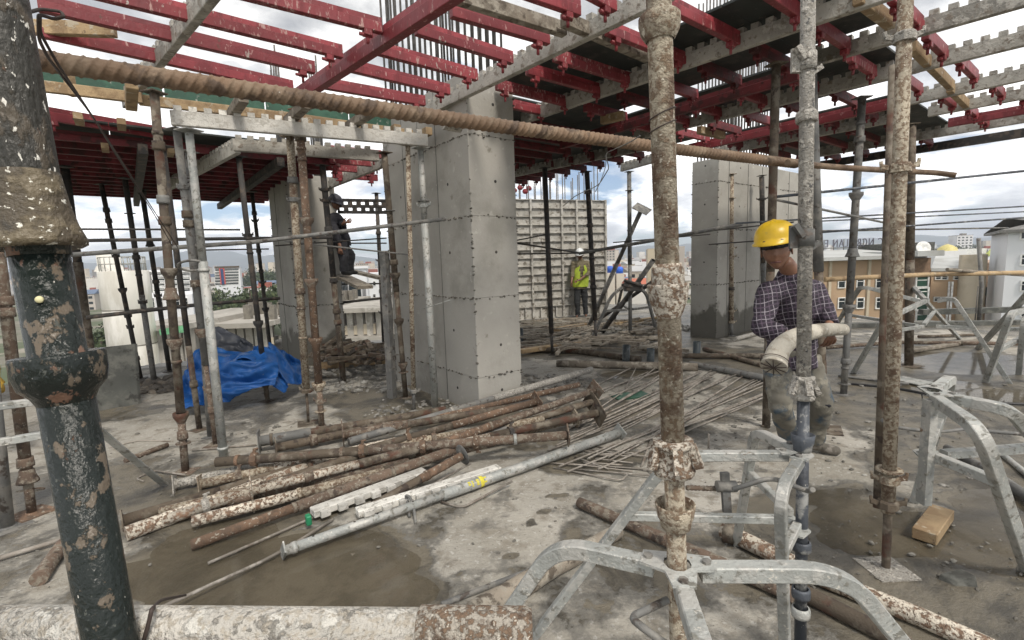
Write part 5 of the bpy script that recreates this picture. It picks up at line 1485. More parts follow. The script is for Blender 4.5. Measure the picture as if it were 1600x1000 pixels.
prop('short grey tube leaning at the foot of the left column', Z(505, 572, .02), D(527, 549, 7.5), low=('darkgalv', .05), high=('darkgalv', .05), split=.5, base=0, head=0)

# black plastic stubs cast into the slab
for x_, y_, h_, lab in [(978, 566, .26, 'black plastic stub pipe left of the central prop'), (1016, 568, .22, 'black plastic stub pipe right beside the central prop'), (1088, 560, .26, 'black plastic stub pipe right of the central prop, before the wide column'), (813, 536, .28, 'black plastic stub pipe close to the right side of the big column')]:
    P = Z(x_, y_)
    e = MB().lathe(P, UP + Vector((.03, 0, 0)), [(0, .055), (h_, .055), (h_, .047), (h_ - .12, .045)], 20); tag(e.build('stub_pipe', M['pvc']), lab, 'pipe', 'black stub pipes')
# wood block and broken bit in the right puddle
e = MB().bar(Z(1444, 838, .035), Z(1472, 800, .035), .105, .062); tag(e.build('wood_block', M['timber'], bevel=.004), 'small yellow wood block lying in the puddle at right', 'wood block')
e = MB(); P = Z(1498, 912, .0)
e.add([P + Vector(v) for v in ((-.07, .03, 0), (.05, .05, 0), (.06, -.03, 0), (-.03, -.02, 0), (-.06, .03, .03), (.045, .04, .045), (.055, -.02, .05), (-.02, -.015, .02))], [(3, 2, 1, 0), (4, 5, 6, 7), (0, 1, 5, 4), (1, 2, 6, 5), (2, 3, 7, 6), (3, 0, 4, 7)])
tag(e.build('concrete_chip', M['greyply']), 'dark wedge of broken concrete below the wood block', 'concrete chip')
e = MB().box(Z(985, 618, .012), (.42, .22, .012), Matrix.Rotation(.3, 3, 'Z')); tag(e.build('plywood_offcut', M['greenply']), 'dull green plywood offcut under the fan of bars', 'plywood')
# loose small stones seen singly
rnd = random.Random(9)
for i in range(26):
    x_, y_ = rnd.choice([(rnd.uniform(560, 700), rnd.uniform(610, 660)), (rnd.uniform(1180, 1560), rnd.uniform(640, 770)), (rnd.uniform(1300, 1600), rnd.uniform(560, 700))])
    b = MB(); stone_mesh(b, Z(x_, y_, .008), rnd.uniform(.012, .024), rnd)
    tag(b.build('stone', M['stone']), 'small pale chip of concrete lying on the floor', 'stone', 'loose chips on the floor')

# ------------------------------------------------------------------ boards, tarpaulin at left
e = MB(); A_, B_ = Z(138, 645, 0), Z(216, 632, 0)
e.add([A_, B_, B_ + UP * .72 + Vector((0, .06, 0)), A_ + UP * .72 + Vector((0, .06, 0)), A_ + Vector((.01, .03, 0)), B_ + Vector((.01, .03, 0)), B_ + UP * .72 + Vector((.01, .09, 0)), A_ + UP * .72 + Vector((.01, .09, 0))], [(0, 1, 2, 3), (5, 4, 7, 6), (4, 0, 3, 7), (1, 5, 6, 2), (3, 2, 6, 7)])
tag(e.build('edge_board', M['greyply'], fix=True), 'dark grey board standing on edge before the white silo', 'board')
rail((236, 612), 6.3, (262, 632), 6.2, .035, 'oldtimber', 'pale round stick beside the dark grey board', 'wooden_stick', 'stick')


def tarp(label, pts, mat, seed, group=None):
    """crumpled sheet over an outline of (x, y, depth) picked points"""
    rnd = random.Random(seed)
    W, H = len(pts[0]), len(pts)
    n = 22
    G = []
    for j in range((H - 1) * n + 1):
        row = []
        jj = min(j // n, H - 2); tj = j / n - jj
        for i in range((W - 1) * n + 1):
            ii = min(i // n, W - 2); ti = i / n - ii
            a_ = D(*pts[jj][ii]).lerp(D(*pts[jj][ii + 1]), ti)
            b_ = D(*pts[jj + 1][ii]).lerp(D(*pts[jj + 1][ii + 1]), ti)
            p = a_.lerp(b_, tj)
            v = Vector((p.x * 1.5 + seed, p.y * 1.5, p.z * 2.4 + seed))
            w = Vector((noise.noise(v * 1.3), noise.noise(v * 1.3 + Vector((5, 2, 1))), 0)) * .8
            f1 = 1 - abs(noise.noise(v * 1.05 + w)) * 3.2
            f2 = 1 - abs(noise.noise(v * 3.3 + w * 1.7 + Vector((3, 1, 2)))) * 3.0
            f3 = 1 - abs(noise.noise(v * 7.5 + w * 2)) * 2.6
            p = p + Vector((.015 * f2, -.10 * f1 - .045 * f2 - .011 * f3, .055 * f1 + .034 * f2 + .009 * f3))
            if p.z < .01: p.z = .01
            row.append(p)
        G.append(row)
    h_, w_ = len(G), len(G[0])
    b = MB()
    b.add([p for r_ in G for p in r_], [(j * w_ + i, j * w_ + i + 1, (j + 1) * w_ + i + 1, (j + 1) * w_ + i) for j in range(h_ - 1) for i in range(w_ - 1)], True)
    o = b.build('tarpaulin', mat)
    md = o.modifiers.new('thickness', 'SOLIDIFY'); md.thickness = .006
    return tag(o, label, 'tarpaulin', group)


M['blue'] = mottle('blue_tarpaulin', (0.010, 0.075, 0.26), [((0.018, 0.105, 0.33), 5, .58, .08), ((0.12, 0.18, 0.28), 24, .69, .03)], .5, 0, .35, 9, spec=.4)
M['darktarp'] = mottle('dark_tarpaulin', (0.035, 0.04, 0.052), [((0.07, 0.075, 0.085), 6, .56, .08)], .55, 0, .2, 30)
tarp('bright blue tarpaulin heaped on the floor at left', [[(293, 585, 6.0), (322, 535, 6.1), (350, 548, 6.0), (392, 552, 5.9), (430, 545, 6.0)], [(290, 610, 5.7), (330, 585, 5.6), (370, 575, 5.45), (400, 570, 5.5), (440, 575, 5.7)], [(287, 632, 5.4), (330, 625, 5.35), (372, 615, 5.35), (410, 600, 5.5), (440, 600, 5.6)], [(290, 642, 5.3), (335, 637, 5.3), (380, 622, 5.4), (415, 610, 5.5), (436, 606, 5.55)]], M['blue'], 3)
tarp('blue tarpaulin flap hanging in a pointed corner before the left column', [[(405, 548, 5.9), (425, 540, 6.1), (452, 556, 6.2), (472, 568, 6.3)], [(398, 580, 5.75), (425, 575, 5.75), (452, 585, 5.9), (473, 590, 6.1)], [(402, 600, 5.7), (428, 602, 5.6), (447, 616, 5.62), (462, 600, 5.9)]], M['blue'], 8)
tarp('dark tarpaulin draped over the heap behind the blue one', [[(318, 545, 6.6), (335, 513, 6.6), (360, 520, 6.6), (400, 542, 6.5)], [(310, 570, 6.3), (335, 552, 6.2), (365, 552, 6.2), (405, 556, 6.2)], [(305, 600, 6.0), (335, 585, 6.0), (370, 575, 6.0), (410, 572, 6.0)]], M['darktarp'], 5)
P = D(388, 566, 5.55)
e = MB().lathe(P, Vector((.2, -1, -.2)), [(.0, .10), (.14, .12), (.145, .112), (.02, .09), (.0, .0)], 20); tag(e.build('tarpaulin_roll', M['blue']), 'open rolled end of blue tarpaulin on top of the heap', 'tarpaulin')
e = MB(); 
tarp('yellow and dark cloth at the far left edge', [[(-30, 575, 4.2), (-5, 560, 4.2), (8, 590, 4.2)], [(-30, 610, 4.1), (-5, 605, 4.0), (12, 615, 4.0)], [(-30, 640, 4.0), (-5, 640, 4.0), (10, 632, 4.0)]], flat('yellow_cloth', (0.42, 0.26, 0.03), .8), 12)
# slab edge upstand at right
e = MB().bar(Z(1290, 512, 0) + UP * .04, Z(1640, 506, 0) + UP * .04, .16, .09); tag(e.build('edge_board', M['greyply']), 'long dark edge board along the right edge of the slab', 'board')
e = MB().bar(Z(1425, 500, 0) + Vector((.6, .5, .10)), Z(1640, 494, 0) + Vector((0, .5, .10)), .14, .12); tag(e.build('edge_beam', M['greyply']), 'raised grey kerb beam beyond the long edge board', 'beam')

# ------------------------------------------------------------------ starter bars over the columns
def cage(label, pts, z0, z1, r=0.0105, ties=(), jitter=.25, mat='steelbar', seed=1):
    rnd = random.Random(seed)
    c = sum((Vector(p) for p in pts), Vector()) / len(pts)
    t = thing('rebar_cage', label, 'rebar', Vector((c.x, c.y, z0)))
    for p in pts:
        zt_ = z1 + rnd.uniform(-jitter, jitter)
        q = Vector(p)
        MB().rod(Vector((q.x, q.y, z0)), Vector((q.x + rnd.uniform(-.015, .015), q.y + rnd.uniform(-.015, .015), zt_)), r, 7).build('bar', M[mat], t)
    for z, a0, a1, b0, b1 in ties:
        cs = [ab(a0, b0, z), ab(a1, b0, z), ab(a1, b1, z), ab(a0, b1, z)]
        b = MB()
        for i in range(4):
            b.rod(cs[i], cs[(i + 1) % 4], .005, 6)
        b.rod(cs[0].lerp(cs[1], .5), cs[2].lerp(cs[3], .3) , .005, 6)
        b.build('tie', M[mat], t)
    return t


pts = []
for i in range(15):
    b_ = MCb0 + .07 + (MCb1 - MCb0 - .14) * i / 14
    pts += [ab(MCa0 + .06, b_), ab(MCa1 - .06, b_ + .02)]
for i in range(1, 5):
    a_ = MCa0 + .06 + (MCa1 - MCa0 - .12) * i / 5
    pts += [ab(a_, MCb0 + .07), ab(a_, MCb1 - .07)]
cage('tall grey starter bars with ties rising from the big middle column', pts, 3.355, 5.9, .0125, [(4.35 + .09 * i, MCa0 + .045, MCa1 - .045, MCb0 + .05, MCb0 + .95) for i in range(4)], seed=2)
cage('starter bars over the left column, seen against the sky', [ab(2.07 + .55 * (i % 2) + .01 * i, 8.1 + 1.0 * (i // 2) / 7) for i in range(16)], 2.98, 4.75, .013, jitter=.3, seed=3)
cage('starter bars over the wide right column, seen through gaps in the deck', [ab(8.5 + 2.3 * (i // 2) / 20, 4.74 + .4 * (i % 2)) for i in range(42)], 3.25, 6.2, .014, jitter=.3, seed=4)
e0, e1 = Z(812, 500), Z(944, 490)
cage('starter bars rising behind the grey formwork panel', [e0.lerp(e1, i / 23) + Vector((-.1 + .12 * (i % 2), .35 + .25 * (i % 3), 0)) for i in range(24)], 0.0, 4.05, .014, jitter=.35, seed=5)
cage('thin dark bars standing by the far right slab edge', [Z(1523, 505) + Vector((i * .08, 0, 0)) for i in range(2)], 0.0, .6, .01, seed=6)

# ------------------------------------------------------------------ grey wall formwork panel
Q0, Q1 = Z(808, 501), Z(946, 490)
PH = 3.12
dq = (Q1 - Q0); LW = dq.length; dq.normalize()
nq = Vector((dq.y, -dq.x, 0))
t = thing('formwork_panel', 'big grey ribbed wall formwork panel standing behind the man in the vest', 'formwork', Q0.lerp(Q1, .5))
panelmat = mottle('cement_grey_panel', (0.36, 0.345, 0.31), [((0.48, 0.465, 0.43), 5, .53, .08), ((0.17, 0.15, 0.125), 9, .58, .07)], .85, 0, .4, 60)
MB().bar(Q0 + UP * PH / 2, Q1 + UP * PH / 2, .02, PH - .02).build('sheet', panelmat, t)
nb, nr = 6, 14
for i in range(nb + 1):
    p = Q0 + dq * (LW * i / nb) + nq * .045
    MB().bar(p, p + UP * PH, .05, .07, up=nq).build('upright_rib', M['darkgalv'] if False else panelmat, t)
for j in range(nr + 1):
    z = .12 + (PH - .14) * j / nr if j else .02
    for i in range(nb):
        p, q = Q0 + dq * (LW * i / nb + .026), Q0 + dq * (LW * (i + 1) / nb - .026)
        MB().bar(p + nq * .035 + UP * z, q + nq * .035 + UP * z, .055, .016).build('cross_rib', panelmat, t)
for i in range(nb):
    p = Q0 + dq * (LW * (i + .5) / nb) + nq * .05
    MB().bar(p + UP * .04, p + UP * .30, .03, .07, up=nq).build('short_rib', panelmat, t)
t = thing('formwork_panel', 'dark end of another formwork panel peeping out right of the big column', 'formwork', Z(802, 501))
q_ = Z(802, 501)
MB().bar(q_ - dq * .35 + UP * 1.5, q_ + dq * .02 + UP * 1.5, .02, 3.0).build('sheet', M['greyply'], t)
for j in range(12):
    MB().bar(q_ - dq * .35 + nq * .05 + UP * (.1 + .26 * j), q_ + nq * .05 + UP * (.1 + .26 * j), .07, .025).build('cross_rib', M['greyply'], t)
for k, (x_, y_) in enumerate([(803, 297), (812, 293), (820, 299), (826, 294)]):
    e = MB().lathe(D(x_, y_, 13), Vector((.4, 1, 0)), [(0, 0), (0, .07), (.12, .05), (.12, 0)], 12); tag(e.build('clamp_cap', M['red']), 'small red cap on top of the formwork panel, %s from the left' % ORD[k], 'cap', 'red caps on the formwork panel')

# dark perforated waler between the left columns
P0, P1 = D(527, 322, 8.0), D(606, 323, 8.3)
dd = (P1 - P0); L_ = dd.length; dd.normalize()
b = MB(); H_ = .245
nh = 5
for z_ in (-.5, -.0, .5):
    b.bar(P0 + UP * z_ * (H_ - .05), P1 + UP * z_ * (H_ - .05), .03, .05)
for row, zc_ in ((0, .055), (1, -.055)):
    n_ = 6
    for i in range(n_ + 1):
        u = (i + (.0 if row else .5)) / n_
        if u > 1.02: continue
        u0, u1 = max(0, u - .27 / n_), min(1, u + .27 / n_)
        b.bar(P0 + dd * (L_ * u0) + UP * zc_, P0 + dd * (L_ * u1) + UP * zc_, .03, .085)
tag(b.build('perforated_waler', M['darksteel']), 'dark steel waler with two rows of slots above the climbing man', 'waler')
b = MB().bar(D(526, 428, 8.2), D(571, 449, 6.9), .22, .045); tag(b.build('plank', M['oldtimber']), 'dark plank under the feet of the climbing man', 'plank')
b = MB().bar(D(552, 424, 8.6), D(602, 436, 8.4), .2, .045); tag(b.build('plank', M['oldtimber']), 'pale plank behind the feet of the climbing man', 'plank')

# ------------------------------------------------------------------ people
def skin_mesh(name, joints, edges, mat, parent, levels=2, root=0, extra=None, thick=None):
    me = bpy.data.meshes.new(name)
    me.from_pydata([Vector(j[0]) for j in joints], edges, [])
    o = bpy.data.objects.new(name, me); COL.objects.link(o)
    sk = o.modifiers.new('skin', 'SKIN'); sk.use_smooth_shade = True; sk.branch_smoothing = .4
    for i, j in enumerate(joints):
        v = me.skin_vertices[0].data[i]
        r = j[1]
        v.radius = r if isinstance(r, tuple) else (r, r)
        v.use_root = (i == root)
    ss = o.modifiers.new('sub', 'SUBSURF'); ss.levels = levels; ss.render_levels = levels
    dg = bpy.context.evaluated_depsgraph_get()
    ev = o.evaluated_get(dg)
    nm = bpy.data.meshes.new_from_object(ev)
    bpy.data.objects.remove(o)
    n = bpy.data.objects.new(name, nm); COL.objects.link(n)
    nm.materials.clear(); nm.materials.append(mat)
    nm.polygons.foreach_set('use_smooth', [True] * len(nm.polygons))
    nm.polygons.foreach_set('material_index', [0] * len(nm.polygons))
    pl = world_loc(parent)
    nm.transform(Matrix.Translation(-pl))
    n.parent = parent
    return n


def cloth(name, tubes, mat, parent, voxel=.012, wr=.008, seed=0):
    """garment: overlapping tapered sleeves and body rings fused into one surface, then wrinkled"""
    b = MB()
    for pts, rad in tubes:
        pts = [Vector(p) for p in pts]
        # resample
        P2, R2 = [], []
        for i in range(len(pts) - 1):
            for k in range(5):
                u = k / 5
                P2.append(pts[i].lerp(pts[i + 1], u)); R2.append(tuple(rad[i][q] * (1 - u) + rad[i + 1][q] * u for q in (0, 1)))
        P2.append(pts[-1]); R2.append(rad[-1])
        seg = 20; n = len(P2); vs_ = []
        d0_ = (P2[-1] - P2[0]).normalized()
        x = Vector((1, .12, 0)); x = (x - d0_ * x.dot(d0_)).normalized()
        for i in range(n):
            d = (P2[min(i + 1, n - 1)] - P2[max(i - 1, 0)]).normalized()
            x = (x - d * x.dot(d)).normalized(); y_ = d.cross(x)
            for k in range(seg):
                a_ = 6.28318 * k / seg
                vs_.append(P2[i] + x * math.cos(a_) * R2[i][0] + y_ * math.sin(a_) * R2[i][1])
        o_ = len(b.v)
        b.add(vs_, [(i * seg + k, i * seg + (k + 1) % seg, (i + 1) * seg + (k + 1) % seg, (i + 1) * seg + k) for i in range(n - 1) for k in range(seg)], True)
        b.f.append([o_ + k for k in range(seg)][::-1]); b.sm.append(True)
        b.f.append([o_ + (n - 1) * seg + k for k in range(seg)]); b.sm.append(True)
    o = b.build(name, mat, parent, fix=True)
    rm = o.modifiers.new('fuse', 'REMESH'); rm.mode = 'VOXEL'; rm.voxel_size = voxel
    sm = o.modifiers.new('smooth', 'SMOOTH'); sm.iterations = 6; sm.factor = .6
    dg = bpy.context.evaluated_depsgraph_get()
    nm = bpy.data.meshes.new_from_object(o.evaluated_get(dg))
    o.modifiers.clear()
    for v in nm.vertices:
        c = v.co
        q = Vector((c.x * 5 + seed, c.y * 5, c.z * 9))
        w = (1 - abs(noise.noise(q)) * 3) * 1.0 + (1 - abs(noise.noise(q * 2.3 + Vector((2, 5, 1)))) * 3) * .5
        v.co = c + v.normal * wr * w
    nm.polygons.foreach_set('use_smooth', [True] * len(nm.polygons))
    nm.materials.clear(); nm.materials.append(mat)
    o.data = nm
    return o


def head_mesh(c, fwd, up, size, b):
    """a head with brow, nose, lips, chin and ears; c is its centre, size its height"""
    fwd = Vector(fwd).normalized(); up = Vector(up); up = (up - fwd * up.dot(fwd)).normalized(); sd_ = fwd.cross(up)
    R_, S_ = 36, 40
    vs_ = []
    for i in range(R_ + 1):
        th = math.pi * i / R_
        z = math.cos(th)
        for j in range(S_):
            ph = 2 * math.pi * j / S_
            x = math.sin(th) * math.cos(ph); y = math.sin(th) * math.sin(ph)   # x forward, y side
            X, Y_, Zz = x * .41, y * .335, z * .5
            if z < 0:   # jaw narrows
                k = -z
                Y_ *= 1 - .38 * k ** 1.6
                X *= (1 - .10 * k) if x > 0 else (1 - .55 * k)
                if x > 0: X += .03 * k
            front = max(0, x) ** 2
            g = lambda a_, b_, c_, d_: math.exp(-((y - a_) / b_) ** 2 - ((z - c_) / d_) ** 2)
            if x > 0:
                X += .13 * g(0, .13, -.16, .16) + .05 * g(0, .10, .02, .14)      # nose
                X += .022 * g(0, .55, .17, .09)                                   # brow
                X -= .045 * (g(.34, .17, .03, .10) + g(-.34, .17, .03, .10))     # eye sockets
                X += .022 * (g(.34, .10, .03, .06) + g(-.34, .10, .03, .06))
                X += .040 * g(0, .22, -.43, .05) + .042 * g(0, .2, -.53, .05) - .018 * g(0, .3, -.48, .02)
                X += .055 * g(0, .3, -.80, .16)                                   # chin
                X += .022 * (g(.5, .2, -.2, .18) + g(-.5, .2, -.2, .18))          # cheekbones
            vs_.append(c + (fwd * X + sd_ * Y_ + up * Zz) * size)
    fs = [(i * S_ + j, i * S_ + (j + 1) % S_, (i + 1) * S_ + (j + 1) % S_, (i + 1) * S_ + j) for i in range(R_) for j in range(S_)]
    b.add(vs_, fs, True)
    for s_ in (-1, 1):
        p = c + (fwd * -.02 + sd_ * .325 * s_ + up * -.03) * size
        vs2 = []
        for i in range(7):
            th = math.pi * i / 6
            for j in range(10):
                ph = 2 * math.pi * j / 10
                vs2.append(p + (fwd * math.sin(th) * math.cos(ph) * .075 + sd_ * s_ * (.02 + math.sin(th) * math.sin(ph) * .03 + .02 * abs(math.cos(ph))) + up * math.cos(th) * .13) * size)
        b.add(vs2, [(i * 10 + j, i * 10 + (j + 1) % 10, (i + 1) * 10 + (j + 1) % 10, (i + 1) * 10 + j) for i in range(6) for j in range(10)], True)
    return fwd, up, sd_


def hand_joints(J, E, wrist_i, wrist, palm_dir, side, curl_dir, s=1.0, curl=.6):
    """palm and five separate bent fingers rooted in the palm"""
    palm_dir = Vector(palm_dir).normalized(); side = Vector(side); side = (side - palm_dir * side.dot(palm_dir)).normalized()
    curl_dir = Vector(curl_dir); curl_dir = (curl_dir - palm_dir * curl_dir.dot(palm_dir)).normalized()
    J.append((wrist + palm_dir * .045 * s, (.036 * s, .018 * s))); pi = len(J) - 1; E.append((wrist_i, pi))
    J.append((wrist + palm_dir * .082 * s, (.038 * s, .015 * s))); pk = len(J) - 1; E.append((pi, pk))
    for k, (o_, l_) in enumerate(((.030, .070), (.011, .080), (-.009, .074), (-.028, .058))):
        b0 = wrist + palm_dir * .092 * s + side * o_ * s
        last = pk
        d = palm_dir.copy()
        p = b0
        J.append((p, .0098 * s)); E.append((last, len(J) - 1)); last = len(J) - 1
        for q in range(3):
            d = (d + curl_dir * curl * (1 + .4 * q)).normalized()
            p = p + d * l_ * s * (.42, .32, .26)[q]
            J.append((p, (.0088, .0078, .0066)[q] * s)); E.append((last, len(J) - 1)); last = len(J) - 1
    p = wrist + palm_dir * .03 * s + side * .036 * s
    J.append((p, .0115 * s)); E.append((pi, len(J) - 1)); last = len(J) - 1
    d = (palm_dir * .7 + side * .7).normalized()
    for q in range(2):
        p = p + d * .034 * s; d = (d + curl_dir * .7 - side * .2).normalized()
        J.append((p, (.0105, .0085)[q] * s)); E.append((last, len(J) - 1)); last = len(J) - 1


def person(label, ground, j, mats, hand=True, s=1.0, hand_cfg=None, levels=2, vest=None, group=None):
    """j: pelvis, waist, chest, neck, head, sh/el/wr/hip/kn/an/toe each (a, b)"""
    t = thing('person', label, 'person', ground, group)
    skin, shirt, trou, shoe = mats
    # body: one continuous figure
    J = [(j['pelvis'], (.10 * s, .10 * s)), (j['waist'], (.09 * s, .09 * s)), (j['chest'], (.08 * s, .08 * s)), (j['neck'], .058 * s), (j['neck'].lerp(j['head'], .55), .052 * s)]
    E = [(0, 1), (1, 2), (2, 3), (3, 4)]
    for k in (0, 1):
        i0 = len(J)
        J += [(j['sh'][k], .042 * s), (j['sh'][k].lerp(j['el'][k], .5), .042 * s), (j['el'][k], .040 * s), (j['el'][k].lerp(j['wr'][k], .35), .038 * s), (j['wr'][k], .026 * s)]
        E += [(2, i0), (i0, i0 + 1), (i0 + 1, i0 + 2), (i0 + 2, i0 + 3), (i0 + 3, i0 + 4)]
        if hand:
            cfg = hand_cfg[k]
            hand_joints(J, E, i0 + 4, j['wr'][k], *cfg, s=s)
        i0 = len(J)
        J += [(j['hip'][k], .072 * s), (j['hip'][k].lerp(j['kn'][k], .5), .064 * s), (j['kn'][k], .050 * s), (j['kn'][k].lerp(j['an'][k], .35), .046 * s), (j['an'][k], .036 * s), (j['toe'][k], .028 * s)]
        E += [(0, i0), (i0, i0 + 1), (i0 + 1, i0 + 2), (i0 + 2, i0 + 3), (i0 + 3, i0 + 4), (i0 + 4, i0 + 5)]
    body = skin_mesh('body', J, E, skin, t, levels)
    hb = MB()
    f_, u_, s_ = head_mesh(j['head'], j['face'], j.get('hup', UP), .235 * s, hb)
    hb.build('head', skin, t)
    # clothes, a little larger than the body
    wd = j.get('width', 1.0)
    hem = j['pelvis'] - UP * j.get('hem', .06)
    tb = [([hem, j['pelvis'] + UP * .03, j['waist'], j['chest'], j['chest'].lerp(j['neck'], .62), j['chest'].lerp(j['neck'], 1.0)],
           [(.175 * wd * s, .13 * s), (.165 * wd * s, .13 * s), (.155 * wd * s, .12 * s), (.170 * wd * s, .125 * s), (.115 * s, .088 * s), (.062 * s, .062 * s)])]
    c_ = j.get('cuff', .88)
    for k in (0, 1):
        sh_, el_, wr_ = j['sh'][k], j['el'][k], j['wr'][k]
        inner = j['chest'].lerp(j['neck'], .45).lerp(sh_, .35)
        tb.append(([inner, sh_, sh_.lerp(el_, .5), el_, el_.lerp(wr_, .5 * c_), el_.lerp(wr_, c_)],
                   [(.07 * s,) * 2, (.072 * s,) * 2, (.062 * s,) * 2, (.056 * s,) * 2, (.050 * s,) * 2, (.044 * s,) * 2]))
    cloth('shirt', tb, shirt, t, seed=3)
    tb = [([j['pelvis'] + UP * .08, j['pelvis'], j['pelvis'] - UP * .09], [(.150 * wd * s, .115 * s), (.165 * wd * s, .125 * s), (.12 * wd * s, .11 * s)])]
    for k in (0, 1):
        kn, an = j['kn'][k], j['an'][k]
        hp = j['hip'][k] + UP * .05
        tb.append(([hp, hp.lerp(kn, .5), kn, kn.lerp(an, .5), kn.lerp(an, .98)], [(.092 * s,) * 2, (.082 * s,) * 2, (.068 * s, .070 * s), (.064 * s,) * 2, (.062 * s,) * 2]))
    cloth('trousers', tb, trou, t, seed=9)
    for k in (0, 1):
        a_, to = j['an'][k], j['toe'][k]
        d = (to - a_); d.z = 0; d.normalize()
        gz = min(to.z, a_.z) - .025 * s
        heel = Vector((a_.x, a_.y, 0)) - d * .05 * s
        skin_mesh('boot', [(a_ + UP * .05 * s, .050 * s), (Vector((a_.x, a_.y, gz + .045 * s)), (.046 * s, .046 * s)), (Vector((a_.x, a_.y, gz + .04 * s)) + d * .09 * s, (.045 * s, .038 * s)), (Vector((a_.x, a_.y, gz + .032 * s)) + d * .17 * s, (.042 * s, .030 * s)), (Vector((a_.x, a_.y, gz + .036 * s)) - d * .045 * s, (.036 * s, .036 * s))],
                  [(0, 1), (1, 2), (2, 3), (1, 4)], shoe, t, levels)
    return t, (f_, u_, s_)


def helmet(t, head, f_, u_, s_, s, mat, name='helmet', tilt=0.0, band=None):
    b = MB()
    up = (u_ + f_ * tilt).normalized(); fw = (f_ - up * f_.dot(up)).normalized(); sd_ = fw.cross(up)
    c = head + up * .062 * s
    R_, S_ = 14, 40
    vs_ = []
    for i in range(R_ + 1):
        th = math.pi / 2 * (1 - i / R_)      # 0 at the crown .. pi/2 rim
    for i in range(R_ + 1):
        th = math.pi / 2 * i / R_
        for j in range(S_):
            ph = 2 * math.pi * j / S_
            rr_ = math.sin(th) ** .85
            ridge = .006 * math.exp(-(math.sin(ph) * rr_ / .10) ** 2) * (1 if True else 0)
            vs_.append(c + (fw * math.cos(ph) * .137 * rr_ + sd_ * math.sin(ph) * .115 * rr_) * s + up * (.118 * math.cos(th) ** .9 + ridge) * s)
    # brim
    n0 = (R_) * S_
    for j in range(S_):
        ph = 2 * math.pi * j / S_
        fr = max(0, math.cos(ph)) ** 1.5
        ex = .010 + .040 * fr
        vs_.append(c + (fw * math.cos(ph) * (.137 + ex) + sd_ * math.sin(ph) * (.115 + .012)) * s - up * (.012 + .006 * fr) * s)
    for j in range(S_):
        ph = 2 * math.pi * j / S_
        fr = max(0, math.cos(ph)) ** 1.5
        ex = .010 + .040 * fr
        vs_.append(c + (fw * math.cos(ph) * (.135 + ex) + sd_ * math.sin(ph) * (.115 + .010)) * s - up * (.020 + .006 * fr) * s)
    fs = [(i * S_ + j, i * S_ + (j + 1) % S_, (i + 1) * S_ + (j + 1) % S_, (i + 1) * S_ + j) for i in range(R_ + 2) for j in range(S_)]
    b.add(vs_, fs, True)
    o = b.build(name, mat, t)
    return o


skinm = mottle('dark_skin', (0.21, 0.108, 0.070), [((0.15, 0.072, 0.046), 9, .58, .08)], .45, 0, .1, 120, rand=False, spec=.4)


def plaid(name, base, l1, l2, size):
    m = bpy.data.materials.new(name); m.use_nodes = True
    nd, lk = m.node_tree.nodes, m.node_tree.links
    bs = nd['Principled BSDF']; bs.inputs['Roughness'].default_value = .85
    tc = nd.new('ShaderNodeTexCoord')
    nz_ = nd.new('ShaderNodeTexNoise'); nz_.inputs['Scale'].default_value = 5
    lk.new(tc.outputs['Object'], nz_.inputs['Vector'])
    wv = nd.new('ShaderNodeVectorMath'); wv.operation = 'MULTIPLY_ADD'; wv.inputs[1].default_value = (.05, .05, .05)
    lk.new(nz_.outputs['Color'], wv.inputs[0]); lk.new(tc.outputs['Object'], wv.inputs[2])
    mp = nd.new('ShaderNodeMapping'); mp.inputs['Rotation'].default_value = (0.12, 0.16, 0.5)
    lk.new(wv.outputs[0], mp.inputs[0])
    sp = nd.new('ShaderNodeSeparateXYZ'); lk.new(mp.outputs[0], sp.inputs[0])
    col = None
    prev = None
    for ax, c_, w_, off in (('X', l1, .10, 0), ('Z', l1, .10, 0), ('X', l2, .14, .5), ('Z', l2, .14, .5)):
        a_ = nd.new('ShaderNodeMath'); a_.operation = 'MULTIPLY_ADD'; a_.inputs[1].default_value = 1 / size; a_.inputs[2].default_value = off + 50
        lk.new(sp.outputs[ax], a_.inputs[0])
        f2 = nd.new('ShaderNodeMath'); f2.operation = 'FRACT'; lk.new(a_.outputs[0], f2.inputs[0])
        lt = nd.new('ShaderNodeMath'); lt.operation = 'LESS_THAN'; lt.inputs[1].default_value = w_; lk.new(f2.outputs[0], lt.inputs[0])
        sc_ = nd.new('ShaderNodeMath'); sc_.operation = 'MULTIPLY'; sc_.inputs[1].default_value = .62; lk.new(lt.outputs[0], sc_.inputs[0])
        mx = nd.new('ShaderNodeMix'); mx.data_type = 'RGBA'; lk.new(sc_.outputs[0], mx.inputs['Factor'])
        if prev is None: mx.inputs['A'].default_value = (*base, 1)
        else: lk.new(prev, mx.inputs['A'])
        mx.inputs['B'].default_value = (*c_, 1)
        prev = mx.outputs['Result']
    lk.new(prev, bs.inputs['Base Color'])
    nb_ = nd.new('ShaderNodeTexNoise'); nb_.inputs['Scale'].default_value = 14; nb_.inputs['Detail'].default_value = 5
    lk.new(tc.outputs['Object'], nb_.inputs['Vector'])
    bp = nd.new('ShaderNodeBump'); bp.inputs['Strength'].default_value = .8; bp.inputs['Distance'].default_value = .03
    lk.new(nb_.outputs[0], bp.inputs['Height']); lk.new(bp.outputs[0], bs.inputs['Normal'])
    return m


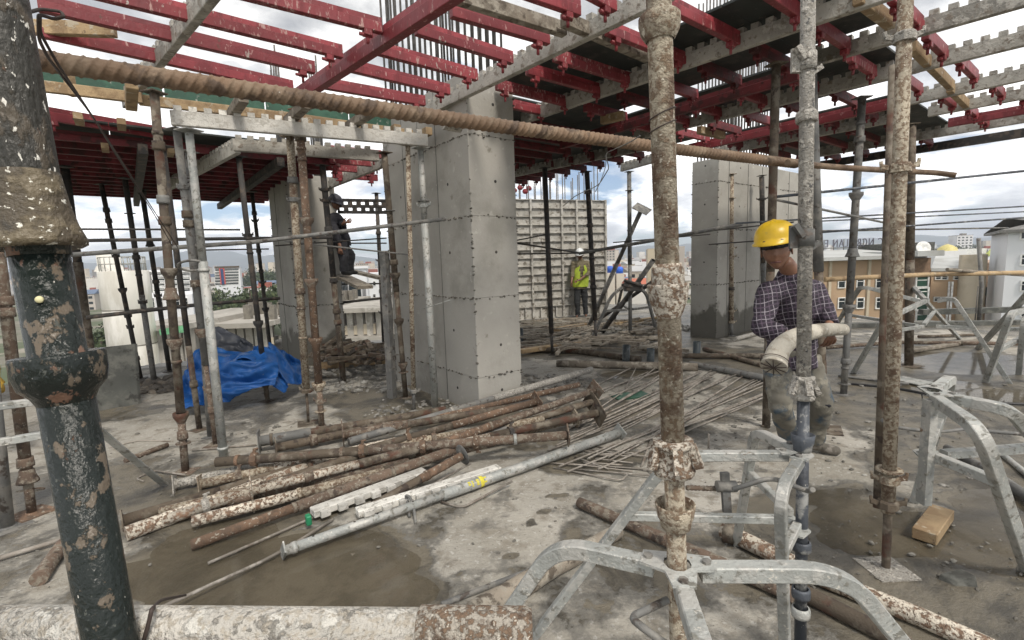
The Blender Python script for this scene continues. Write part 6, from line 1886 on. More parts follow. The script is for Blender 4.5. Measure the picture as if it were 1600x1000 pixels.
plaidm = plaid('dark_plaid_shirt', (0.024, 0.017, 0.028), (0.34, 0.31, 0.35), (0.085, 0.06, 0.09), .050)
jeans = mottle('dusty_worn_jeans', (0.155, 0.145, 0.12), [((0.05, 0.075, 0.10), 6, .54, .07), ((0.24, 0.225, 0.185), 9, .58, .06)], .9, 0, 1.0, 11, rand=False)
bootm = mottle('cement_dusted_boots', (0.10, 0.09, 0.075), [((0.22, 0.20, 0.175), 12, .54, .06)], .85, 0, .5, 40)
yel = mottle('yellow_helmet_plastic', (0.62, 0.40, 0.012), [((0.42, 0.28, 0.03), 14, .64, .04)], .38, 0, .05, 30, spec=.5)
darkc = flat('dark_cloth', (0.018, 0.018, 0.024), .9)

d0 = 3.62
j = dict(pelvis=D(1237, 545, 3.50), waist=D(1237, 512, 3.42), chest=D(1237, 470, 3.34), neck=D(1235, 423, 3.22), head=D(1213, 391, 3.12),
         sh=(D(1201, 458, 3.22), D(1272, 455, 3.42)), el=(D(1190, 512, 3.12), D(1290, 490, 3.32)), wr=(D(1232, 524, 3.00), D(1297, 507, 3.15)),
         hip=(D(1215, 572, 3.50), D(1258, 570, 3.60)), kn=(D(1219, 634, 3.40), D(1285, 630, 3.55)), an=(D(1236, 692, 3.62), D(1270, 684, 3.66)), toe=(D(1232, 704, 3.50), D(1281, 702, 3.52)),
         face=Vector((-.55, -.82, -.12)), hup=Vector((-.16, -.05, 1)), hem=.13, width=.95)
# stand the feet on the floor
for k, (an, to) in enumerate(((Z(1236, 692, .09), Z(1230, 704, .03)), (Z(1272, 690, .09), Z(1290, 704, .03)))):
    j['an'] = (an, j['an'][1]) if k == 0 else (j['an'][0], an)
    j['toe'] = (to, j['toe'][1]) if k == 0 else (j['toe'][0], to)
print('man', [tuple(round(c, 2) for c in j[k]) for k in ('pelvis', 'head')], j['an'][0], j['sh'][0])
pd = (D(1325, 516, 3.6) - D(1262, 518, 3.3)).normalized()
hc = [((Vector((1, 0, -.15))), Vector((0, -.3, 1)), Vector((.1, 1, -.3))), (Vector((.05, -.1, -1)), Vector((-1, .1, 0)), Vector((-.1, 1, -.15)))]
man, (f_, u_, s_) = person('worker in yellow helmet and dark checked shirt holding a hose behind the crusted prop', Vector((j['an'][0].x, j['an'][0].y, 0)), j, (skinm, plaidm, jeans, bootm), hand_cfg=hc, s=1.04)
hd = j['head']
helmet(man, hd, f_, u_, s_, 1.07, yel, tilt=-.06)
b = MB(); hh = hd + u_ * .05
for r_, z_ in ((1, 0),):
    vs_ = []
    for i in range(4):
        for k in range(36):
            ph = 2 * math.pi * k / 36
            vs_.append(hh + f_ * math.cos(ph) * .112 + s_ * math.sin(ph) * .088 + u_ * (-.030 + .020 * i))
    b.add(vs_, [(i * 36 + k, i * 36 + (k + 1) % 36, (i + 1) * 36 + (k + 1) % 36, (i + 1) * 36 + k) for i in range(3) for k in range(36)], True)
b.build('head_band', darkc, man)
b = MB()
for sx in (-1, 1):
    c = hd + f_ * .122 + s_ * .034 * sx + u_ * .056
    b.lathe(c - f_ * .004, f_ + s_ * .2 * sx, [(0, .028), (.012, .030), (.016, .024), (.017, 0)], 14)
b.bar(hd + f_ * .128 + s_ * .02 + u_ * .056, hd + f_ * .128 - s_ * .02 + u_ * .056, .01, .01)
b.build('goggles', flat('dark_goggles', (.012, .012, .014), .25), man)
b = MB()
for sx in (-1, 1):
    b.lathe(hd + s_ * .086 * sx + f_ * .045 + u_ * .04, s_ * sx, [(0, .02), (.006, .018), (.006, 0)], 8)
b.build('harness_clip', M['white'], man)
b = MB()
for sx in (-1, 1):
    c = hd + f_ * .0815 + s_ * .029 * sx - u_ * .004
    b.lathe(c, f_ + s_ * .25 * sx, [(0, .009), (.003, .008), (.0055, .005), (.006, 0)], 12)
b.build('eye', flat('eye_white', (.16, .13, .12), .5), man)
b = MB()
for sx in (-1, 1):
    c = hd + f_ * .0870 + s_ * .029 * sx - u_ * .006
    b.lathe(c, f_ + s_ * .25 * sx, [(0, .0055), (.0015, .005), (.0018, 0)], 10)
b.build('pupil', flat('pupil', (.008, .006, .005), .2), man)
dk = flat('brow_hair', (.012, .009, .008), .8)
for sx in (-1, 1):
    MB().tube([hd + f_ * .088 + s_ * .050 * sx + u_ * .018, hd + f_ * .098 + s_ * .032 * sx + u_ * .025, hd + f_ * .100 + s_ * .014 * sx + u_ * .020], .0038, 6).build('eyebrow', dk, man)
MB().tube([hd + f_ * .084 + s_ * .028 - u_ * .066, hd + f_ * .101 - u_ * .063, hd + f_ * .084 - s_ * .028 - u_ * .066], .0052, 7).build('lips', flat('lips', (.085, .032, .028), .5), man)
b = MB(); S2 = 28; vs_ = []
for i in range(7):
    for k in range(S2):
        ph = math.pi * .36 + (2 * math.pi - .72 * math.pi) * k / (S2 - 1)
        vs_.append(hd + f_ * (math.cos(ph) * .100 - .006) + s_ * math.sin(ph) * .0845 + u_ * (.06 - .012 * i))
b.add(vs_, [(i * S2 + k, i * S2 + k + 1, (i + 1) * S2 + k + 1, (i + 1) * S2 + k) for i in range(6) for k in range(S2 - 1)], True)
b.build('hair', dk, man)
# torn knees
b = MB()
for kn, fx in ((j['kn'][0].lerp(j['an'][0], .30), .088), (j['kn'][1], .092), (j['kn'][1].lerp(j['an'][1], .22), .090)):
    c_ = kn + Vector((.005, -fx + .024, 0))
    MB().tube([c_ + Vector((-.045, .022, .006)), c_, c_ + Vector((.045, .022, -.008))], .011, 8, scales=[.4, 1, .4]).build('torn_knee', darkc, man)

# the hose he holds
t = thing('concrete_hose', 'dusty cream hose with a wired end, held by the worker in the yellow helmet', 'hose', D(1211, 568, 2.95))
cpts = [D(1209, 573, 2.66), D(1218, 546, 2.72), D(1240, 528, 2.80), D(1268, 519, 2.90), D(1295, 515, 3.02), D(1318, 515, 3.14)]
path = []
for i in range(len(cpts) - 1):
    p0 = cpts[max(i - 1, 0)]; p1 = cpts[i]; p2 = cpts[i + 1]; p3 = cpts[min(i + 2, len(cpts) - 1)]
    for k in range(6):
        u = k / 6
        path.append(.5 * ((2 * p1) + (p2 - p0) * u + (2 * p0 - 5 * p1 + 4 * p2 - p3) * u * u + (3 * p1 - p0 - 3 * p2 + p3) * u ** 3))
path.append(cpts[-1])
nP = len(path)
hose_m = mottle('dusty_hose', (0.44, 0.41, 0.35), [((0.29, 0.26, 0.21), 12, .54, .06), ((0.54, 0.51, 0.45), 30, .62, .03)], .85, 0, .6, 60)
MB().tube(path, 1.0, 22, scales=[.070 - .033 * (i / (nP - 1)) ** .6 for i in range(nP)]).build('hose', hose_m, t)
b = MB(); dd = (path[0] - path[1]).normalized(); xx = dd.cross(UP).normalized(); yy = dd.cross(xx)
for k in range(5):
    a_ = k * math.pi / 5 + .2
    v = xx * math.cos(a_) + yy * math.sin(a_)
    b.rod(path[0] + dd * .006 - v * .066, path[0] + dd * .010 + v * .066, .0028, 6)
b.build('tie_wire', M['wire'], t)
b = MB(); pts = [path[2] + (xx * math.cos(q) + yy * math.sin(q)) * .072 for q in [i * 6.283 / 24 for i in range(25)]]
b.tube(pts, .0025, 6); b.build('tie_wire', M['wire'], t)

# man in the vest
vestm = mottle('yellow_green_vest', (0.36, 0.45, 0.04), [((0.28, 0.36, 0.03), 8, .58, .06)], .75, 0, .6, 18, rand=False)
khaki = mottle('khaki_shirt', (0.16, 0.135, 0.085), [((0.10, 0.085, 0.05), 8, .55, .06)], .9, 0, .6, 18, rand=False)
g0 = Z(905, 496)
dv = (g0 - CP).dot(F)
DD = lambda x, y, o=0: D(x, y, dv + .0 + o)
j2 = dict(pelvis=DD(907, 448), waist=DD(908, 432), chest=DD(908, 416), neck=DD(907, 405, -.03), head=DD(906, 398.5, -.06),
          sh=(DD(896, 412), DD(919, 412)), el=(DD(895, 428, -.05), DD(921, 426, -.08)), wr=(DD(893, 440, -.18), DD(905, 438, -.28)),
          hip=(DD(902.5, 454), DD(913, 454)), kn=(DD(902, 474, -.04), DD(914, 474)), an=(DD(903, 493), DD(915, 491)), toe=(DD(901, 495, -.22), DD(916, 493.5, -.22)),
          face=Vector((-.25, -1, -.35)), cuff=.45)
hc2 = [(Vector((-.2, -.1, -1)), Vector((.2, -1, 0)), Vector((1, 0, 0))), (Vector((-1, -.1, -.3)), Vector((0, .2, 1)), Vector((0, -1, -.2)))]
man2, (f_, u_, s_) = person('man in a white helmet and yellow-green vest standing before the grey formwork panel', Vector((g0.x, g0.y, 0)), j2, (skinm, khaki, flat('dark_trousers', (.03, .032, .034), .9), flat('dark_boots', (.02, .02, .02), .8)), hand_cfg=hc2)
helmet(man2, j2['head'], f_, u_, s_, 1.0, flat('white_helmet_plastic', (.62, .64, .64), .4))
# vest over the shirt: body shell without sleeves, open at the neck
c0, c1, c2 = j2['pelvis'], j2['waist'], j2['chest']
b = MB()
S_ = 32
rows_ = []
for i in range(15):
    u = i / 14
    zc_ = c0.lerp(c2, u * 1.12)
    ww = .205 - .03 * abs(u - .35) ; dp = .155
    if u > .72: ww *= 1 - (u - .72) * 1.4
    row = []
    for k in range(S_):
        ph = 2 * math.pi * k / S_
        fr = max(0, -math.sin(ph))
        row.append(zc_ + Vector((math.cos(ph) * ww * 1.06, math.sin(ph) * dp, -.10 * fr * max(0, u - .5))))
    rows_.append(row)
vsx = [p for r_ in rows_ for p in r_]
fsx = []
for i in range(14):
    for k in range(S_):
        ph = 2 * math.pi * (k + .5) / S_
        u = i / 14
        if u > .30 and math.sin(ph) < 0 and abs(math.cos(ph)) < (u - .22) * .62:
            continue
        fsx.append((i * S_ + k, i * S_ + (k + 1) % S_, (i + 1) * S_ + (k + 1) % S_, (i + 1) * S_ + k))
b.add(vsx, fsx, True); b.build('safety_vest', vestm, man2)
# climbing man in silhouette
DD = lambda x, y, o=0: D(x, y, 7.9 + o)
j3 = dict(pelvis=DD(531, 378), waist=DD(528, 365), chest=DD(523, 347), neck=DD(520, 333), head=DD(521, 320),
          sh=(DD(518, 344, -.1), DD(527, 343, .1)), el=(DD(524, 362, -.3), DD(535, 352, .1)), wr=(DD(531, 383, -.4), DD(536, 350, -.3)),
          hip=(DD(533, 385, -.1), DD(531, 384, .1)), kn=(DD(537, 402, -.28), DD(548, 398, .1)), an=(DD(538, 425, -.25), DD(547, 424, .05)), toe=(DD(546, 428, -.3), DD(553, 427, 0)),
          face=Vector((.9, -.3, -.3)))
hc3 = [(Vector((0, -.1, -1)), Vector((1, 0, 0)), Vector((0, 1, 0))), (Vector((1, 0, .4)), Vector((0, .2, 1)), Vector((0, 1, .3)))]
man3, (f_, u_, s_) = person('man in dark clothes standing on a plank and leaning at the left column', DD(540, 430), j3, (skinm, darkc, flat('black_trousers', (.02, .02, .024), .9), flat('black_boots', (.015, .015, .015), .8)), hand_cfg=hc3, levels=1)
helmet(man3, j3['head'], f_, u_, s_, 1.0, flat('dark_helmet', (.03, .03, .04), .5))

# ------------------------------------------------------------------ the city around
GZ = -20.0


def facade(label, x0, x1, ytop, yy, depth, mat, name='building', windows=(), wmat=None, fmat=None, roof=None, cat='building', group=None, parapet=0.0, turned=True):
    """a block whose camera-side wall spans picture columns x0..x1, its top at picture height ytop; turned faces the viewer squarely"""
    A_ = Y(x0, ytop, yy)
    cr = ray((x0 + x1) / 2, ytop)
    az = math.atan2(cr.x, cr.y) * .85 if turned else 0.0
    u = Vector((math.cos(az), -math.sin(az), 0)); nb = Vector((math.sin(az), math.cos(az), 0))

    def on(x, y, off=0.0):
        q = ray(x, y)
        return CP + q * (((A_ - CP).dot(nb) + off) / q.dot(nb))
    B_ = on(x1, ytop)
    zt_ = (A_.z + B_.z) / 2
    C_ = (A_ + B_) / 2 + nb * depth / 2
    rot = Matrix.Rotation(-az, 3, 'Z')
    t = thing(name, label, cat, Vector((C_.x, C_.y, GZ)), group)
    w_ = (Vector((B_.x, B_.y)) - Vector((A_.x, A_.y))).length
    MB().box((C_.x, C_.y, (zt_ + GZ) / 2), (w_, depth, zt_ - GZ), rot).build('wall', mat, t)
    if parapet:
        MB().box((C_.x, C_.y, zt_ + parapet / 2), (w_ + .5, depth + .5, parapet), rot).build('cornice', roof or mat, t)
    for (wx0, wy0, wx1, wy1) in windows:
        p, q = on(wx0, wy0), on(wx1, wy1)
        c = (p + q) / 2
        ww, wh = (Vector((q.x, q.y)) - Vector((p.x, p.y))).length, abs(p.z - q.z)
        fw = min(.12, ww * .12)
        b = MB()
        for sx in (-1, 1):
            b.box(c + u * sx * (ww / 2 + fw / 2) - nb * .04, (fw, .16, wh + 2 * fw), rot)
        for sz in (-1, 1):
            b.box(c + UP * sz * (wh / 2 + fw / 2) - nb * .04, (ww, .16, fw), rot)
        b.box(c + UP * wh * .16 - nb * .02, (ww, .06, fw * .6), rot)
        f = b.build('window', fmat or M['white'], t)
        MB().box(c - nb * .005, (ww, .03, wh), rot).build('pane', wmat or glassm, f)
    return t, A_, B_, zt_


glassm = flat('dark_window_glass', (.02, .026, .03), .12)
greenglass = flat('green_window_glass', (.03, .07, .05), .1)
tan = mottle('tan_render', (.40, .285, .185), [((.36, .25, .165), .5, .55, .1)], .9, 0, 0, 3, rand=False, vscale=.12, vamp=.12)
cream = mottle('cream_render', (.48, .42, .32), [((.40, .34, .25), .6, .56, .1)], .9, 0, 0, 3, rand=False, vscale=.12, vamp=.12)
whitew = mottle('white_render', (.66, .67, .69), (), .85, rand=False, vscale=.1, vamp=.08)
conc = mottle('bare_city_concrete', (.33, .31, .275), [((.22, .205, .18), .5, .56, .08), ((.42, .40, .36), 1.5, .6, .06)], .9, 0, 0, 3, rand=False, vscale=.12, vamp=.12)
stubm = mottle('darker_concrete', (.17, .155, .13), (), .9, rand=False)
sheet = mottle('pale_roof_sheet', (.44, .45, .44), [((.34, .34, .32), .3, .56, .1)], .6, .1, 0, 3, rand=False, vscale=.12, vamp=.12)

# tan building
wins = []
for wx, w2 in ((1247, 7), (1310, 9), (1339, 9), (1369, 11)):
    wins += [(wx, 435, wx + w2, 449), (wx, 466, wx + w2, 481), (wx, 498, wx + w2, 515)]
t, A_, B_, zt_ = facade('long tan office building with small windows and pale pilasters, right of the worker', 1236, 1430, 407, 48, 16, tan, windows=wins, turned=False)
for x_ in (1297, 1358):
    p = Y(x_, 408, 48)
    MB().box((p.x, 47.93, (zt_ + GZ) / 2), (.26, .2, zt_ - GZ)).build('pilaster', cream, t)
p0, p1 = Y(1230, 405, 48), Y(1432, 405, 48)
MB().box(((p0.x + p1.x) / 2, 55.6, p0.z * .5 + p1.z * .5 + .1), (p1.x - p0.x, 17.6, .34)).build('cornice', sheet, t)
b = MB(); r0, r1 = Y(1232, 397, 49), Y(1430, 397, 49)
z0, z1 = (p0.z + p1.z) / 2 + .27, (p0.z + p1.z) / 2 + .95
b.add([(r0.x, 47.6, z0), (r1.x, 47.6, z0), (r1.x, 57, z1), (r0.x, 57, z1), (r1.x, 66, z0), (r0.x, 66, z0)], [(0, 1, 2, 3), (3, 2, 4, 5), (1, 4, 2), (0, 3, 5)])
b.build('roof', sheet, t)
# roof sign, seen from behind
sg = thing('roof_sign', 'letters of a roof sign seen from behind, reading backwards, on the tan building', 'sign', Y(1340, 400, 57))
txt = 'CAC NCR ELAN E'
cu = bpy.data.curves.new('sign_text', 'FONT'); cu.body = txt; cu.extrude = .05; cu.offset = -.015; cu.size = 2.1; cu.space_character = 1.22; cu.align_x = 'LEFT'
co_ = bpy.data.objects.new('tmp', cu); COL.objects.link(co_)
me = bpy.data.meshes.new_from_object(co_.evaluated_get(bpy.context.evaluated_depsgraph_get())); bpy.data.objects.remove(co_)
xs_ = [v.co.x for v in me.vertices]; wx_ = max(xs_) - min(xs_)
s0_, s1_ = Y(1289, 386, 57), Y(1398, 377, 57)
k_ = (s1_.x - s0_.x) / wx_
zb_ = (Y(1340, 385, 57).z)
for v in me.vertices:
    v.co = Vector((s1_.x - (v.co.x - min(xs_)) * k_, 57 + v.co.z, zb_ + v.co.y * .62))
lo_ = bpy.data.objects.new('lettering', me); COL.objects.link(lo_)
me.transform(Matrix.Translation(-world_loc(sg))); lo_.parent = sg; me.materials.append(flat('sign_back', (.10, .10, .13), .7))
b = MB()
b.rod((s0_.x, 57.2, zb_ - .1), (s1_.x, 57.2, zb_ - .1), .05, 6)
for i in range(8):
    x_ = s0_.x + (s1_.x - s0_.x) * i / 7
    b.rod((x_, 57.2, zb_ - 2.4), (x_, 57.2, zb_ + .9), .05, 6)
b.build('sign_frame', M['darkgalv'], sg)
# stair tower with tank
wins = [(1432, 433 + 18 * i, 1448, 447 + 18 * i) for i in range(5)]
t, A_, B_, zt_ = facade('brown stair tower with green windows and a white dish on its roof', 1428, 1455, 403, 46.5, 14, mottle('brown_render', (.22, .145, .095), (), .9), windows=wins, wmat=greenglass, turned=False)
p0, p1 = Y(1420, 400, 46), Y(1461, 392, 46)
MB().box(((p0.x + p1.x) / 2, 53, (p0.z + p1.z) / 2), (p1.x - p0.x, 16, .5)).build('cornice', sheet, t)
p0, p1 = Y(1428, 379, 50), Y(1460, 392, 50)
MB().box(((p0.x + p1.x) / 2, 54, (p0.z + p1.z) / 2), (p1.x - p0.x, 8, abs(p0.z - p1.z))).build('roof_room', M['greyply'], t)
p = Y(1441, 388, 45.8); MB().lathe(p, Vector((-.2, -1, .25)), [(0, 0), (.02, .5), (.2, .62), (.22, .56), (.1, .3), (.08, 0)], 18).build('dish', M['white'], t)
# right wing
wins = [(a_, 432, a_ + 8, 436) for a_ in (1461, 1471, 1490, 1500, 1513, 1521)] + [(a_, 465, a_ + 9, 470) for a_ in (1459, 1470, 1490, 1502, 1514)]
t, A_, B_, zt_ = facade('tan wing with narrow strip windows and a pale sheet roof, right of the stair tower', 1456, 1530, 421, 47, 16, tan, windows=wins, turned=False)
b = MB(); r0, r1, r2, r3 = Y(1455, 419, 46.8), Y(1528, 419, 46.8), Y(1538, 399, 57), Y(1462, 400, 57)
b.add([r0, r1, r2, r3, r0 - UP * .3, r1 - UP * .3, r2 - UP * .3, r3 - UP * .3], [(0, 1, 2, 3), (7, 6, 5, 4), (0, 4, 5, 1), (1, 5, 6, 2), (2, 6, 7, 3), (3, 7, 4, 0)])
b.build('roof', sheet, t, fix=True)
for x_ in (1482, 1487):
    p = Y(x_, 440, 47); MB().rod((p.x, 46.9, GZ), (p.x, 46.9, p.z), .09, 8).build('drainpipe', M['white'], t)
p = Y(1530, 398, 45); q = MB().lathe((p.x + .9, 46.5, GZ), UP, [(0, 1.0), (p.z - GZ, 1.0), (p.z - GZ, 0)], 24)
tag(q.build('round_stair_tower', cream), 'cream round shaft at the corner of the tan wing', 'tower')
facade('pinkish building with a dark green glass front, between the cream shaft and the white block', 1541, 1580, 410, 52, 14, mottle('pink_render', (.42, .30, .22), (), .9), windows=[(1557, 428, 1567, 436)] + [(1541 + 8.4 * i, 449 + 13.5 * k, 1549 + 8.4 * i, 461 + 13.5 * k) for i in range(4) for k in range(4)], wmat=flat('green_grey_glass', (.04, .06, .05), .1), fmat=M['greyply'], turned=True)
t, A_, B_, zt_ = facade('white block with dark square windows and a dark roof edge, at the right edge', 1576, 1700, 361, 40, 14, whitew, windows=[(1597, 358 + 41 * i + 0, 1618, 372 + 41 * i) for i in range(5)] + [(1640, 358 + 41 * i, 1660, 372 + 41 * i) for i in range(5)], turned=True)
cr = ray(1638, 361); az = math.atan2(cr.x, cr.y) * .85
u_w = Vector((math.cos(az), -math.sin(az), 0)); n_w = Vector((math.sin(az), math.cos(az), 0))
def rp(u, v, z): return Vector((A_.x, A_.y, zt_)) + u_w * u + n_w * v + UP * z
Lw = (Vector((B_.x, B_.y, 0)) - Vector((A_.x, A_.y, 0))).length
b = MB()
b.add([rp(-.6, -.6, 0), rp(Lw, -.6, 0), rp(Lw, 14, 0), rp(-.6, 14, 0), rp(-.6, -.6, .22), rp(Lw, -.6, .22), rp(Lw, 14, .22), rp(-.6, 14, .22), rp(4, 6, 1.4), rp(Lw - 4, 6, 1.4)],
      [(3, 2, 1, 0), (0, 1, 5, 4), (1, 2, 6, 5), (2, 3, 7, 6), (3, 0, 4, 7), (4, 5, 9, 8), (6, 7, 8, 9), (5, 6, 9), (7, 4, 8)])
b.build('roof', M['darkgalv'], t, fix=True)

# water tower at left with rail on top
yy = 26.0
p0, p1 = Y(131, 424, yy), Y(201, 424, yy)
cx, rad = (p0.x + p1.x) / 2, (p1.x - p0.x) / 2 * .97
zt_ = (p0.z + p1.z) / 2
t = thing('silo', 'white round concrete silo with a railing on top, left of the props', 'silo', Vector((cx, yy + rad, GZ)))
silo = mottle('white_concrete', (.66, .64, .59), [((.52, .49, .43), .5, .55, .1), ((.74, .72, .68), 1.2, .6, .08)], .85, 0, 0, 4, rand=False, streak=(1, 1, .3), vscale=.5, vamp=.10)
z = zt_
lifts = [0, 2.1, 4.1, 6.1, 8.1, 10.2, 14, 18, 24, zt_ - GZ]
for k in range(len(lifts) - 1):
    MB().lathe((cx, yy + rad, zt_ - lifts[k + 1]), UP, [(0, rad * .985), (.03, rad), (lifts[k + 1] - lifts[k] - .03, rad), (lifts[k + 1] - lifts[k], rad * .985)] + ([(lifts[1], 0)] if k == 0 else []), 40).build('ring_section', silo, t)
for k in range(1, 7):
    MB().lathe((cx, yy + rad, zt_ - lifts[k] - .03), UP, [(0, rad), (0, rad + .012), (.05, rad + .012), (.05, rad)], 40).build('seam', stubm, t)
q = Y(166, 398, yy + rad * .9); MB().lathe((q.x, yy + rad, zt_), UP, [(0, .7), (.3, .56), (.31, .52), (q.z - zt_, .52), (q.z - zt_ + .02, 0)], 20).build('vent', silo, t)
b = MB()
for i in range(22):
    a_ = i * 6.283 / 22
    p = Vector((cx + rad * .9 * math.cos(a_), yy + rad + rad * .9 * math.sin(a_), zt_))
    b.rod(p, p + UP * .75, .025, 5)
    a2 = (i + 1) * 6.283 / 22
    for zz in (.38, .75):
        b.rod(p + UP * zz, Vector((cx + rad * .9 * math.cos(a2), yy + rad + rad * .9 * math.sin(a2), zt_ + zz)), .025, 5)
b.build('railing', M['galv'], t)

# white striped blocks left
def striped(label, x0, x1, ytop, ybot, yy, n, m1, m2, depth=12, cols=0):
    st = (ybot - ytop) / n
    wn_ = []
    for k in range(n):
        y_ = ytop + st * (k + .55)
        if cols:
            cw = (x1 - x0) / cols
            wn_ += [(x0 + cw * i + cw * .08, y_, x0 + cw * (i + 1) - cw * .06, y_ + st * .42) for i in range(cols)]
        else:
            wn_.append((x0 + 1, y_, x1 - 1, y_ + st * .42))
    return facade(label, x0, x1, ytop, yy, depth, m1, windows=wn_)


striped('white office block with black window bands, right beside the silo', 219, 298, 421, 463, 62, 5, whitew, glassm, cols=4)
striped('grey building right behind the silo', 199, 216, 425, 455, 45, 3, conc, glassm)
facade('low white building with big window panes below the striped one', 203, 300, 462, 44, 10, whitew, windows=[(207 + 13 * i, 466, 216 + 13 * i, 480) for i in range(7)])
blue = flat('blue_glass_front', (.03, .06, .16), .15)
redp = flat('red_panel', (.42, .08, .06), .7)


def front(t, x0, y0, x1, y1, A_, B_, off, mat, name):
    """a slab of wall or glass laid on the camera-side wall A_-B_"""
    u = Vector((B_.x - A_.x, B_.y - A_.y, 0)).normalized(); nb = Vector((-u.y, u.x, 0))
    pp = []
    for x, y in ((x0, y0), (x1, y1)):
        q = ray(x, y); pp.append(CP + q * (((A_ - CP).dot(nb) - off) / q.dot(nb)))
    c = (pp[0] + pp[1]) / 2
    MB().box(c, ((Vector((pp[1].x, pp[1].y)) - Vector((pp[0].x, pp[0].y))).length, .3, abs(pp[0].z - pp[1].z)), Matrix.Rotation(math.atan2(u.y, u.x), 3, 'Z')).build(name, mat, t)


t, A_, B_, zt_ = striped('white and red office block with a blue glass front, left of the left column', 335, 374, 418, 444, 190, 6, whitew, glassm)
front(t, 342, 418, 353, 444, A_, B_, .2, redp, 'red_surround')
front(t, 344, 420, 351, 444, A_, B_, .5, blue, 'glass_front')
front(t, 335, 416.4, 374, 417.9, A_, B_, .3, M['brown'], 'roof_edge')
t, A_, B_, zt_ = facade('white building with a black glass front between the left column and the big column', 527, 572, 420, 62, 14, whitew, parapet=.3)
front(t, 545, 445, 565, 467, A_, B_, .1, glassm, 'glass_front')
for i in range(7):
    front(t, 530 + i * 2.1, 436, 531 + i * 2.1, 468, A_, B_, .1, glassm, 'window')
for i in range(3):
    front(t, 567 + i * 2, 446, 568 + i * 2, 468, A_, B_, .1, glassm, 'window')
facade('pale grey block right of the black glass front', 572, 604, 427, 75, 12, whitew, windows=[(583, 440, 587, 446), (592, 452, 596, 458), (583, 460, 587, 466)])

# bare concrete buildings under construction
def frame_building(label, x0, x1, ytop, yy, storeys, sh, depth, ncol, stubs=0, walls=()):
    A_, B_ = Y(x0, ytop, yy), Y(x1, ytop, yy); zt_ = (A_.z + B_.z) / 2
    cx, w_ = (A_.x + B_.x) / 2, B_.x - A_.x
    t = thing('unfinished_building', label, 'building', Vector((cx, yy + depth / 2, GZ)))
    z_ = zt_; k = 0
    while z_ > GZ and k < storeys:
        MB().box((cx, yy + depth / 2 - .5, z_ - .18), (w_, depth + 1, .36)).build('floor_slab', conc, t)
        for i in range(ncol):
            for jj in (0.3, depth * .5, depth - .5):
                MB().box((A_.x + .5 + (w_ - 1) * i / (ncol - 1), yy + jj, z_ - sh / 2 - .18), (.5, .5, sh - .36)).build('column', conc, t)
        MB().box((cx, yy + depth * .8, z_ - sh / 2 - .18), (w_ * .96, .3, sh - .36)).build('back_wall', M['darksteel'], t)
        for (u0, u1, hf) in walls:
            MB().box((A_.x + w_ * (u0 + u1) / 2, yy + .22, z_ - sh + sh * hf / 2), (w_ * (u1 - u0), .2, sh * hf - .2)).build('wall', cream, t)
        z_ -= sh; k += 1
    rnd = random.Random(int(x0))
    for i in range(stubs):
        p = Vector((A_.x + w_ * rnd.uniform(.04, .96), yy + depth * rnd.uniform(.02, .95), zt_))
        MB().box(p + UP * .55, (.5, .5, 1.1)).build('column_stub', stubm, t)
    return t


frame_building('bare concrete building under construction with stub columns on its roof, behind the tarpaulins', 322, 424, 503, 36, 4, 3.0, 26, 7, stubs=26, walls=((.35, .55, .5), (.72, .98, .6)))
frame_building('pale bare concrete building with open floors, seen left of the big column', 520, 600, 480, 40, 4, 2.4, 12, 5, walls=((.0, .45, .4), (.5, .8, .45)))
frame_building('low bare concrete floors behind the thin left props', 205, 300, 506, 33, 3, 2.7, 12, 6, walls=((.3, .6, .6),))
b = MB(); p = Y(268, 508, 27)
tag(b.add([Y(248, 515, 27), Y(288, 508, 27), Y(290, 519, 27), Y(250, 524, 27), Y(248, 515, 29), Y(288, 508, 29), Y(290, 519, 29), Y(250, 524, 29)], [(0, 1, 2, 3), (7, 6, 5, 4), (0, 4, 5, 1), (3, 2, 6, 7), (0, 3, 7, 4), (1, 5, 6, 2)]).build('green_roof', flat('green_sheet', (.16, .42, .22), .6), fix=True), 'small light green roof behind the thin left props', 'roof')

# terrain, hills
terr = mottle('city_ground', (.16, .15, .115), [((.075, .095, .045), .03, .50, .06), ((.26, .235, .19), .06, .58, .05)], .95, 0, 0, 3, rand=False, vscale=.12, vamp=.12)
MB().add([(-9000, -600, GZ), (9000, -600, GZ), (9000, 9500, GZ), (-9000, 9500, GZ)], [(0, 1, 2, 3)]).build('city_ground', terr, kind='structure')
hillm = mottle('hillside', (.045, .065, .045), [((.10, .10, .075), .004, .55, .08)], .95, 0, 0, 3, rand=False, vscale=.12, vamp=.12)


def hills(name, yd, crest, seed, depth=1400, x0=-9000, x1=9000, n=160):
    vs_ = []
    rows = 8
    for jx in range(rows + 1):
        v = jx / rows
        for i in range(n + 1):
            x = x0 + (x1 - x0) * i / n
            h = crest(x) * (math.sin(v * math.pi / 2) ** 1.2)
            h *= .72 + .55 * noise.noise((x * .0009 + seed, seed, v * .8)) + .16 * noise.noise((x * .004 + seed, v * 2, 3)) + .05 * noise.noise((x * .02, v * 5, seed))
            vs_.append((x, yd + depth * v, GZ - 2 + max(0, h)))
    fs = [(j * (n + 1) + i, j * (n + 1) + i + 1, (j + 1) * (n + 1) + i + 1, (j + 1) * (n + 1) + i) for j in range(rows) for i in range(n)]
    return MB().add(vs_, fs, True).build(name, hillm, kind='structure')


hills('hills', 5200, lambda x: 150 + 130 * math.exp(-((x - 3500) / 1800) ** 2) + 190 * math.exp(-((x + 3800) / 1500) ** 2), 2.3)
hills('hills', 2700, lambda x: 34 + 26 * math.exp(-((x - 2300) / 900) ** 2), 5.1, depth=500, x0=-5200, x1=5200, n=220)

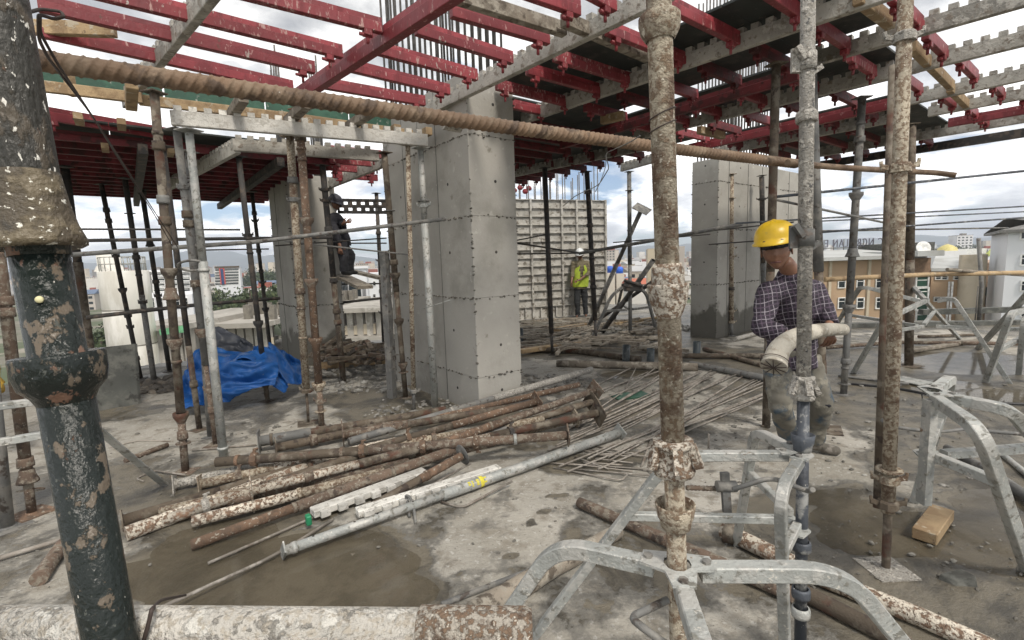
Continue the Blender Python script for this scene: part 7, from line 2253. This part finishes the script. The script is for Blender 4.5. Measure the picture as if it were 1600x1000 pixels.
# houses: shared meshes, each an object
rnd = random.Random(77)
hc_ = [(.62, .60, .56), (.52, .47, .40), (.44, .40, .36), (.66, .66, .66), (.40, .36, .30), (.56, .50, .40)]
rc_ = [(.36, .35, .33), (.30, .10, .07), (.42, .42, .42), (.22, .20, .18), (.50, .50, .50), (.12, .16, .24)]
hm = [mottle('house_wall', c, (), .9, rand=False, vscale=.12, vamp=.12) for c in hc_]
rm_ = [mottle('house_roof', c, (), .8, rand=False, vscale=.12, vamp=.12) for c in rc_]


def house_mesh(w, d, h, gable, wm, rm2):
    b = MB(); b.box((0, 0, h / 2), (w, d, h))
    if gable:
        b.add([(-w / 2 - .4, -d / 2 - .4, h), (w / 2 + .4, -d / 2 - .4, h), (w / 2 + .4, d / 2 + .4, h), (-w / 2 - .4, d / 2 + .4, h), (-w / 2 - .4, 0, h + w * .16), (w / 2 + .4, 0, h + w * .16)], [(0, 1, 5, 4), (2, 3, 4, 5), (0, 4, 3), (1, 2, 5)])
    else:
        b.box((0, 0, h + .15), (w + .3, d + .3, .3)); b.box((w * .2, d * .1, h + 1.2), (w * .3, d * .3, 2.0))
    nr_ = len(b.f)
    ns = max(1, int(h / 3)); nw = max(2, int(w / 3.2))
    for s in range(ns):
        for i in range(nw):
            b.box((-w / 2 + w * (i + .5) / nw, -d / 2 - .03, 1.7 + 3 * s), (w / nw * .5, .12, 1.3))
    o = b.build('house', wm, origin=(0, 0, 0)); me = o.data; bpy.data.objects.remove(o)
    me.materials.append(rm2); me.materials.append(glassm)
    for i, p in enumerate(me.polygons):
        p.material_index = 0 if i < 6 else (1 if i < nr_ else 2)
    return me


HM = [house_mesh(rnd.uniform(8, 18), rnd.uniform(8, 14), rnd.choice([4, 6.5, 9.5, 12.5]), rnd.random() < .45, hm[i % 6], rm_[(i * 5 + 1) % 6]) for i in range(14)]
TALL = [house_mesh(rnd.uniform(14, 24), 14, rnd.choice([18, 24, 28]), False, hm[i % 6], rm_[i % 6]) for i in range(4)]
cnt = 0
SECT = [((318, 425), 'between the grey props and the left column'), ((526, 604), 'left of the big column'), ((945, 1070), 'beyond the lone prop'), ((1455, 1575), 'beyond the tan wing'), ((110, 320), 'beyond the white striped block'), ((800, 830), 'behind the panel')]
for (xa, xb), wh in SECT[:5]:
    nn_ = {318: 60, 526: 50, 945: 105, 1455: 50, 110: 32}[xa]
    for i in range(nn_):
        dist = 210 * (1400 / 210) ** (rnd.random() ** .8)
        if xa == 1455: dist = 260 * (1600 / 260) ** rnd.random()
        x_ = rnd.uniform(xa, xb)
        q = ray(x_, 430); P = CP + q * (dist / q.y)
        o = bpy.data.objects.new('house', rnd.choice(HM if dist < 600 or rnd.random() < .85 else TALL)); COL.objects.link(o)
        o.location = (P.x, dist, GZ - 1 + (3 if dist > 500 else 0)); o.rotation_euler = (0, 0, rnd.uniform(-.6, .6))
        sc_ = rnd.uniform(.8, 1.3); o.scale = (sc_, sc_, sc_)
        tag(o, 'small far city house %s' % wh, 'house', 'far city houses ' + wh)
        cnt += 1
b = MB()
cols_ = []
for i in range(9000):
    dist = 480 * (4600 / 480) ** rnd.random()
    x_ = rnd.uniform(-dist * 1.25, dist * 1.25)
    w_, h_ = rnd.uniform(7, 20), rnd.choice([4, 5, 7, 9, 12, 14, 18, 34 if rnd.random() < .35 and dist > 900 else 9])
    b.box((x_, dist, GZ + h_ / 2), (w_, rnd.uniform(7, 14), h_), Matrix.Rotation(rnd.uniform(-.5, .5), 3, 'Z'))
    cols_.append(rnd.randrange(12))
o = b.build('far_houses', hm[0], kind='stuff', origin=(0, 0, GZ))
for c in hm[1:] + rm_:
    o.data.materials.append(c)
mi = []
for c in cols_: mi += [c] * 6
o.data.polygons.foreach_set('material_index', mi)

# domed church and slender tower
P = Y(1565, 395, 230); t = thing('church', 'church with a pale green dome beyond the tan wing', 'church', Vector((P.x, 230, GZ)))
MB().box((P.x, 230, (P.z + GZ) / 2), (9, 9, P.z - GZ)).build('wall', hm[0], t)
MB().lathe((P.x, 230, P.z), UP, [(0, 4.0), (.3, 4.1), (1.5, 3.8), (2.9, 2.5), (3.7, 1.1), (4.2, .3), (5.4, .08), (5.4, 0)], 24).build('dome', flat('pale_green_dome', (.48, .50, .12), .5), t)
P = Y(1546, 400, 190); t = thing('bell_tower', 'slender white tower with a small green dome beside the domed church', 'tower', Vector((P.x, 190, GZ)))
MB().lathe((P.x, 190, GZ), UP, [(0, 1.3), (P.z - GZ, 1.2), (P.z - GZ, 0)], 16).build('shaft', whitew, t)
MB().lathe((P.x, 190, P.z), UP, [(0, 1.3), (.8, 1.2), (1.6, .6), (2.4, .1), (3, 0)], 16).build('dome', flat('pale_green_dome', (.40, .44, .12), .5), t)
P = Y(1480, 392, 200); t = thing('church', 'low building with a pale yellow dome right of the stair tower', 'church', Vector((P.x, 200, GZ)))
MB().box((P.x, 200, (P.z + GZ) / 2), (9, 8, P.z - GZ)).build('wall', hm[3], t)
MB().lathe((P.x, 200, P.z), UP, [(0, 3.4), (1.2, 3.0), (2.2, 1.6), (2.8, 0)], 20).build('dome', flat('pale_yellow_dome', (.60, .52, .20), .5), t)
P = Y(1504, 389, 240); tag(MB().box((P.x, 240, P.z / 2 + GZ / 2), (14, 10, P.z - GZ)).build('warehouse', M['white']), 'long white roofed hall beyond the tan wing', 'building')
# blue tanks and red roof beyond the lone prop
for k, (x_, y_, w_) in enumerate(((953, 420, 5), (968, 421, 4.6))):
    P = Y(x_, y_, 150)
    t_ = thing('water_tank', 'blue roof tank beyond the lone prop, %s one' % ('left', 'right')[k], 'tank', Vector((P.x, 150, GZ)))
    MB().lathe((P.x, 150, P.z - 1.2), UP, [(0, 0), (0, 1.1), (1.6, 1.1), (2.0, .7), (2.1, 0)], 14).build('tank', flat('blue_plastic', (.02, .10, .5), .5), t_)
    MB().box((P.x, 150, (P.z - 1.2 + GZ) / 2), (2.4, 2.4, P.z - 1.2 - GZ)).build('stand', hm[1], t_)
P = Y(1004, 444, 120); t = thing('house', 'house with an orange-red roof low behind the far tripod', 'house', Vector((P.x, 124, GZ)))
MB().box((P.x, 124, (P.z + GZ) / 2), (6, 7, P.z - GZ)).build('wall', hm[0], t)
MB().add([(P.x - 3.4, 120, P.z), (P.x + 3.4, 120, P.z), (P.x + 3.4, 128, P.z), (P.x - 3.4, 128, P.z), (P.x - 3.4, 124, P.z + 1.3), (P.x + 3.4, 124, P.z + 1.3)], [(0, 1, 5, 4), (2, 3, 4, 5), (0, 4, 3), (1, 2, 5), (3, 2, 1, 0)]).build('roof', flat('orange_red_roof', (.42, .13, .08), .8), t, fix=True)
facade('tall cream house right behind the central prop, beyond the far tripod', 1012, 1048, 388, 70, 10, cream, windows=[(1030, 394, 1036, 402), (1055, 394, 1060, 402)])
facade('grey house between the central prop and the wide column', 1048, 1070, 385, 95, 10, hm[2], windows=[(1058, 393, 1061, 402)])

# trees
leafm = [mottle('foliage', c, [((.10, .12, .05), .8, .6, .08)], .9, 0, 0, 3) for c in ((.035, .055, .025), (.05, .07, .03))]
bark = flat('bark', (.07, .055, .04), .9)


def crown_mesh(seed, w, h, n=900):
    rnd = random.Random(seed); b = MB()
    cl = [(Vector((rnd.uniform(-.7, .7) * w, rnd.uniform(-.7, .7) * w, rnd.uniform(.35, .95) * h)), rnd.uniform(.28, .5) * w) for _ in range(11)]
    for i in range(n):
        c, r = rnd.choice(cl)
        d = Vector((rnd.gauss(0, 1), rnd.gauss(0, 1), rnd.gauss(0, .8))).normalized()
        p = c + d * r * rnd.uniform(.55, 1.05)
        s = rnd.uniform(.035, .08) * w
        x = Vector((rnd.gauss(0, 1), rnd.gauss(0, 1), rnd.gauss(0, 1))).normalized(); y_ = x.cross(d).normalized() if x.cross(d).length > .01 else Vector((1, 0, 0))
        b.add([p - x * s, p + y_ * s * .7, p + x * s, p - y_ * s * .7], [(0, 1, 2, 3)])
    o = b.build('crown', leafm[seed % 2], origin=(0, 0, 0)); me = o.data; bpy.data.objects.remove(o); return me


CR = [crown_mesh(i, 4.5, 7) for i in range(4)]
TR = MB().lathe((0, 0, 0), UP, [(0, .35), (2, .25), (6, .12), (7, .05)], 7).rod((0, 0, 2.6), (1.7, .3, 5.5), .1, 5).rod((0, 0, 2.2), (-1.6, .5, 5.2), .1, 5).rod((0, 0, 3), (.2, -1.6, 5.6), .09, 5).build('trunk', bark, origin=(0, 0, 0))
TRM = TR.data; bpy.data.objects.remove(TR)


def tree(x, y, z, s, label, group):
    t = thing('tree', label, 'tree', Vector((x, y, z)), group)
    for nm, me in (('trunk', TRM), ('crown', rnd.choice(CR))):
        o = bpy.data.objects.new(nm, me); COL.objects.link(o); o.parent = t
        o.scale = (s * rnd.uniform(.85, 1.15), s, s * rnd.uniform(.85, 1.2)); o.rotation_euler = (0, 0, rnd.uniform(0, 6.28) if nm == 'crown' else 0)
    return t


for (xa, xb, d0_, d1_, n_, s0_, s1_, wh) in [(322, 428, 130, 175, 18, 1.6, 2.0, 'between the props and the left column'), (575, 602, 170, 260, 6, .8, 1.2, 'left of the big column'), (948, 1060, 190, 520, 26, .9, 1.6, 'beyond the lone prop'), (1462, 1572, 420, 900, 44, 1.6, 2.6, 'beyond the tan wing'), (398, 425, 420, 520, 8, 1.8, 2.8, 'dark, at the edge of the left column'), (530, 600, 260, 500, 12, 1.0, 1.8, 'in the gap by the climbing man'), (100, 330, 75, 120, 12, 1.2, 1.7, 'beyond the silo')]:
    for i in range(n_):
        dist = rnd.uniform(d0_, d1_); x_ = rnd.uniform(xa, xb)
        q = ray(x_, 430); P = CP + q * (dist / q.y)
        tree(P.x, dist, GZ, rnd.uniform(s0_, s1_), 'green tree in the city %s' % wh, 'city trees ' + wh)
b = MB()
for i in range(9000):
    dist = rnd.uniform(600, 2600); x_ = rnd.uniform(-1.2, 1.2) * dist
    if noise.noise((x_ * .004, dist * .004, 2.2)) < (-.28 if x_ > dist * .75 else .08): continue
    s = rnd.uniform(4, 9)
    stone_mesh(b, (x_, dist, GZ + s * .8), s * 1.6, rnd)
b.build('far_trees', leafm[0], kind='stuff')

# thin city haze
hz = MB().box((0, 3400, 130), (16000, 9000, 330)).build('haze', M['white'], kind='stuff', origin=(0, 0, 0))
hm_ = bpy.data.materials.new('haze'); hm_.use_nodes = True
nd, lk = hm_.node_tree.nodes, hm_.node_tree.links
nd.clear(); oo = nd.new('ShaderNodeOutputMaterial'); pv = nd.new('ShaderNodeVolumePrincipled')
pv.inputs['Color'].default_value = (.80, .88, 1.0, 1); pv.inputs['Density'].default_value = .00022; pv.inputs['Anisotropy'].default_value = .2
lk.new(pv.outputs[0], oo.inputs['Volume'])
hz.data.materials.clear(); hz.data.materials.append(hm_)
for o in bpy.data.objects:
    if 'label' in o and len(o['label'].split()) > 16: print('LONG', len(o['label'].split()), o['label'])
print('objects', len(bpy.data.objects), 'houses', cnt)
